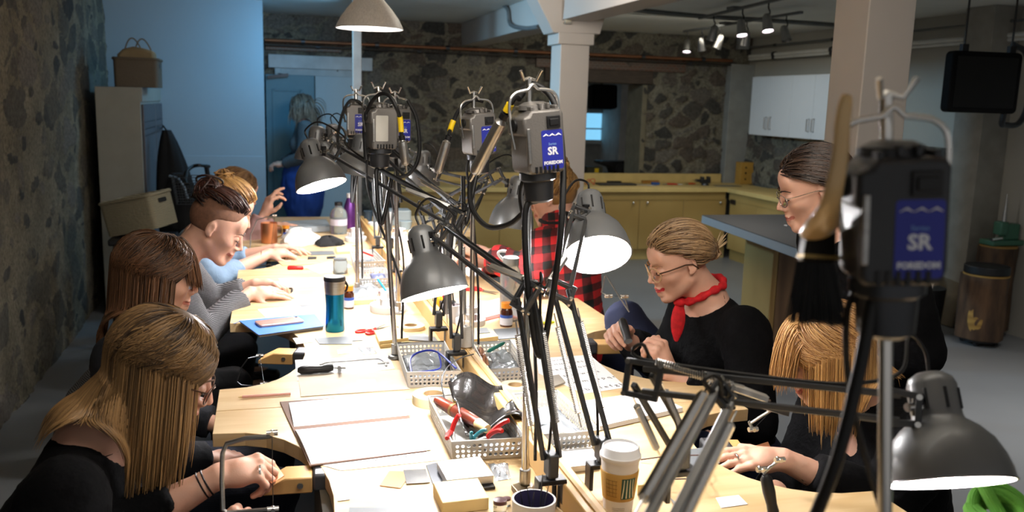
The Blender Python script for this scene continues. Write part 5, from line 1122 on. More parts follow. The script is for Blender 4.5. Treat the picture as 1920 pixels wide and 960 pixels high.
    for s_ in 'RL':
        e_, w_, sh = J['e'+s_], J['w'+s_], J['s'+s_]; q = sl[s_]
        if q <= 0: ca += [('u', .04, rcone(sh, sh.lerp(e_, 1+q), .056, .05))]
        else: ca += [('u', .04, rcone(sh, e_, .058, .050)), ('u', .02, rcone(e_, e_.lerp(w_, q), .050, .038))]
    th = thick; base_c = combo(tor+ca); nz = folds(fold, 22, seedf); nz2 = folds(fold*.35, 70, seedf+5)
    C = [('u', 0, lambda P: base_c(P)-th), ('n', 0, nz), ('n', 0, nz2)]
    for s_ in 'RL':
        if sl[s_] > 0:
            e_, w_ = J['e'+s_], J['w'+s_]; p = e_.lerp(w_, sl[s_]); hs = halfspace(p, w_-e_); lim = rcone(p, w_, .09, .09); C.append(('s', .003, combo([('u', 0, lim), ('i', 0, lambda P, hs=hs: -hs(P))])))
    n0 = J['nek']+up*.01+fw*.02; C.append(('s', .004, ell(n0+up*neck[1], (neck[0], neck[0]*.95, neck[0]*(neck[2] if len(neck) > 2 else .8)), R)))
    hm = hem if hem is not None else pe.z-.06; C.append(('s', .005, halfspace((0, 0, hm), (0, 0, 1))))
    if cloth_extra: C += cloth_extra(J, R, up, fw, rt)
    v, f = surfnet(combo(C), lo-.03, hi+.05, .0085); mkobj('top', (v, f), cloth, t, smooth=2)
    if legs:
        legc = combo(tor[2:3]+leg); nzl = folds(.006, 16, 9)
        Tq = [('u', 0, lambda P: legc(P)-.009), ('n', 0, nzl), ('s', .003, halfspace((0, 0, .09), (0, 0, 1)))]
        v, f = surfnet(combo(Tq), lo-.03, hi, .012); mkobj('trousers', (v, f), trousers or darktr, t, smooth=2)
        for s_ in 'RL':
            a = J['a'+s_]; fx = Vector((fw.x, fw.y, 0)).normalized(); so = combo([('u', 0, rcone(a+Vector((0, 0, -.02)), a+fx*.17+Vector((0, 0, -.04)), .047, .036)), ('s', .004, halfspace((0, 0, .004), (0, 0, 1)))]); v, f = surfnet(so, np.array(a)-.1-np.array([.15, .15, .05]), np.array(a)+.27, .01); mkobj('shoe', (v, f), black, t, smooth=2)
    return t, J, hnds, (R, up, fw, rt)
darktr = M('dark_trousers', '131418', .85, var=.15, bump=.3, bs=40)
def face_bits(h, t, brow='5b4330', lash='2a1d18', lips=None):
    bm = M('brow_'+brow, brow, .7); lm = M('lash_'+lash, lash, .6)
    for q in (-1, 1):
        mkobj('eyebrow', MB().tube([h.w(q*.013, .0935, .019), h.w(q*.025, .0930, .0235), h.w(q*.038, .0865, .0240), h.w(q*.050, .0730, .018)], [.0026*h.sc, .0036*h.sc, .0032*h.sc, .0014*h.sc], 6, flat=.6), bm, t)
        mkobj('eyelashes', MB().tube([h.w(q*.017, .0870, -.003), h.w(q*.025, .0905, -.0065), h.w(q*.034, .0905, -.007), h.w(q*.045, .0825, -.003)], .0017*h.sc, 5), lm, t)
def glasses(h, t, mat, rx=.024, rz=.021, th=.0013, temple=None, round_=2.0):
    g = mkobj('glasses', MB().tube([h.w(.008, .1035, .002), h.w(0, .107, .005), h.w(-.008, .1035, .002)], th*h.sc, 6), mat, t)
    for q in (-1, 1):
        cx = q*.032; pts = []
        for a in np.linspace(0, 2*PI, 29)[:-1]:
            ca, sa = math.cos(a), math.sin(a); x = cx+rx*math.copysign(abs(ca)**(2/round_), ca); z = -.004+rz*math.copysign(abs(sa)**(2/round_), sa); pts.append(h.w(x, .103-abs(x)*abs(x)*4.0, z))
        mkobj('rim', MB().tube(pts, th*h.sc, 6, closed=True), mat, g)
        lm = MB(); lm.add(pts, [tuple(range(len(pts)))]); 
        mkobj('temple', MB().tube([h.w(q*(.032+rx), .103-.056**2*4, .004), h.w(q*.074, .06, .006), h.w(q*.080, .01, .006), h.w(q*.081, -.012, .0), h.w(q*.079, -.028, -.02)], th*h.sc*1.1, 6), temple or mat, g)
    return g
def stool(c, h, lab, back=None):
    t = thing('work_stool', lab, 'stool', (c[0], c[1], 0), 'stools at the benches'); x, y = c[0], c[1]
    mkobj('seat', MB().lathe([(.02, h-.05), (.17, h-.045), (.18, h-.02), (.17, h), (.001, h)], Matrix.Translation((x, y, 0)), 28), rubber, t); mkobj('column', MB().cyl((x, y, .06), (x, y, h-.05), .025), chrome, t)
    for k in range(5): a = 2*PI*k/5; e = Vector((x+.25*math.cos(a), y+.25*math.sin(a), .05)); mkobj('foot', MB().bar((x, y, .08), e, .03, .025), black, t); mkobj('caster', MB().cyl(e+Vector((-.012, 0, -.022)), e+Vector((.012, 0, -.022)), .0275), black, t)
    if back:
        d = Vector(back).normalized(); sd = Vector((-d.y, d.x, 0)); m = Matrix((sd, Vector((0, 0, 1)), d)).transposed().to_4x4(); m.translation = Vector((x, y, h+.3))+d*.24
        mkobj('backrest', MB().prism(rrect(.4, .34, .08, 6), -.02, .02, m), rubber, t, bevel=.012); mkobj('back_support', MB().bar(Vector((x, y, h-.04))+d*.1, Vector((x, y, h-.04))+d*.26, .04, .012).bar(Vector((x, y, h-.04))+d*.26, Vector((x, y, h+.3))+d*.265, .04, .012), black, t)
    return t
# ================================================================ THE EIGHT PEOPLE AT THE TABLE AND THE ONE AT THE DOOR
blk_knit = M('black_knit', '060608', .95, var=.25, bump=.5, bs=90, spec=.15)
def seatJ(hd, px, y, face=1, lean=.1, pz=.52, sw=.17, elbR=(.12, -.05, -.24), elbL=(.12, .05, -.24), wR=None, wL=None, nekoff=(-.115, 0, -.135), chz=-.20, chx=-.08, hd_dy=0, px_off=-.17):
    """seated at the bench facing +X (face=1) or -X (face=-1); R is towards the camera for face=1"""
    c = Vector(hd.c); nek = c+Vector((nekoff[0]*face, nekoff[1], nekoff[2])); che = nek+Vector((chx*face, 0, chz)); pel = Vector((che.x+px_off*face, che.y, pz))
    sgn = -1 if face == 1 else 1
    sR = nek+Vector((-.02*face, sgn*sw, -.035)); sL = nek+Vector((-.02*face, -sgn*sw, -.035))
    J = dict(pel=pel, che=che, nek=nek, sR=sR, sL=sL, eR=sR+Vector((elbR[0]*face, elbR[1], elbR[2])), eL=sL+Vector((elbL[0]*face, elbL[1], elbL[2])), wR=wR, wL=wL)
    for s_, q in (('R', sgn), ('L', -sgn)):
        J['k'+s_] = pel+Vector((.42*face, q*.13, .02)); J['a'+s_] = Vector((pel.x+.38*face, pel.y+q*.13, .075))
    return J
# ---- 1: nearest on the left
h1 = Head((-.20, 1.74, 1.10), (.87, .06, -.46), (.3, 0, 1), .97)
J = seatJ(h1, 0, 1.7, wR=Vector((-.125, 1.60, .80)), wL=Vector((-.105, 1.69, .893)), elbR=(.06, -.10, -.22), elbL=(.08, -.02, -.20), nekoff=(-.125, -.02, -.125))
J['eL'] = Vector((-.30, 1.66, .80)); J['sL'] = J['nek']+Vector((-.0, .16, -.035)); J['eR'] = Vector((-.34, 1.42, .74))
t1, J1, hn1, fr = person('woman with shoulder-length blonde-streaked brown hair, glasses and black top, nearest on the left', h1, J, blk_knit, sleeve=.60, sleeveL=.62, neck=(.070, .03, .75), hres=.003, trousers=darktr,
    hands={'L': ((.95, .12, .12), (-.05, -.35, .9), -1, PINCH, (.62, .55, -.35, 22), .03, .92), 'R': ((.75, .2, .35), (-.1, -.9, .3), 1, FIST, (.7, .4, -.5, 40), .02, .92)})
face_bits(h1, t1); glasses(h1, t1, M('thin_brown_frame', '4a3428', .3, .5))
hm1 = hairmat('hair_streaked_blonde', '30231a', 'ab8557')
col1 = [(J1['nek'], h1.w(0, -.02, -.05), .078, .066), (J1['sR'], J1['nek'], .068, .075), (J1['sL'], J1['nek'], .068, .075), (J1['che'], J1['nek'], .12, .085)]
def comb_part(side=.0, back=-.35, down=-.25):
    def f(P): s_ = np.where(P[:, 0] > side, 1., -1.); return np.stack([s_*1.0, np.full(len(P), back)-P[:, 1]*1.5, np.full(len(P), down)], 1)
    return f
cap(h1, hm1, t1, .008)
bob(h1, 8500, lambda n, rg: .240+rg.normal(size=n)*.028, hm1, t1, tmin=60, r=.0015, steps=22, body=col1, lift=.012, curl=.18, flare=.15, blend_tip=.42, hang=.75)
for k in range(2): mkobj('bracelet', MB().tube([place(J1['wL'], J1['wL']-J1['eL']) @ Vector((.0262*math.cos(a), .0262*math.sin(a), -.02-k*.010)) for a in np.linspace(0, 2*PI, 20)[:-1]], .0018, 6, closed=True), black, t1)
kn = hn1['L'][1][2]; mkobj('ring', MB().tube([Vector(J1['wL'])+Vector((.080, -.006+.0115*math.cos(a), .006+.0115*math.sin(a))) for a in np.linspace(0, 2*PI, 16)[:-1]], .0028, 6, closed=True), chrome, t1)
stool((J1['pel'].x-.02, J1['pel'].y), .375, 'black chair of the nearest woman on the left', back=(-1, 0, 0))
# ---- 2: brown bob
h2 = Head((-.292, 2.50, 1.135), (.93, .22, -.22), (.05, 0, 1), .97)
J = seatJ(h2, 0, 2.3, wR=Vector((-.17, 2.40, .64)), wL=Vector((-.17, 2.68, .64)), elbR=(.0, -.06, -.27), elbL=(.0, .06, -.27), nekoff=(-.05, -.0, -.145), chx=-.02, px_off=-.06)
navy = M('navy_knit', '1c2130', .9, wave=(60, 1, 'Z'), col2='141824', bump=.4, bs=80)
t2, J2, hn2, fr = person('woman with brown bob and bangs in dark navy sweater, second on the left, looking up', h2, J, M('dark_navy_top', '0f1118', .9, var=.2, bump=.4, bs=60), sleeve=.95, hands={'R': ((.8, .5, -.1), (0, 0, 1), 1, RELAX), 'L': ((.8, -.5, -.1), (0, 0, 1), -1, RELAX)}, neck=(.075, .03), trousers=navy)
face_bits(h2, t2); hm2 = hairmat('hair_dark_bob', '2a1a11', '80593c')
cap(h2, hm2, t2, .008)
body2 = [(J2['nek'], h2.w(0, -.02, -.05), .075, .066), (J2['sR'], J2['nek'], .07, .085), (J2['sL'], J2['nek'], .07, .085)]
bob(h2, 5000, lambda n, rg: .25+rg.normal(size=n)*.012, hm2, t2, tmin=76, r=.0018, steps=18, body=body2, lift=.015, curl=.1, blend_tip=.2, hang=.5)
hair(h2, 500, lambda P, rg: np.full(len(P), .105)+rg.normal(size=len(P))*.006, lambda P: np.stack([P[:, 0]*4, np.full(len(P), 1.), np.full(len(P), -.2)], 1), hm2, t2, steps=10, r=.0018, seed=5, region=lambda d: (d[:, 1] > .35) & (d[:, 2] > .5), puff=.008, name='bangs', blend_tip=.2)
stool((J2['pel'].x, J2['pel'].y), .375, 'black stool under the woman with the brown bob')
# ---- 3: undercut, striped cardigan
h3 = Head((-.175, 3.22, 1.165), (.85, -.06, -.52), (.3, 0, 1))
J = seatJ(h3, 0, 3.3, wR=Vector((-.07, 3.33, .90)), wL=Vector((-.055, 3.46, .905)), elbR=(.05, -.03, -.25), elbL=(.05, .04, -.24), nekoff=(-.135, 0, -.12))
J['eR'] = Vector((-.24, 3.12, .80)); J['eL'] = Vector((-.22, 3.50, .82))
stripe = M('striped_grey_knit', '77777a', .9, wave=(62, .6, 'Z'), col2='1e1e22', bump=.3, bs=120)
t3, J3, hn3, fr3 = person('person with shaved undercut in grey striped cardigan over red top, third on the left', h3, J, stripe, sleeve=.8, neck=(.075, .02, .9), hres=.0042, hands={'R': ((.9, .1, .0), (-.1, -.4, .9), 1, FLAT), 'L': ((.95, -.1, .05), (0, .2, 1), -1, RELAX)},
    cloth_extra=lambda J, R, up, fw, rt: [('s', .004, ell(J['che']+fw*.12-up*.03, (.035, .06, .22), R))])
face_bits(h3, t3, '3a2620'); hm3 = hairmat('hair_dark_auburn', '170c0a', '4b2a20')
und = M('shaved_hair', '6b4a38', .8, var=.25, vs=80); inn = combo([('u', 0, ell(J3['che'], (.156, .106, .19), fr3[0])), ('s', .004, ell(J3['nek']+Vector((.03, 0, .03)), (.075, .075, .085)))])
v, f = surfnet(lambda P: inn(P)-.008, np.array(J3['che'])-.25, np.array(J3['che'])+.25, .01); mkobj('red_undershirt', (v, f), [M('red_black_print', 'c41d1f', .85, col2='1a0d0d', vs=7, var=.1)], t3, smooth=2)
cap(h3, und, t3, .0025, name='shaved_hair')
hair(h3, 900, .15, lambda P: np.stack([P[:, 0]*-2, np.full(len(P), -1.), np.full(len(P), .2)], 1), hm3, t3, steps=12, r=.0026, tieto=np.array([0, -.105, .075]), region=lambda d: (d[:, 2] > .62) | ((d[:, 1] < -.6) & (d[:, 2] > .2)), puff=.014, jit=.2)
def bun(h, c, R_, mat, parent, n=26, seed=2, r=.004, name='hair_bun', wild=.2):
    rg = np.random.default_rng(seed); mb = MB(); c = np.array(c)
    for k in range(n):
        ax = rg.normal(size=3); ax /= np.linalg.norm(ax); u = np.cross(ax, [.2, .9, .3]); u /= np.linalg.norm(u); w_ = np.cross(ax, u); rr = R_*(.75+.3*rg.random()); off = ax*R_*rg.normal()*.35; a0 = rg.random()*6.28; span_ = 3.5+rg.random()*2.5
        mb.tube([h.w(*(c+off+(u*math.cos(a)+w_*math.sin(a))*rr*(1+wild*.3*math.sin(a*2)))) for a in np.linspace(a0, a0+span_, 16)], [r*.4]+[r]*14+[r*.2], 5)
    mb.ball(h.w(*c), R_*.8*h.sc, 12); o = mkobj(name, mb, mat, parent, smooth=2); rgv = np.repeat(rg.random(len(o.data.vertices)//16+1), 16)[:len(o.data.vertices)]
    a = o.data.attributes.new('tint', 'FLOAT', 'POINT'); a.data.foreach_set('value', rgv.astype(f32)); return o
bun(h3, (0, -.085, .095), .042, hm3, t3, seed=4)
stool((J3['pel'].x, J3['pel'].y), .375, 'black stool under the person in the striped cardigan')
# ---- 4: denim shirt, messy blonde bun
h4 = Head((-.165, 3.98, 1.135), (.86, -.0, -.50), (.3, 0, 1))
J = seatJ(h4, 0, 4.1, wR=Vector((-.0, 4.18, .90)), wL=Vector((.03, 4.32, .90)), nekoff=(-.13, 0, -.125)); J['eR'] = Vector((-.24, 3.95, .82)); J['eL'] = Vector((-.2, 4.38, .83))
denim = M('light_denim', '7f97b0', .85, var=.15, bump=.4, bs=120)
t4, J4, hn4, _f = person('person in light denim shirt with messy blonde bun, fourth on the left', h4, J, denim, sleeve=.45, neck=(.07, .02, .9), hres=.005, hands={'R': ((.95, .1, .05), (0, -.3, 1), 1, RELAX), 'L': ((.95, -.1, .05), (0, .2, 1), -1, FLAT)})
face_bits(h4, t4); hm4 = hairmat('hair_honey', '5a3a20', 'c79a5c'); cap(h4, hm4, t4, .007)
hair(h4, 1100, .2, lambda P: np.stack([P[:, 0]*-1, np.full(len(P), -1.), np.full(len(P), .3)], 1), hm4, t4, steps=12, r=.0026, tieto=np.array([0, -.09, .09]), puff=.014, jit=.25)
bun(h4, (0, -.075, .105), .040, hm4, t4, seed=7, wild=.5)
stool((J4['pel'].x, J4['pel'].y), .375, 'black stool under the person in the denim shirt')
# ---- 5: far left, arm raised
h5 = Head((-.155, 4.95, 1.115), (.85, .1, -.42), (.3, 0, 1))
J = seatJ(h5, 0, 5, wR=Vector((-.02, 4.86, 1.0)), wL=Vector((.05, 5.1, .90)), nekoff=(-.13, 0, -.125)); J['eR'] = Vector((-.13, 4.83, .80)); J['eL'] = Vector((-.15, 5.15, .86)); 
t5, J5, hn5, _f = person('person with light brown hair and raised hand in dusty pink sleeve, furthest on the left', h5, J, M('dusty_pink_shirt', 'a5807c', .85, var=.1, bump=.3, bs=40), sleeve=.9, neck=(.07, .02, .9), hres=.006, hands={'R': ((.35, .0, 1), (-.9, -.4, .2), 1, [(50, 40, 20), (20, 25, 15), (35, 40, 20), (45, 45, 25)], (.5, .7, -.4, 20), .1, 1.0), 'L': ((.95, -.1, .05), (0, .2, 1), -1, FLAT)})
face_bits(h5, t5); hm5 = hairmat('hair_light_brown', '5c4028', 'a88256'); cap(h5, hm5, t5, .009)
bob(h5, 1800, .24, hm5, t5, tmin=70, r=.0026, steps=14, lift=.012, blend_tip=.3)
stool((J5['pel'].x, J5['pel'].y), .375, 'black stool under the furthest person on the left')
# ---- 6: blurred standing figure by the door
h6 = Head((.315, 8.55, 1.53), (-1, .25, -.1), (0, 0, 1))
J = dict(nek=(.335, 8.55, 1.39), che=(.345, 8.55, 1.20), pel=(.345, 8.55, .90), sR=(.345, 8.72, 1.35), sL=(.345, 8.38, 1.35), eR=(.32, 8.76, 1.08), eL=(.32, 8.34, 1.08), wR=(.14, 8.62, 1.0), wL=(.14, 8.46, 1.0), kR=(.34, 8.64, .48), kL=(.36, 8.46, .48), aR=(.36, 8.64, .08), aL=(.38, 8.46, .08))
greytop = M('grey_long_top', '4b5358', .9, var=.1)
t6, J6, hn6, f6 = person('person standing at the teal door in grey top and blue apron, turned left', h6, J, greytop, sleeve=.9, hres=.007, hem=.74, neck=(.07, .03), hands={'R': ((-1, -.2, 0), (0, 0, 1), -1, RELAX), 'L': ((-1, .2, 0), (0, 0, 1), 1, RELAX)})
hm6 = hairmat('hair_ash', '4a4038', '8b7d6c'); cap(h6, hm6, t6, .010); hair(h6, 700, .26, comb_part(0, -.8), hm6, t6, steps=10, r=.004, puff=.01, body=[(J6['nek'], J6['sR'], .09, .07), (J6['nek'], J6['sL'], .09, .07)])
ap = combo([('u', 0, ell((.325, 8.55, .78), (.20, .22, .42))), ('s', .01, halfspace((0, 0, .42), (0, 0, 1))), ('s', .01, halfspace((0, 0, 1.08), (0, 0, -1)))]); v, f = surfnet(combo([('u', 0, ap), ('n', 0, folds(.01, 18, 3))]), (0, 8.2, .3), (.7, 8.9, 1.2), .014); mkobj('apron', (v, f), M('blue_apron', '1d3f86', .8, var=.1), t6, smooth=2)
# ---- 7: plaid shirt, right side, turned away
h7 = Head(atD(1037, 370, 3.62), (-.75, .62, -.25), (0, 0, 1), .98)
J = dict(nek=(1.16, 3.40, 1.115), che=(1.19, 3.36, .92), pel=(1.25, 3.30, .55), sR=(1.25, 3.54, 1.07), sL=(1.05, 3.27, 1.07), eL=(.98, 3.22, .97), eR=(1.10, 3.72, .90), wL=(.84, 3.42, 1.02), wR=(.86, 3.72, .93), kR=(.98, 3.6, .56), kL=(.95, 3.35, .56), aR=(1.0, 3.6, .08), aL=(.98, 3.35, .08))
plaid = checks('red_black_plaid', ('c41f22', '5a1214', '141414'), 5.2)
t7, J7, hn7, f7 = person('person in red and black plaid shirt with blonde bun, on the right, turned away', h7, J, plaid, sleeve=.78, neck=(.052, .055, .9), hres=.005, fold=.009, cloth_extra=lambda J, R, up, fw, rt: [('u', .03, rcone(J['nek']-up*.07, J['nek']+Vector((-.012, .008, .035)), .105, .070))], thick=.020, hands={'L': ((-.75, .6, .15), (.2, -.5, .8), 1, FIST, (.7, .5, -.3, 30), .02, 1.0), 'R': ((-.9, -.3, .1), (0, .3, 1), -1, PINCH)})
face_bits(h7, t7); hm7 = hairmat('hair_golden', '5e4022', 'c79e60'); cap(h7, hm7, t7, .006)
hair(h7, 1300, .2, lambda P: np.stack([P[:, 0]*-1, np.full(len(P), -1.), np.full(len(P), .6)], 1), hm7, t7, steps=12, r=.0022, tieto=np.array([0, -.07, .115]), puff=.008)
bun(h7, (0, -.065, .125), .030, hm7, t7, seed=9)
mkobj('collar', MB().tube([Vector(J7['nek'])+Vector((-.012+.068*math.cos(a), .008+.068*math.sin(a), .045+.012*math.sin(a+1))) for a in np.linspace(0, 2*PI, 24)[:-1]], .014, 8, closed=True, flat=.5), M('black_collar', '1a1a1c', .9), t7)
stool((1.27, 3.28), .375, 'black stool under the person in the plaid shirt')
# ---- 8: red neckerchief
h8 = Head((1.180, 2.36, 1.170), (-.93, .05, -.36), (-.2, 0, 1), .94)
J = dict(nek=(1.285, 2.37, 1.045), che=(1.345, 2.38, .86), pel=(1.46, 2.40, .50), sR=(1.33, 2.54, 1.0), sL=(1.33, 2.20, .99), eR=(1.24, 2.56, .78), eL=(1.30, 2.08, .76), wR=(1.035, 2.40, .93), wL=(1.075, 2.17, .885), kR=(1.17, 2.72, .90), kL=(1.12, 2.34, .60), aR=(1.12, 2.72, .45), aL=(1.2, 2.3, .08))
t8, J8, hn8, f8 = person('woman with pinned-up blonde hair, glasses and red neckerchief in black top, on the right', h8, J, blk_knit, sleeve=.82, neck=(.105, .03, .7), hres=.0028, lips=lipred, trousers=M('navy_jeans', '222a48', .85, var=.15, bump=.3, bs=60),
    hands={'L': ((-.35, .1, .9), (.45, -.85, .2), 1, [(62, 50, 30), (66, 55, 30), (70, 60, 30), (70, 60, 30)], (.75, .45, -.45, 18), .03, .92), 'R': ((-.7, -.5, .45), (-.3, .6, .6), -1, PINCH, (.7, .5, -.4, 25), .03, .92)})
face_bits(h8, t8, '8a6542', '3a2820'); glasses(h8, t8, M('clear_amber_frame', 'd6b28a', .2, .3), .026, .023, .0021, M('tortoise_temple', '3c2617', .3))
hm8 = hairmat('hair_ash_blonde', '5e452e', 'c8a67c'); cap(h8, hm8, t8, .006)
hair(h8, 2600, .21, lambda P: np.stack([P[:, 0]*.3, np.full(len(P), -1.), np.full(len(P), .0)], 1), hm8, t8, steps=14, r=.0017, tieto=np.array([.0, -.118, -.02]), puff=.010, jit=.12)
bun(h8, (0, -.118, -.02), .020, hm8, t8, seed=11, r=.003)
mb = MB(); rg = np.random.default_rng(3)
for k in range(14): a = h8.w(.0, -.12, -.015); b = h8.w(.01*rg.normal(), -.165+.01*rg.normal(), .015+.012*rg.normal()); mb.tube([a, (a+b)/2, b], [.0025, .002, .0006], 5)
mkobj('hair_tuft', mb, M('hair_tuft', 'bfa47e', .5), t8)
# neckerchief: rolled band plus hanging end
rc = M('red_bandana', 'c0141d', .8, var=.25, vs=60, bump=.5, bs=60); N8 = Vector(J8['nek']); 
ring = [N8+Vector((-.02, 0, .035))+Vector((.066*math.cos(a), .064*math.sin(a), .030*math.cos(a)+.005*math.sin(3*a))) for a in np.linspace(0, 2*PI, 40)[:-1]]
sc8 = mkobj('neckerchief', MB().tube(ring, [.0115+.003*math.sin(k*1.7) for k in range(len(ring))], 10, closed=True, flat=.9), rc, t8)
kp = ring[20]; mkobj('knot', MB().ball(kp+Vector((-.012, -.012, -.004)), .019, 12, (1, 1, .8)), rc, sc8)
mkobj('hanging_end', MB().tube(spline([kp+Vector((-.012, -.014, -.01)), kp+Vector((-.022, -.03, -.05)), kp+Vector((-.03, -.042, -.09)), kp+Vector((-.034, -.05, -.115))], 5), [.012, .016, .019, .021, .022, .023, .023, .022, .021, .019, .017, .014, .012, .010, .008, .004][:16], 10, flat=.35), rc, sc8)
stool((1.48, 2.40), .375, 'black stool under the woman with the red neckerchief')
# ---- 9: standing person behind the nearest motor
h9 = Head((1.415, 2.06, 1.42), (-.86, .36, -.36), (-.2, 0, 1), .93)
J = dict(nek=(1.50, 2.05, 1.30), che=(1.57, 2.03, 1.12), pel=(1.66, 2.02, .84), sR=(1.56, 2.21, 1.25), sL=(1.54, 1.86, 1.25), eR=(1.62, 2.26, 1.02), eL=(1.60, 1.82, 1.02), wR=(1.47, 2.10, 1.0), wL=(1.47, 2.0, .98), kR=(1.66, 2.12, .46), kL=(1.68, 1.92, .46), aR=(1.70, 2.13, .08), aL=(1.72, 1.90, .08))
t9, J9, hn9, f9 = person('person standing on the right in black with dark hair and glasses, bending forward', h9, J, blk_knit, sleeve=.9, neck=(.07, .02, .8), hres=.0035, hem=.78, hands={'L': ((-.9, .1, -.1), (0, 0, 1), 1, RELAX), 'R': ((-.9, -.1, -.1), (0, 0, 1), -1, RELAX)})
face_bits(h9, t9, '2a1b14'); glasses(h9, t9, M('silver_frame', '9a9490', .25, .8), .024, .018, .0012)
hm9 = hairmat('hair_dark_brown', '150e0b', '4e382b'); cap(h9, hm9, t9, .006)
hair(h9, 2000, .2, lambda P: np.stack([np.where(P[:, 0] > 0, .6, -.6), np.full(len(P), -1.), np.full(len(P), -.2)], 1), hm9, t9, steps=12, r=.0018, tieto=np.array([0, -.115, -.035]), puff=.006)
# ---- 10: red-blonde, face down
h10 = Head(atD(1550, 662, 1.97), (-.80, .42, -.45), (-.4, 0, 1), .95)
J = dict(nek=(1.30, 1.64, .985), che=(1.38, 1.63, .80), pel=(1.46, 1.63, .50), sR=(1.35, 1.81, .94), sL=(1.33, 1.46, .94), eR=(1.26, 1.80, .72), eL=(1.24, 1.47, .80), wR=(1.06, 1.62, .765), wL=(1.055, 1.555, .885), kR=(1.02, 1.80, .54), kL=(1.02, 1.54, .54), aR=(1.06, 1.8, .08), aL=(1.06, 1.54, .08))
t10, J10, hn10, f10 = person('person with strawberry blonde hair bent over the work at the right, in black', h10, J, blk_knit, sleeve=.72, neck=(.07, .02, .8), hres=.0035, hands={'L': ((-.93, .30, .02), (-.1, -.25, .95), 1, FLAT, (.55, .75, -.3, 12), .03, .92), 'R': ((-.8, -.1, .3), (0, .9, .2), -1, FIST, (.7, .4, -.5, 40), .02, .92)})
face_bits(h10, t10); hm10 = hairmat('hair_strawberry', '7d5530', 'd0a468'); cap(h10, hm10, t10, .008)
bob(h10, 5500, lambda n, rg: .20+rg.normal(size=n)*.024, hm10, t10, tmin=64, r=.0016, steps=18, body=[(J10['nek'], h10.w(0, -.02, -.05), .075, .066), (J10['sL'], J10['nek'], .07, .085), (J10['sR'], J10['nek'], .07, .085)], lift=.012, curl=.1, blend_tip=.4, hang=.85)
hair(h10, 700, lambda P, rg: np.full(len(P), .12)+rg.normal(size=len(P))*.008, lambda P: np.stack([P[:, 0]*4, np.full(len(P), 1.), np.full(len(P), -.2)], 1), hm10, t10, steps=10, r=.0016, seed=5, region=lambda d: (d[:, 1] > .35) & (d[:, 2] > .5), puff=.008, name='bangs', blend_tip=.3)
mkobj('ring', MB().tube([Vector(J10['wL'])+Vector((-.10, .030+.0105*math.cos(a), -.001+.0105*math.sin(a))) for a in np.linspace(0, 2*PI, 16)[:-1]], .0018, 6, closed=True), chrome, t10)
stool((1.44, 1.66), .375, 'black stool under the strawberry blonde person')
# ================================================================ THINGS LYING ON THE TABLE
Z0 = TZ+.0008
def qd(pts, z=TZ): return [atZ(x, y, z) for x, y in pts]
def slabmb(P, z0, z1, grow=0):
    n = len(P); return MB().add([(p.x, p.y, z0) for p in P]+[(p.x, p.y, z1) for p in P], [tuple(range(n-1, -1, -1)), tuple(range(n, 2*n))]+[(i, (i+1) % n, n+(i+1) % n, n+i) for i in range(n)])
def ccw(P):
    a = sum(P[i].x*P[(i+1) % len(P)].y-P[(i+1) % len(P)].x*P[i].y for i in range(len(P))); return P if a > 0 else P[::-1]
def sheet(name, pts, th, mat, lab, cat, z=Z0, bev=0, group=None, parent=None):
    P = ccw(qd(pts, z+th)); mb = slabmb(P, z, z+th)
    if parent is not None: return mkobj(name, mb, mat, parent, smooth=False, bevel=bev)
    return solo(name, mb, mat, lab, cat, group, smooth=False, bevel=bev)
thin_bag = M('zip_bag_plastic', 'b9bfc4', .12, trans=.55, var=.12, bump=1, bs=45, ior=1.25)
def crumple(name, pts, h, mat, lab, cat, z=Z0, seed=1, n=14, group=None):
    P = qd(pts, z); rg = np.random.default_rng(seed); mb = MB(); vs = []
    for i in range(n+1):
        for j in range(n+1):
            u, v = i/n, j/n; p = (P[0]*(1-u)+P[1]*u)*(1-v)+(P[3]*(1-u)+P[2]*u)*v; e = min(u, 1-u, v, 1-v)*5; k = min(1, e); vs.append(Vector((p.x+rg.normal()*.002*k, p.y+rg.normal()*.002*k, z+h*k*(.35+.65*abs(math.sin(u*7+seed)*math.cos(v*6+seed*2)))+rg.random()*h*.35*k)))
    idx = lambda i, j: i*(n+1)+j
    mb.add(vs+[Vector((v.x, v.y, z)) for v in vs], [(idx(i, j), idx(i+1, j), idx(i+1, j+1), idx(i, j+1)) for i in range(n) for j in range(n)]+[tuple(q+(n+1)**2 for q in (idx(i, j), idx(i, j+1), idx(i+1, j+1), idx(i+1, j))) for i in range(n) for j in range(n)])
    return solo(name, mb, mat, lab, cat, group)
sheet('metal_sheet', [(655, 951), (762, 951), (778, 990), (648, 990)], .001, slate, 'grey rectangular sheet at the very bottom edge of the table', 'sheet')
sheet('paper_tag', [(633, 928), (654, 926), (656, 936), (633, 939)], .001, white_p, 'tiny white tag near the bay of the nearest bench', 'tag')
sheet('copper_sheet', [(730, 883), (773, 884), (751, 915), (712, 910)], .001, copper, 'square copper sheet lying before the steel block', 'sheet', z=Z0)
sheet('silver_sheet', [(756, 881), (798, 879), (806, 904), (762, 907)], .0008, M('shiny_silver', 'c3c4c6', .2, 1, var=.15, vs=25), 'shiny silver sheet beside the square copper sheet', 'sheet', z=Z0+.0012)
sheet('steel_plate', [(799, 872), (818, 867), (838, 903), (812, 908)], .002, dsteel, 'dark steel plate left of the polished steel block', 'plate')
sheet('rubber_pad', [(821, 880), (908, 872), (929, 912), (836, 922)], .006, rubber, 'black rubber pad under the polished steel block', 'pad', bev=.001)
sheet('steel_bench_block', [(819, 865), (900, 855), (926, 891), (838, 900)], .017, M('polished_steel', 'dadada', .42, .8, var=.08, vs=18), 'large polished steel block at the front of the table', 'block', z=Z0+.0062, bev=.0015)
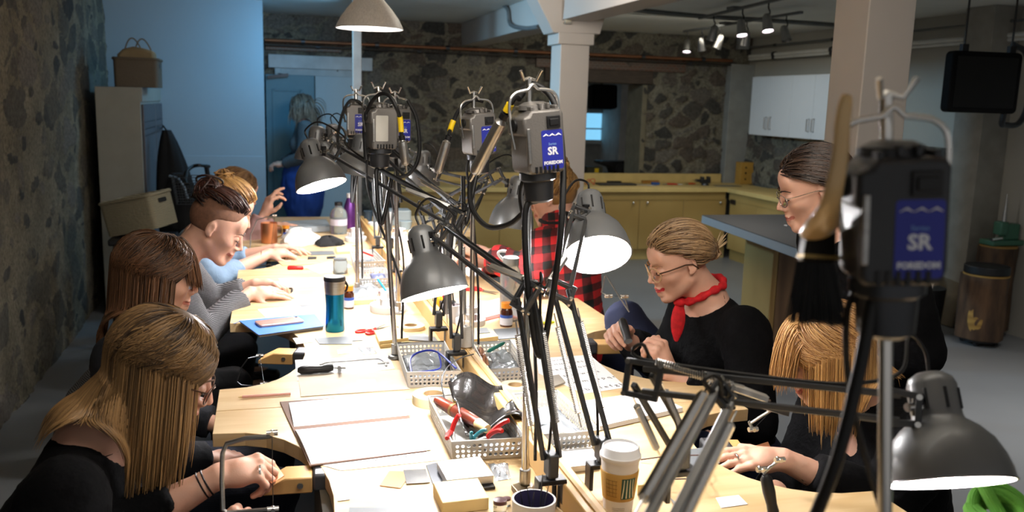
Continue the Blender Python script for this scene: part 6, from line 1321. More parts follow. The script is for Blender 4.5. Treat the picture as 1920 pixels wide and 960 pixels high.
sheet('wooden_block', [(812, 904), (896, 896), (917, 933), (830, 943)], .024, cream, 'square cream wooden block in front of the polished steel block', 'block', bev=.0015)
crumple('zip_bag', [(915, 870), (952, 868), (958, 898), (931, 902)], .008, thin_bag, 'small clear zip bag right of the polished steel block', 'bag', seed=3)
# open sketchbook
t = thing('sketchbook', 'open sketchbook with blank white pages and brown cover on the nearest left bench', 'sketchbook', atZ(670, 800, TZ))
sheet('cover', [(525, 753), (745, 738), (800, 845), (581, 873)], .003, M('brown_cover', '6f5446', .7), '', '', parent=t)
def page(pts, z, bulge, nm):
    P = qd(pts, TZ+.004); n = 12; vs = []; 
    for i in range(n+1):
        for j in range(3):
            u, v = i/n, j/2; p = (P[0]*(1-v)+P[1]*v)*(1-u)+(P[3]*(1-v)+P[2]*v)*u; vs.append(Vector((p.x, p.y, z+bulge*math.sin(PI*u)**.6*(1-.35*u))))
    N_ = len(vs); f = [(i*3+j, i*3+j+1, (i+1)*3+j+1, (i+1)*3+j) for i in range(n) for j in range(2)]
    mb = MB().add(vs+[Vector((v.x, v.y, TZ+.0038)) for v in vs], f+[tuple(q+N_ for q in reversed(k)) for k in f]+[(i*3, (i+1)*3, (i+1)*3+N_, i*3+N_) for i in range(n)]+[((i+1)*3+2, i*3+2, i*3+2+N_, (i+1)*3+2+N_) for i in range(n)]+[(0, N_, N_+1, 1), (1, N_+1, N_+2, 2), (n*3+1, n*3+1+N_, n*3+N_, n*3), (n*3+2, n*3+2+N_, n*3+1+N_, n*3+1)])
    mkobj(nm, mb, white_p, t)
page([(551, 800), (770, 778), (753, 735), (541, 755)], TZ+.004, .006, 'page_stack'); page([(553, 806), (776, 784), (808, 843), (583, 870)], TZ+.004, .009, 'page_stack')
ls = sheet('lettering_sheet', [(590, 868), (815, 845), (832, 862), (640, 882)], .0004, white_p, 'strip of a printed letter sheet sticking out under the open sketchbook', 'paper')
def textrow(txt, a, b, size, parent, mat=ink, z=Z0+.0006, sp=1.0):
    a, b = atZ(*a, z), atZ(*b, z); m = Matrix.Translation(((a+b)/2)) @ Matrix.Rotation(math.atan2(b.y-a.y, b.x-a.x), 4, 'Z'); return mkobj('lettering', MB().text(txt, size, m, ext=.00008, spacing=sp), mat, parent, smooth=False)
textrow('C  K     Y  Z   D', (655, 868), (800, 853), .014, ls)
tg = [o for o in COL.objects if o.name.startswith('paper_tag')][0]; textrow('I-I', (637, 932), (651, 931), .006, tg, z=Z0+.0011)
sheet('board_sheet', [(559, 704), (749, 693), (768, 729), (564, 743)], .0015, M('greige_board', 'c9bba8', .7), 'greyish beige board sheet behind the open sketchbook', 'sheet')
sheet('white_label', [(669, 713), (703, 711), (711, 732), (674, 735)], .0004, white_p, 'small white square paper on the greyish beige board', 'paper', z=Z0+.0017)
sheet('paper_sheet', [(553, 675), (728, 666), (740, 691), (557, 714)], .0005, white_p, 'white paper lying under the black-handled saw', 'paper', z=Z0)
# jeweller's saw lying on the paper
def T3(px, py, dz=0): return atZ(px, py, TZ+dz)+Vector((0, 0, 0))
t = thing('jeweller_saw', 'jeweller saw with black handle lying on white paper', 'saw', atZ(640, 690, TZ))
mkobj('handle', MB().tube([T3(558, 694, .014), T3(564, 694, .014), T3(580, 693, .014), T3(600, 692, .014), T3(614, 690, .014), T3(624, 689, .014)], [.006, .011, .0125, .0105, .0125, .009], 14), black, t)
mkobj('frame', MB().tube(spline([T3(624, 689, .014), T3(645, 690, .012), T3(646, 690, .010)], 3), .003, 8).tube(spline([T3(600, 684, .006), T3(616, 679, .006), T3(660, 676, .006), T3(695, 673, .006), T3(712, 673, .006), T3(722, 680, .006), T3(724, 686, .006)], 5), .0028, 8), steel, t)
mkobj('clamp_screw', MB().cyl(T3(708, 681, .008), T3(730, 680, .008), .0035).cyl(T3(636, 688, .006), T3(636, 690, .022), .005), steel, t)
t = thing('pencil', 'pale pink pencil lying on the nearest left bench wing', 'pencil', atZ(495, 742, TZ)); a, b = T3(454, 744, .0045), T3(545, 738, .0045)
mkobj('barrel', MB().cyl(a, b, .0036, n=6), M('pale_pink', 'd49c8c', .4), t); mkobj('tip', MB().cyl(a, T3(446, 745, .004), .0036, .0004, 6), cream, t)
sheet('metal_sheet', [(590, 634), (670, 629), (680, 638), (661, 639), (660, 645), (599, 645)], .0012, slate, 'slate grey metal sheet lying behind the greyish beige board', 'sheet')
crumple('zip_bag', [(670, 652), (699, 651), (707, 662), (682, 664)], .004, thin_bag, 'tiny clear bag between the slate grey sheet and the front left basket', 'bag', seed=5, n=8)
sheet('paper_scrap', [(632, 656), (652, 655), (655, 662), (634, 664)], .0006, white_p, 'white scrap beside the tiny clear bag', 'paper')
sheet('paper_scrap', [(549, 634), (578, 631), (588, 641), (556, 645)], .0006, white_p, 'white scrap in front of the blue notebook', 'paper')
# notebook, phone, letter sheet, tumbler
t = thing('notebook', 'closed blue notebook under the rose gold phone', 'notebook', atZ(530, 608, TZ)); nb = [(448, 601), (590, 588), (608, 611), (485, 628)]
sheet('cover', nb, .0015, M('blue_cover', '3a6fc0', .5), '', '', z=Z0+.012, parent=t, bev=.0005); sheet('cover', nb, .0015, M('blue_cover', '3a6fc0', .5), '', '', z=Z0, parent=t)
P = ccw(qd(nb, Z0+.01)); cc = sum(P, Vector())/4; mkobj('pages', slabmb([cc+(p-cc)*.975 for p in P], Z0+.0015, Z0+.012), M('page_edge', 'ded8cc', .8), t, smooth=False)
mkobj('ribbon', MB().tube([T3(452, 602, .006), T3(446, 604, .003), T3(438, 607, .0015)], .0012, 5), M('blue_ribbon', '4a78b8', .7), t)
t = thing('smartphone', 'rose gold phone lying on the blue notebook', 'phone', atZ(520, 602, Z0+.0138)); ph = [(475, 602), (560, 593), (568, 602), (490, 612)]; P = qd(ph, Z0+.02)
c = sum(P, Vector())/4; ux = (P[1]-P[0]).normalized(); m = Matrix((ux, Vector((0, 0, 1)).cross(ux), Vector((0, 0, 1)))).transposed().to_4x4(); m.translation = Vector((c.x, c.y, Z0+.0137)); wl = ((P[1]-P[0]).length+(P[2]-P[3]).length)/2; wd = .068
mkobj('body', MB().prism(rrect(wl, wd, .009, 6), 0, .008, m), M('rose_gold', 'c9a092', .3, .6), t, bevel=.002); mkobj('antenna_line', MB().box((wl*.38, 0, .0083), (.0015, wd*.95, .0006), m), white_pl, t); mkobj('camera_lens', MB().cyl(m @ Vector((wl*.44, wd*.35, .008)), m @ Vector((wl*.44, wd*.35, .0092)), .004), black, t)
ls = sheet('lettering_sheet', [(483, 580), (607, 569), (614, 592), (500, 596)], .0004, white_p, 'printed letter practice sheet behind the blue notebook', 'paper')
for i in range(4): textrow('a b c d e f g h i j k l m n o'[i*2:24], (500+i*3, 581+i*4), (604, 573+i*4), .010, ls)
def turned(name, base, prof, mat, parent, n=32, **k): return mkobj(name, MB().lathe(prof, Matrix.Translation(base), n), mat, parent, **k)
c = atZ(628, 620, TZ); t = thing('tumbler', 'teal blue steel tumbler with black lid on the second left bench', 'tumbler', c)
turned('body', c, [(.029, 0), (.031, .004), (.030, .05), (.0295, .09), (.031, .125)], M('teal_metallic', '10709c', .25, .75, var=.05), t); turned('steel_band', c, [(.031, .1252), (.0335, .15), (.0345, .168)], steel, t)
turned('lid', c, [(.0348, .168), (.036, .172), (.034, .182), (.02, .184)], black, t); mkobj('lid_handle', MB().tube([c+Vector((.033, 0, .165)), c+Vector((.041, 0, .15)), c+Vector((.038, 0, .135)), c+Vector((.032, 0, .13))], .004, 8), black, t)
def pill(px, py, h, r, lab, body='3d1c10'):
    c = atZ(px, py, TZ); t = thing('pill_bottle', lab, 'bottle', c); turned('jar', c, [(r, 0), (r, h*.62), (r*.75, h*.74), (r*.7, h*.78)], M('amber_'+body, body, .15, coat=.6), t)
    turned('label', c, [(r*1.02, h*.08), (r*1.02, h*.5)], M('pill_label', 'd9dbe6', .5), t); mkobj('label_band', MB().lathe([(r*1.03, h*.38), (r*1.03, h*.5)], Matrix.Translation(c), 32), M('pill_band', '2d52a8', .5), t)
    turned('cap', c, [(r*.86, h*.78), (r*.88, h), (r*.5, h*1.01)], orange, t); return t
pill(654, 578, .085, .019, 'brown bottle with orange cap just behind the teal tumbler'); pill(949, 611, .082, .0215, 'brown bottle with orange cap on the right side beside the clear flask')
c = atZ(955, 606, TZ)+Vector((.012, .045, 0)); t = thing('flask', 'tall clear plastic flask with lid on the right side of the table', 'bottle', c)
turned('body', c, [(.034, 0), (.036, .005), (.036, .17), (.028, .19), (.024, .195)], M('smoky_plastic', 'cfd3d4', .08, trans=.7, ior=1.3), t); turned('lid', c, [(.027, .195), (.029, .2), (.029, .222), (.024, .226)], M('grey_lid', '8c9093', .3, .4), t); mkobj('strap', MB().tube(arc(c+Vector((-.028, 0, .215)), c+Vector((-.046, 0, .24)), c+Vector((-.02, 0, .245))), .005, 8), white_pl, t)
def caddy(px, py, s, lab, pen=True):
    c = atZ(px, py, TZ); t = thing('rotary_caddy', lab, 'tool caddy', c)
    turned('base_tray', c, [(.062*s, 0), (.064*s, .004), (.064*s, .026*s), (.056*s, .027*s)], white_pl, t); turned('middle_tier', c, [(.042*s, .027*s), (.042*s, .050*s), (.034*s, .051*s)], white_pl, t); turned('cup', c, [(.028*s, .05*s), (.029*s, .078*s), (.024*s, .078*s), (.023*s, .055*s)], white_pl, t, n=28)
    for k in range(14):
        a = 2*PI*k/14; R_ = (.049 if k % 2 else .036)*s; b = c+Vector((R_*math.cos(a), R_*math.sin(a), (.027 if k % 2 else .05)*s)); q = mkobj('burr', MB().cyl(b, b+Vector((0, 0, .022*s)), .0011).ball(b+Vector((0, 0, .024*s)), .0028 if k % 3 else .0038, 8), (chrome, white_pl, M('burr_maroon', '6b2a2a', .6))[k % 3], t)
    return t, c
t, c = caddy(727, 583, 1, 'round tiered white tool caddy with burrs on the left half of the table')
def stick(name, a, b, r, mat, lab, cat='pen'): return solo(name, MB().tube([a, a.lerp(b, .1), a.lerp(b, .9), b], [r*.5, r, r, r*.4], 8), mat, lab, cat)
stick('pen', c+Vector((.004, 0, .06)), c+Vector((-.035, .02, .115)), .004, M('sky_blue', '2c93c4', .35), 'sky blue pen standing in the left white caddy')
t, c = caddy(882, 608, .8, 'white tiered tool caddy on the right half beside the stand pole')
for i, (cl, dx) in enumerate((('c02030', -.02), ('b01850', .0), ('303030', .018))): stick('coloured_pencil', c+Vector((-.05+dx*.4, .05, .002)), c+Vector((-.07+dx, .06, .105)), .0032, M('pencil_'+cl, cl, .4), ('red pencil leaning behind the right white caddy', 'magenta pencil leaning behind the right white caddy', 'dark pencil leaning behind the right white caddy')[i], 'pencil')
cj = c+Vector((-.055, .052, 0)); t = thing('pencil_jar', 'white jar holding the pencils behind the right white caddy', 'jar', cj); turned('jar', cj, [(.03, 0), (.032, .06), (.028, .06), (.027, .003)], white_pl, t)
t, c = caddy(667, 452, .9, 'white tool caddy at the far end beneath the purple bottle'); t, c = caddy(748, 452, .9, 'white tool caddy at the far end right of the rail')
c = atZ(826, 586, TZ); t = thing('glue_bottle', 'orange-yellow plastic bottle under the nearest left-pointing lamp', 'bottle', c); turned('body', c, [(.018, 0), (.02, .004), (.02, .05), (.012, .062)], M('amber_plastic', 'e0a024', .3), t); turned('nozzle', c, [(.008, .062), (.003, .085)], white_pl, t)
# scissors
def scissors(px, py, rz, lab, s=1.0, z=TZ+.004, open_=.35, col=red):
    c = atZ(px, py, z); t = thing('scissors', lab, 'scissors', c); m = Matrix.Translation(c) @ Matrix.Rotation(rz, 4, 'Z') @ Matrix.Scale(s, 4)
    for q in (-1, 1):
        mq = m @ Matrix.Rotation(q*open_/2, 4, 'Z') @ Matrix.Translation((0, 0, .0012*q))
        bl = mkobj('blade', MB().prism([(0, -.005), (.075, -.001*q), (.08, .0), (.05, .005), (0, .005)], -.0008, .0008, mq), steel, t, smooth=False)
        mkobj('handle', MB().tube([mq @ Vector((-.055+.024*math.cos(a), -q*.014+.014*math.sin(a), 0)) for a in np.linspace(0, 2*PI, 22)[:-1]], .0042, 8, closed=True).tube([mq @ Vector((-.032, -q*.008, 0)), mq @ Vector((-.01, 0, 0)), mq @ Vector((.004, 0, 0))], .0045, 8), col, t)
    mkobj('pivot', MB().cyl(m @ Vector((0, 0, -.003)), m @ Vector((0, 0, .003)), .004), chrome, t); return t
scissors(703, 617, .75, 'red-handled scissors lying before the white caddy, blades up', .85)
scissors(905, 545, -.9, 'open red-handled scissors on the right half near the plaid sleeve', 1.0)
scissors(1290, 968, 1.4, 'red-handled scissors at the bottom edge right of the coffee cup', 1.0)
# blocks and tiles
sheet('wooden_block', [(702, 619), (752, 614), (766, 633), (711, 640)], .010, cream, 'upper cream block of the pair behind the front left basket', 'block', z=Z0+.0102, bev=.001)
sheet('wooden_block', [(704, 628), (754, 623), (768, 640), (713, 647)], .010, cream, 'lower cream block of the pair behind the front left basket', 'block', bev=.001)
sheet('slate_tile', [(760, 636), (768, 629), (815, 631), (822, 640)], .004, slate, 'dark slate tile just behind the front left basket', 'tile')
sheet('wooden_block', [(883, 615), (919, 613), (934, 630), (883, 637)], .016, cream, 'cream block with a dark tile on it, right of the rail', 'block', bev=.001)
sheet('slate_tile', [(893, 615), (913, 614), (919, 623), (897, 625)], .002, slate, 'small dark tile on the cream block right of the rail', 'tile', z=Z0+.0162)
sheet('slate_tile', [(925, 617), (987, 613), (1008, 630), (935, 636)], .002, slate, 'flat dark sheet right of the cream block with tile', 'tile')
sheet('paper_sheet', [(888, 573), (940, 558), (990, 575), (907, 597)], .0006, white_p, 'white paper under the right orange-capped bottle', 'paper'); sheet('red_folder', [(905, 596), (958, 582), (962, 588), (910, 601)], .002, M('dull_red', 'a8463c', .6), 'thin red edge of a folder under the white paper on the right', 'folder', z=Z0-.0)
sheet('paper_sheet', [(860, 500), (915, 492), (935, 512), (880, 520)], .0006, white_p, 'white paper near the plaid-sleeved hand', 'paper')
stick('highlighter', T3(1010, 606, .006), T3(1040, 604, .006), .005, M('lime', 'c8d32a', .4), 'lime yellow marker lying on the second right bench', 'marker')
# baskets of perforated metal
def perf(name_lab, rim, h, cat='basket'):
    R4 = qd(rim, TZ+h); c = sum(R4, Vector())/4; t = thing('wire_basket', name_lab, 'basket', (c.x, c.y, TZ), 'perforated metal baskets'); B4 = [Vector((c.x+(p.x-c.x)*.92, c.y+(p.y-c.y)*.92, Z0+.001)) for p in R4]
    cell = .0125
    for i in range(4):
        a, b, a2, b2 = B4[i], B4[(i+1) % 4], R4[i], R4[(i+1) % 4]; L = (b2-a2).length; nu = max(3, int(L/cell)); nv = 3; vs = []; fs = []; pt = lambda u, v: (a*(1-u)+b*u)*(1-v)+(a2*(1-u)+b2*u)*v
        mu, v0, v1 = .03, .12, .86
        for iu in range(nu):
            for iv in range(nv):
                u0 = mu+(1-2*mu)*iu/nu; u1 = mu+(1-2*mu)*(iu+1)/nu; w0 = v0+(v1-v0)*iv/nv; w1 = v0+(v1-v0)*(iv+1)/nv; o = len(vs); q = []
                sq = [(1, 0), (1, 1), (0, 1), (-1, 1), (-1, 0), (-1, -1), (0, -1), (1, -1)]
                for dx, dy in sq: q.append(pt((u0+u1)/2+dx*(u1-u0)/2, (w0+w1)/2+dy*(w1-w0)/2))
                for k in range(8): an = 2*PI*k/8; q.append(pt((u0+u1)/2+.66*math.cos(an)*(u1-u0)/2, (w0+w1)/2+.66*math.sin(an)*(w1-w0)/2))
                vs += q; fs += [(o+k, o+(k+1) % 8, o+8+(k+1) % 8, o+8+k) for k in range(8)]
        o = len(vs); vs += [pt(0, 0), pt(1, 0), pt(1, v0), pt(0, v0), pt(0, v1), pt(1, v1), pt(1, 1), pt(0, 1), pt(mu, v0), pt(mu, v1), pt(1-mu, v0), pt(1-mu, v1)]
        fs += [(o, o+1, o+2, o+3), (o+4, o+5, o+6, o+7), (o+3, o+8, o+9, o+4), (o+10, o+2, o+5, o+11)]
        w_ = mkobj('perforated_side', MB().add(vs, fs), alum, t, smooth=False); sm = w_.modifiers.new('thickness', 'SOLIDIFY'); sm.thickness = .0012
    mkobj('bottom', slabmb(ccw([Vector(p) for p in B4]), Z0, Z0+.0015), alum, t, smooth=False)
    mkobj('rim', MB().tube([p for p in R4], .0022, 6, closed=True), alum, t)
    return c, R4
cA, RA = perf('perforated metal basket with blue goggles and clear bags, left of the rail', [(744, 643), (833, 640), (863, 695), (763, 698)], .048)
cB_, RB = perf('perforated metal basket right of the rail behind the stand pole, with bags', [(887, 642), (958, 638), (993, 688), (913, 693)], .045)
cC, RC = perf('nearest perforated metal basket full of pliers and a leather sheet', [(803, 743), (925, 735), (985, 820), (847, 828)], .05)
cD, RD = perf('perforated metal basket with clear bags behind the lamp posts, right of the rail', [(962, 738), (1045, 732), (1124, 806), (1012, 816)], .05)
cE, RE = perf('far perforated metal basket with red pen, further back on the left half', [(656, 468), (699, 467), (722, 489), (664, 492)], .05)
cF, RF = perf('low perforated metal basket just in front of the far one on the left half', [(668, 503), (722, 501), (733, 521), (675, 524)], .04)
def inb(R4, u, v, z): p = (R4[0]*(1-u)+R4[1]*u)*(1-v)+(R4[3]*(1-u)+R4[2]*u)*v; return Vector((p.x, p.y, TZ+z))
def bagin(R4, u0, v0, u1, v1, h, lab, seed, z=.012, mat=thin_bag):
    P = [inb(R4, u0, v0, z), inb(R4, u1, v0, z), inb(R4, u1, v1, z), inb(R4, u0, v1, z)]; rg = np.random.default_rng(seed); n = 10; vs = []
    for i in range(n+1):
        for j in range(n+1):
            u, v = i/n, j/n; p = (P[0]*(1-u)+P[1]*u)*(1-v)+(P[3]*(1-u)+P[2]*u)*v; k = min(1, min(u, 1-u, v, 1-v)*4); vs.append(p+Vector((0, 0, h*k*(.4+.6*abs(math.sin(u*6+seed)*math.cos(v*5+seed)))+rg.random()*h*.4)))
    mb = MB(); mb.add(vs, [(i*(n+1)+j, (i+1)*(n+1)+j, (i+1)*(n+1)+j+1, i*(n+1)+j+1) for i in range(n) for j in range(n)]); o = solo('zip_bag', mb, mat, lab, 'bag'); s_ = o.modifiers.new('thickness', 'SOLIDIFY'); s_.thickness = .001; return o
bagin(RA, .08, .08, .9, .5, .02, 'clear bag in the back half of the front left basket', 2); bagin(RA, .1, .5, .92, .92, .018, 'clear bag under the blue goggles in the front left basket', 3)
bagin(RB, .35, .1, .92, .55, .022, 'clear bag in the basket right of the rail', 4); bagin(RB, .2, .5, .9, .92, .018, 'second clear bag in the front of the basket right of the rail', 6)
bagin(RD, .1, .1, .9, .5, .02, 'clear bag at the back of the basket behind the lamp posts', 7); bagin(RD, .1, .5, .92, .92, .022, 'clear bag at the front of the basket behind the lamp posts', 8)
bagin(RE, .1, .3, .9, .9, .015, 'clear bag in the far left-half basket', 9); bagin(RC, .5, .55, .95, .95, .012, 'grey clear bag under the pliers in the nearest basket', 12); bagin(RF, .45, .1, .95, .9, .02, 'clear bag with blue contents in the low far basket', 10, mat=M('bluish_bag', '7f86b8', .3, trans=.3, bump=1, bs=40))
t = thing('goggles', 'blue-framed safety goggles lying in the front left basket', 'goggles', inb(RA, .5, .6, .035)); bm = M('goggle_blue', '2233a0', .35)
pts = spline([inb(RA, .12, .85, .03), inb(RA, .15, .62, .052), inb(RA, .4, .5, .062), inb(RA, .7, .52, .060), inb(RA, .97, .85, .042)], 6); mkobj('frame', MB().tube(pts, .0028, 8), bm, t); mkobj('lens', MB().tube(spline([inb(RA, .72, .5, .06), inb(RA, .72, .7, .045), inb(RA, .62, .85, .04), inb(RA, .2, .85, .034)], 5), .002, 6), bm, t)
crumple('fabric_pouch', [(890, 660), (905, 656), (918, 684), (902, 690)], .02, M('tan_leather', '9a6a4c', .5), 'tan leather roll in the left of the basket right of the rail', 'pouch', z=TZ+.022, seed=4)
stick('green_tool_handle', inb(RB, .25, .35, .042), inb(RB, .75, .2, .055), .0055, M('green_handle', '1f6f60', .35), 'green tool handle sticking out in the basket right of the rail', 'tool handle')
# nearest basket contents
t = thing('ring_clamp', 'reddish brown wooden ring clamp with leather jaw in the nearest basket', 'clamp', inb(RC, .3, .5, .02)); a, b = inb(RC, .08, .12, .052), inb(RC, .60, .78, .045)
rb = M('red_brown_wood', '6a2c1c', .3, coat=.4, wave=(6, 3, 'X'), col2='4f2014'); mkobj('jaws', MB().tube([a, a.lerp(b, .08), a.lerp(b, .35), a.lerp(b, .65), a.lerp(b, .8)], [.008, .013, .0155, .015, .013], 16), rb, t); mkobj('ring_band', MB().cyl(a.lerp(b, .34), a.lerp(b, .38), .0163), M('brass_band', 'a88a5a', .35, .8), t); mkobj('pale_tip', MB().tube([a.lerp(b, .8), a.lerp(b, .97)], [.013, .010], 12), cream, t)
def pliers2(lab, piv, h1, h2, tip, col, r=.0055):
    t = thing('pliers', lab, 'pliers', (piv.x, piv.y, min(piv.z, tip.z)))
    for h_ in (h1, h2): mkobj('handle', MB().tube(spline([piv, piv.lerp(h_, .35)+Vector((0, .004, .004)), piv.lerp(h_, .75)+Vector((0, .003, .004)), h_], 4), [r*.6]+[r]*11+[r*.8], 8), col, t)
    mkobj('jaw', MB().tube([piv+(piv-tip)*.12, piv, tip], [.007, .008, .003], 8, flat=.7).cyl(piv+Vector((0, -.003, -.004)), piv+Vector((0, .003, .006)), .006), steel, t); return t
pliers2('red-handled pliers standing in the left of the nearest basket', T3(846, 812, .030), T3(862, 778, .072), T3(838, 822, .055), T3(853, 832, .012), red)
pliers2('red-handled pliers lying across the right of the nearest basket', T3(912, 822, .040), T3(955, 788, .078), T3(942, 808, .070), T3(890, 828, .030), red)
pliers2('teal-handled pliers at the front of the nearest basket', T3(884, 828, .034), T3(912, 806, .066), T3(884, 812, .060), T3(876, 842, .014), M('teal_handle', '2c7c88', .35), .004)
mb = MB(); vs = []; n = 14; lt = M('black_leather', '1d1b1a', .22, var=.3, coat=.7, bump=.5, bs=50)
for i in range(n+1):
    for j in range(n+1):
        u, v = i/n, j/n; p = inb(RC, .28+.85*u, .05+.72*v-.05*u, 0); vs.append(p+Vector((0, 0, .045+.022*math.sin(u*5+v*4)+.035*max(0, 1-v*3)+.006*math.cos(v*13))))
mb.add(vs, [(i*(n+1)+j, (i+1)*(n+1)+j, (i+1)*(n+1)+j+1, i*(n+1)+j+1) for i in range(n) for j in range(n)]); o = solo('leather_sheet', mb, lt, 'glossy black leather sheet bulging out of the nearest basket', 'leather'); s_ = o.modifiers.new('thickness', 'SOLIDIFY'); s_.thickness = .002
solo('curved_wire', MB().tube(spline([inb(RC, .2, .35, .04), T3(828, 720, .08), T3(838, 690, .11), T3(862, 672, .12), T3(888, 664, .12)], 6), .0016, 6), dsteel, 'thin dark wire arching up out of the nearest basket', 'wire')
solo('yellow_handle', MB().tube([inb(RC, .35, .1, .045), inb(RC, .5, .08, .052), inb(RC, .75, .05, .055)], [.006, .008, .007], 10), yellow, 'yellow handle lying along the back rim of the nearest basket', 'tool handle')
stick('red_pen', inb(RE, .45, .2, .05), inb(RE, .8, .5, .045), .005, red, 'red pen in the far left-half basket')
# spool, tape rolls
c = Vector((XM, atX(873, 668, XM).y, TZ+.0595)); t = thing('thread_cone', 'white thread cone standing on the middle rail', 'thread cone', c)
turned('thread', c, [(.018, 0), (.0185, .004), (.0175, .05), (.012, .058)], M('white_thread', 'e9e4dc', .8, wave=(90, .5, 'Z'), col2='cfc8bc', bump=.5), t); turned('core', c, [(.005, .058), (.005, .064)], white_pl, t)
def tape(px, py, r, h, lab, mat=None):
    c = atZ(px, py, TZ); t = thing('tape_roll', lab, 'tape roll', c); mat = mat or M('masking_tape', 'e6d6ac', .6)
    turned('roll', c+Vector((0, 0, .0006)), [(r*.52, 0), (r, 0), (r, h), (r*.52, h), (r*.52, 0)], mat, t, n=40, cap=False, cap2=False) if False else mkobj('roll', MB().lathe([(r*.52, 0.0006), (r, .0006), (r, h), (r*.52, h), (r*.52, .0006)], Matrix.Translation(c), 40, cap=False, cap2=False), mat, t)
    mkobj('core', MB().lathe([(r*.46, .0006), (r*.52, .0006), (r*.52, h*1.02), (r*.46, h*1.02), (r*.46, .0006)], Matrix.Translation(c), 40, cap=False, cap2=False), M('card_core', 'a58a64', .7), t)
tape(812, 755, .052, .024, 'cream masking tape roll behind the nearest basket'); tape(770, 616, .046, .012, 'flat cream tape roll under the lamp base near the front left basket'); tape(966, 735, .040, .020, 'tape roll right of the rail behind the basket row'); tape(664, 466, .040, .014, 'cream tape roll at the far left half beside the black cloth')
tape(925, 735, .024, .018, 'small yellow tape roll right of the rail end', M('yellow_tape', 'dcc65a', .6)) if False else None
# right-hand bench papers
ls = sheet('alphabet_sheet', [(1006, 672), (1106, 665), (1175, 726), (1095, 738), (1010, 700)], .0004, white_p, 'white sheet printed with a large alphabet on the second right bench', 'paper')
for txt, a, b, s_ in (('a b c d e f g h i', (1094, 731), (1170, 720), .026), ('j k l m n o p q r', (1068, 718), (1152, 706), .024), ('s t u v w x y z', (1046, 706), (1132, 695), .021), ('A B C D E F G H I J', (1030, 695), (1112, 685), .017), ('K L M N O P Q R S', (1020, 686), (1098, 677), .015), ('T U V W X Y Z', (1018, 678), (1088, 671), .013)):
    textrow(txt, a, b, s_, ls)
sheet('grey_card', [(1022, 706), (1048, 702), (1060, 716), (1036, 725)], .004, M('grey_cardboard', '9d968a', .7), 'small thick grey card lying on the edge of the alphabet sheet', 'card', z=Z0+.001)
t = thing('sketch_pad', 'thick white sketch pad with grey cover on the second right bench', 'sketchbook', atZ(1185, 770, TZ)); pq = [(1093, 753), (1215, 735), (1280, 765), (1125, 800)]
sheet('cover', pq, .0015, M('pad_cover', '6d665c', .7), '', '', parent=t); P = ccw(qd(pq, TZ+.012)); mkobj('pages', slabmb(P, Z0+.0015, Z0+.013), white_p, t, smooth=False)
# cup
c = atZ(1158, 955, TZ); t = thing('coffee_cup', 'paper coffee cup with white lid and kraft sleeve at the front of the table', 'cup', c)
turned('paper_cup', c, [(.026, 0), (.027, .002), (.036, .105)], white_pl, t, n=48); turned('sleeve', c, [(.0296, .028), (.0302, .028), (.0362, .082), (.0356, .083)], M('kraft_sleeve', 'b58c44', .7), t, n=48)
turned('lid', c, [(.0375, .104), (.0388, .106), (.0388, .112), (.0365, .114), (.0345, .126), (.0325, .128), (.031, .124), (.02, .124)], white_pl, t, n=48)
def wrap(az, z, r0, off=0): R_ = .0296+(z-.028)*(.0366-.0300)/.055+off; return c+Vector((R_*math.cos(az), R_*math.sin(az), z))
def patch(name, az0, az1, z0, z1, mat, off=.0011, holes=None, par=None):
    n = 12; vs = []; [vs.append(wrap(az0+(az1-az0)*i/n, z, 0, off)) for i in range(n+1) for z in (z0, z1)]; return mkobj(name, MB().add(vs, [(i*2, i*2+2, i*2+3, i*2+1) for i in range(n)]), mat, par or t)
azc = math.atan2(CAM.y-c.y, CAM.x-c.x); dg = M('dark_green_print', '1e4a3c', .6); bl = patch('green_emblem', azc+.15, azc+.95, .034, .076, dg)
for k in range(4):
    mb = MB(); vs = []; n = 10
    for i in range(n+1):
        u = i/n; a0 = azc+.26+.17*k+.10*(1-u)**2*(k-1.0)*.8; vs += [wrap(a0, .036+.038*u, 0, .0015), wrap(a0+.035+.035*(1-u), .036+.038*u, 0, .0015)]
    mkobj('wavy_stripe', mb.add(vs, [(i*2, i*2+2, i*2+3, i*2+1) for i in range(n)]), M('cream_print', 'e3d9b4', .6), bl)
for k in range(5): patch('printed_line', azc-.75, azc-.08, .038+.008*k, .0388+.008*k, M('brown_print', '7d5c28', .6))
for k in range(4): patch('printed_column', azc-.75+.2*k, azc-.735+.2*k, .038, .070, M('brown_print', '7d5c28', .6))
for k in range(3): patch('small_print', azc-.35, azc+.45, .006+.004*k, .0072+.004*k, M('grey_print', '9a948a', .6), off=.0016-(.028-.006-.004*k)*.02)
sheet('wooden_block', [(1190, 872), (1232, 868), (1252, 903), (1196, 910)], .022, cream, 'cream wooden block just behind the coffee cup', 'block', bev=.001)
sheet('steel_bench_block', [(1025, 846), (1110, 837), (1124, 868), (1032, 880)], .014, M('polished_steel', 'cfcfcf', .25, 1), 'polished steel plate between the lamp posts and the coffee cup', 'block', bev=.001)
sheet('white_card', [(1342, 933), (1385, 928), (1402, 945), (1352, 952)], .0006, white_p, 'white card on the nearest right bench', 'card')
sheet('slate_tile', [(1262, 845), (1330, 838), (1350, 868), (1275, 876)], .002, slate, 'dark slate sheet below the near lamp arms', 'tile')
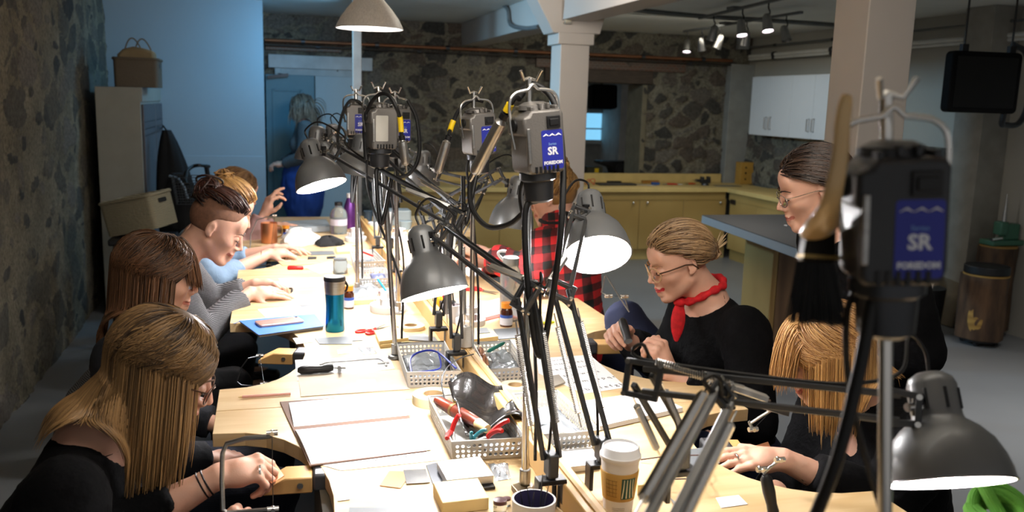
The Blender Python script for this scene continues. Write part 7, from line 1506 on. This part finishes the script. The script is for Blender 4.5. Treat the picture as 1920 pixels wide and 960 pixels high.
# eyeglasses on the table
c = atZ(1318, 900, TZ); t = thing('eyeglasses', 'dark-framed eyeglasses lying on the nearest right bench', 'glasses', c); m = Matrix.Translation(c) @ Matrix.Rotation(1.1, 4, 'Z'); df = M('dark_red_frame', '3a1a1c', .3)
for q in (-1, 1):
    mkobj('rim', MB().tube([m @ Vector((q*.033+.026*math.cos(a), 0, .021+.019*math.sin(a))) for a in np.linspace(0, 2*PI, 24)[:-1]], .0014, 6, closed=True), df, t); mkobj('temple', MB().tube([m @ Vector((q*.06, 0, .03)), m @ Vector((q*.062, .07, .02)), m @ Vector((q*.058, .13, .006))], .0016, 6), df, t)
mkobj('bridge', MB().tube([m @ Vector((-.008, 0, .024)), m @ Vector((0, 0, .028)), m @ Vector((.008, 0, .024))], .0014, 6), df, t)
# mug and small jars at the very front
c = atZ(999, 1000, TZ); t = thing('mug', 'white mug with purple-grey inside and tools in it, at the bottom edge', 'mug', c); hm_ = .066
turned('outside', c, [(.034, 0), (.037, .005), (.039, hm_), (.0355, hm_)], white_pl, t, n=40, cap2=False) if False else mkobj('outside', MB().lathe([(.034, 0.0005), (.037, .005), (.039, hm_), (.0355, hm_)], Matrix.Translation(c), 40, cap2=False), white_pl, t)
mkobj('inside', MB().lathe([(.0355, hm_), (.034, .006), (.001, .005)], Matrix.Translation(c), 40, cap=False), M('plum_glaze', '4a4668', .25, coat=.5), t)
for k in range(6): a = c+Vector((.012*math.cos(k*1.3), .012*math.sin(k*1.3), .008)); b = c+Vector((.026*math.cos(k*1.3+.5), .026*math.sin(k*1.3+.5), .072+.006*k)); solo('needle_file', MB().tube([a, a.lerp(b, .6), b], [.0016, .0016, .0006], 5), dsteel, 'thin dark needle files standing in the mug at the bottom edge', 'file', 'needle files in the mug')
for i, (px, py, s_, lb_) in enumerate(((937, 962, 1, 'small glass jar with maroon lid left of the mug'), (950, 948, .6, 'tiny glass vial with maroon lid behind the small jar'))):
    c = atZ(px, py, TZ); t = thing('jar', lb_, 'jar', c); turned('glass', c, [(.012*s_, .0005), (.013*s_, .02*s_)], glass, t); turned('lid', c, [(.012*s_, .02*s_), (.013*s_, .027*s_), (.005*s_, .029*s_)], M('maroon', '4a1f24', .4), t)
for k in range(4): a = atZ(1045+k*9, 962-k*3, TZ)+Vector((0, .02, .0)); solo('marker', MB().cyl(a+Vector((0, 0, .001)), a+Vector((.002*k, .004, .045-.004*k)), .0045), black, ('leftmost', 'second', 'third', 'rightmost')[k]+' of the four black pen caps upright beside the mug', 'marker')
sheet('dark_clip', [(958, 908), (990, 900), (996, 912), (970, 922)], .012, M('bronze_clip', '57482e', .4, .6), 'bronze-brown clip at the foot of the lamp posts', 'clip', bev=.002)
# ---------------- the far end
c = atZ(505, 455, TZ); t = thing('copper_mug', 'copper mug at the far left end of the table', 'mug', c); turned('body', c, [(.040, .0005), (.042, .004), (.042, .105), (.040, .105), (.039, .095)], copper, t, n=36); mkobj('handle', MB().tube(spline([c+Vector((.041, -.01, .09)), c+Vector((.062, -.02, .085)), c+Vector((.064, -.02, .045)), c+Vector((.041, -.01, .03))], 5), .0035, 8), M('brass', 'a98c52', .35, .9), t)
c = atZ(533, 448, TZ); pill(536, 447, .07, .022, 'brown jar with orange cap beside the copper mug')
def blob(name, px, py, rx, ry, rz_, mat, lab, cat, seed, amp=.25):
    c = atZ(px, py, TZ); mb = MB(); n = 24; k = 12; vs = []; rg = random.Random(seed); ph = [rg.random()*6 for _ in range(6)]
    for i in range(k+1):
        for j in range(n):
            th = PI*.5*i/k; a = 2*PI*j/n; f = 1+amp*(math.sin(3*a+ph[0]+th*2)+.6*math.sin(5*a+ph[1]-th*3)+.5*math.sin(9*a+ph[2]+5*th))/2; vs.append(c+Vector((rx*f*math.cos(th)*math.cos(a), ry*f*math.cos(th)*math.sin(a), .0008+rz_*math.sin(th)*(1+amp*.5*math.sin(4*a+ph[3])))))
    mb.add(vs, [(i*n+j, i*n+(j+1) % n, (i+1)*n+(j+1) % n, (i+1)*n+j) for i in range(k) for j in range(n)]+[tuple(range(n-1, -1, -1))]); return solo(name, mb, mat, lab, cat, base=c)
blob('crumpled_bag', 562, 456, .10, .10, .075, M('white_film', 'e8e4de', .5, bump=1, bs=18, sss=.0), 'crumpled white plastic bag behind the fourth left bay', 'bag', 3); blob('black_pouch', 616, 459, .075, .07, .045, clothm, 'crumpled black cloth pouch right of the white plastic bag', 'pouch', 8)
c = atZ(635, 438, TZ); t = thing('glass_bottle', 'clear glass bottle with dark cap at the far end', 'bottle', c); turned('body', c, [(.046, .001), (.048, .005), (.048, .11), (.038, .135), (.020, .15), (.020, .16)], M('bottle_glass', 'dfe8e6', .05, trans=.8, ior=1.3), t, n=32); turned('cap', c, [(.022, .16), (.022, .178), (.01, .18)], black, t); turned('label', c, [(.0483, .05), (.0483, .085)], M('purple_label', 'cdc6d4', .5), t)
c = atZ(656, 428, TZ); t = thing('purple_bottle', 'slim purple steel bottle with white cap at the far end', 'bottle', c); turned('body', c, [(.033, .001), (.034, .005), (.034, .13), (.018, .175), (.016, .18)], M('purple_metal', '6c3a86', .3, .6, var=.2), t, n=32); turned('cap', c, [(.017, .18), (.018, .205), (.01, .207)], white_pl, t)
P = qd([(529, 416), (612, 412), (620, 425), (529, 429)], TZ+.03); mb = slabmb(ccw(P), Z0, TZ+.035); t = thing('grey_case', 'flat pale grey case lying across the far left end of the table', 'case', sum(P, Vector())/4); mkobj('body', mb, M('case_grey', '9aa3aa', .4), t, bevel=.004); a, b = P[3], P[2]; ce = (a+b)/2; mkobj('label', MB().box((ce.x, ce.y-.002, TZ+.018), (.05, .003, .018)), white_p, t)
c = atZ(600, 421, TZ); sheet('slate_tile', [(580, 471), (625, 470), (628, 477), (582, 478)], .002, slate, 'grey tile right behind the fourth bay with the red tool', 'tile'); sheet('slate_tile', [(577, 481), (594, 481), (593, 485), (577, 486)], .002, dsteel, 'left of two tiny dark tiles on the fourth left bench', 'tile'); sheet('slate_tile', [(612, 481), (629, 480), (630, 484), (613, 485)], .002, dsteel, 'right of two tiny dark tiles on the fourth left bench', 'tile')
sheet('wooden_block', [(630, 462), (660, 460), (664, 470), (632, 472)], .012, cream, 'cream block between the black pouch and the far basket', 'block', bev=.001)
sheet('kraft_card', [(520, 489), (592, 487), (606, 494), (530, 498)], .001, M('kraft_board', 'cfae7c', .7), 'pale brown card behind the red screwdriver', 'card'); sheet('paper_sheet', [(570, 500), (640, 488), (660, 500), (600, 513)], .0005, white_p, 'white paper under the blade of the red screwdriver', 'paper'); sheet('paper_sheet', [(522, 522), (604, 520), (612, 537), (533, 539)], .0005, white_p, 'white page on the third left bench', 'paper')
t = thing('screwdriver', 'small red-handled screwdriver on the fourth left bench', 'screwdriver', atZ(575, 502, TZ)); a, b = T3(539, 502, .008), T3(569, 502, .008); mkobj('handle', MB().tube([a, a.lerp(b, .1), a.lerp(b, .5), a.lerp(b, .9), b], [.006, .010, .009, .010, .006], 10), red, t); mkobj('shaft', MB().cyl(b, T3(612, 500, .006), .0022), steel, t)
c = atZ(638, 512, TZ); t = thing('glass_jar', 'clear glass jar left of the low far basket', 'jar', c); turned('glass', c, [(.03, .001), (.032, .004), (.032, .05), (.027, .058)], M('bottle_glass', 'dfe8e6', .05, trans=.8, ior=1.3), t); turned('lid', c, [(.029, .058), (.029, .066)], plastic_bag, t)
crumple('zip_bag', [(655, 536), (700, 532), (722, 548), (668, 560)], .012, thin_bag, 'silvery clear bag beside the left white caddy', 'bag', z=Z0+.018, seed=9); sheet('wooden_block', [(660, 552), (715, 549), (722, 560), (664, 563)], .017, cream, 'cream block under the silvery clear bag', 'block', bev=.001)
sheet('slate_tile', [(560, 572), (600, 569), (600, 575), (566, 576)], .001, slate, 'thin grey offcut behind the letter practice sheet', 'tile')
for i, (px, py, r, h, cl, lb_) in enumerate(((700, 440, .03, .07, 'bfc4c8', 'grey cup near the far right end of the rail'), (727, 425, .035, .09, 'd9dde0', 'pale cup at the far end right of the rail'), (760, 430, .04, .05, '8fa0a8', 'grey-blue tub at the far end'), (690, 420, .028, .08, '3a4a58', 'dark bottle at the far end in front of the post'), (830, 440, .035, .045, 'b98c54', 'tan bowl near the plaid-sleeved hand'), (812, 455, .03, .03, '2f6aa0', 'small blue tub near the plaid-sleeved hand'))):
    c = atZ(px, py, TZ); t = thing('cup', lb_, 'cup', c); turned('body', c, [(r*.8, .0005), (r, h), (r*.88, h), (r*.7, .005)], M('cup_'+cl, cl, .4), t); turned('rim', c, [(r*.99, h), (r*.90, h+.002)], M('cup_'+cl, cl, .4), t)
solo('storage_tub', MB().prism(rrect(.22, .14, .02), 0.001, .09, Matrix.Translation(atZ(735, 420, TZ))), M('frosted_tub', 'b8c8d0', .3, trans=.3), 'frosted pale tub at the far right end of the table', 'tub', bevel=.006)
# ---------------- saw frames in use
def saw(lab, P, r=.0035, handle=None, mat=steel, hm=black):
    """P: frame back points, ends carry blade clamps; handle: two points"""
    t = thing('saw_frame', lab, 'saw', (P[0][0], P[0][1], min(p[2] for p in P)), 'saw frames'); mkobj('frame', MB().tube(P, r, 8), mat, t); mkobj('blade', MB().cyl(P[0], P[-1], .0007, n=4), dsteel, t)
    for p in (P[0], P[-1]): mkobj('blade_clamp', MB().cyl(Vector(p)+Vector((-.010, 0, 0)), Vector(p)+Vector((.010, 0, 0)), .0052, n=10).cyl(Vector(p)+Vector((0, -.006, 0)), Vector(p)+Vector((0, .008, 0)), .004), chrome, t)
    if handle: a, b = [Vector(x) for x in handle]; mkobj('handle', MB().tube([a, a.lerp(b, .1), a.lerp(b, .45), a.lerp(b, .8), b], [.006, .011, .012, .010, .011], 12), hm, t)
    return t
saw('blurred saw frame worked by the nearest woman on the left', [D_(510, 812, 1.60), D_(506, 818, 1.60), D_(460, 822, 1.60), D_(425, 832, 1.60), D_(417, 850, 1.60), D_(416, 900, 1.60), D_(418, 955, 1.60), D_(425, 962, 1.60), D_(512, 955, 1.60)], .0045, (D_(512, 960, 1.60), D_(512, 1060, 1.6)))
saw('dark saw frame hanging under the free bench pin', [D_(487, 667, 2.55), D_(465, 672, 2.5), D_(452, 690, 2.5), D_(444, 715, 2.5), D_(452, 722, 2.5), D_(475, 724, 2.5), D_(495, 720, 2.5)], .002, mat=dsteel)
saw('saw frame before the person in the striped cardigan', [D_(497, 525, 3.45), D_(490, 534, 3.45), D_(462, 537, 3.45), D_(457, 545, 3.45), D_(456, 580, 3.45), D_(465, 590, 3.45), D_(500, 588, 3.45)], .0035)
saw('saw frame before the person in the denim shirt', [D_(515, 404, 4.35), D_(500, 407, 4.35), D_(482, 412, 4.35), D_(470, 440, 4.35), D_(468, 490, 4.35), D_(472, 500, 4.35), D_(505, 497, 4.35)], .003)
saw('saw frame held upright by the woman with the red neckerchief', [D_(1141, 555, 2.35), D_(1128, 548, 2.35), D_(1134, 518, 2.35), D_(1136, 516, 2.35), D_(1160, 555, 2.35), D_(1180, 585, 2.35), D_(1178, 580, 2.35), D_(1171, 556, 2.35)], .0022, (D_(1166, 598, 2.3), D_(1178, 640, 2.25)))
saw('saw frame above the pin at the right', [D_(1448, 768, 1.8), D_(1425, 782, 1.8), D_(1404, 796, 1.8), D_(1404, 790, 1.8), D_(1412, 805, 1.8)], .003)
saw('saw frame below the hand at the right', [D_(1428, 880, 1.66), D_(1432, 888, 1.66), D_(1442, 878, 1.66), D_(1462, 862, 1.66)], .003, (D_(1435, 890, 1.66), D_(1450, 960, 1.66)))
sheet('copper_piece', [(497, 899), (516, 868), (533, 892), (510, 906)], .001, copper, 'small copper piece held on the nearest bench pin', 'sheet', z=TZ+.002)
sheet('copper_piece', [(1408, 838), (1440, 828), (1450, 850), (1425, 856)], .001, copper, 'small copper piece held on the pin at the right', 'sheet', z=TZ+.004)
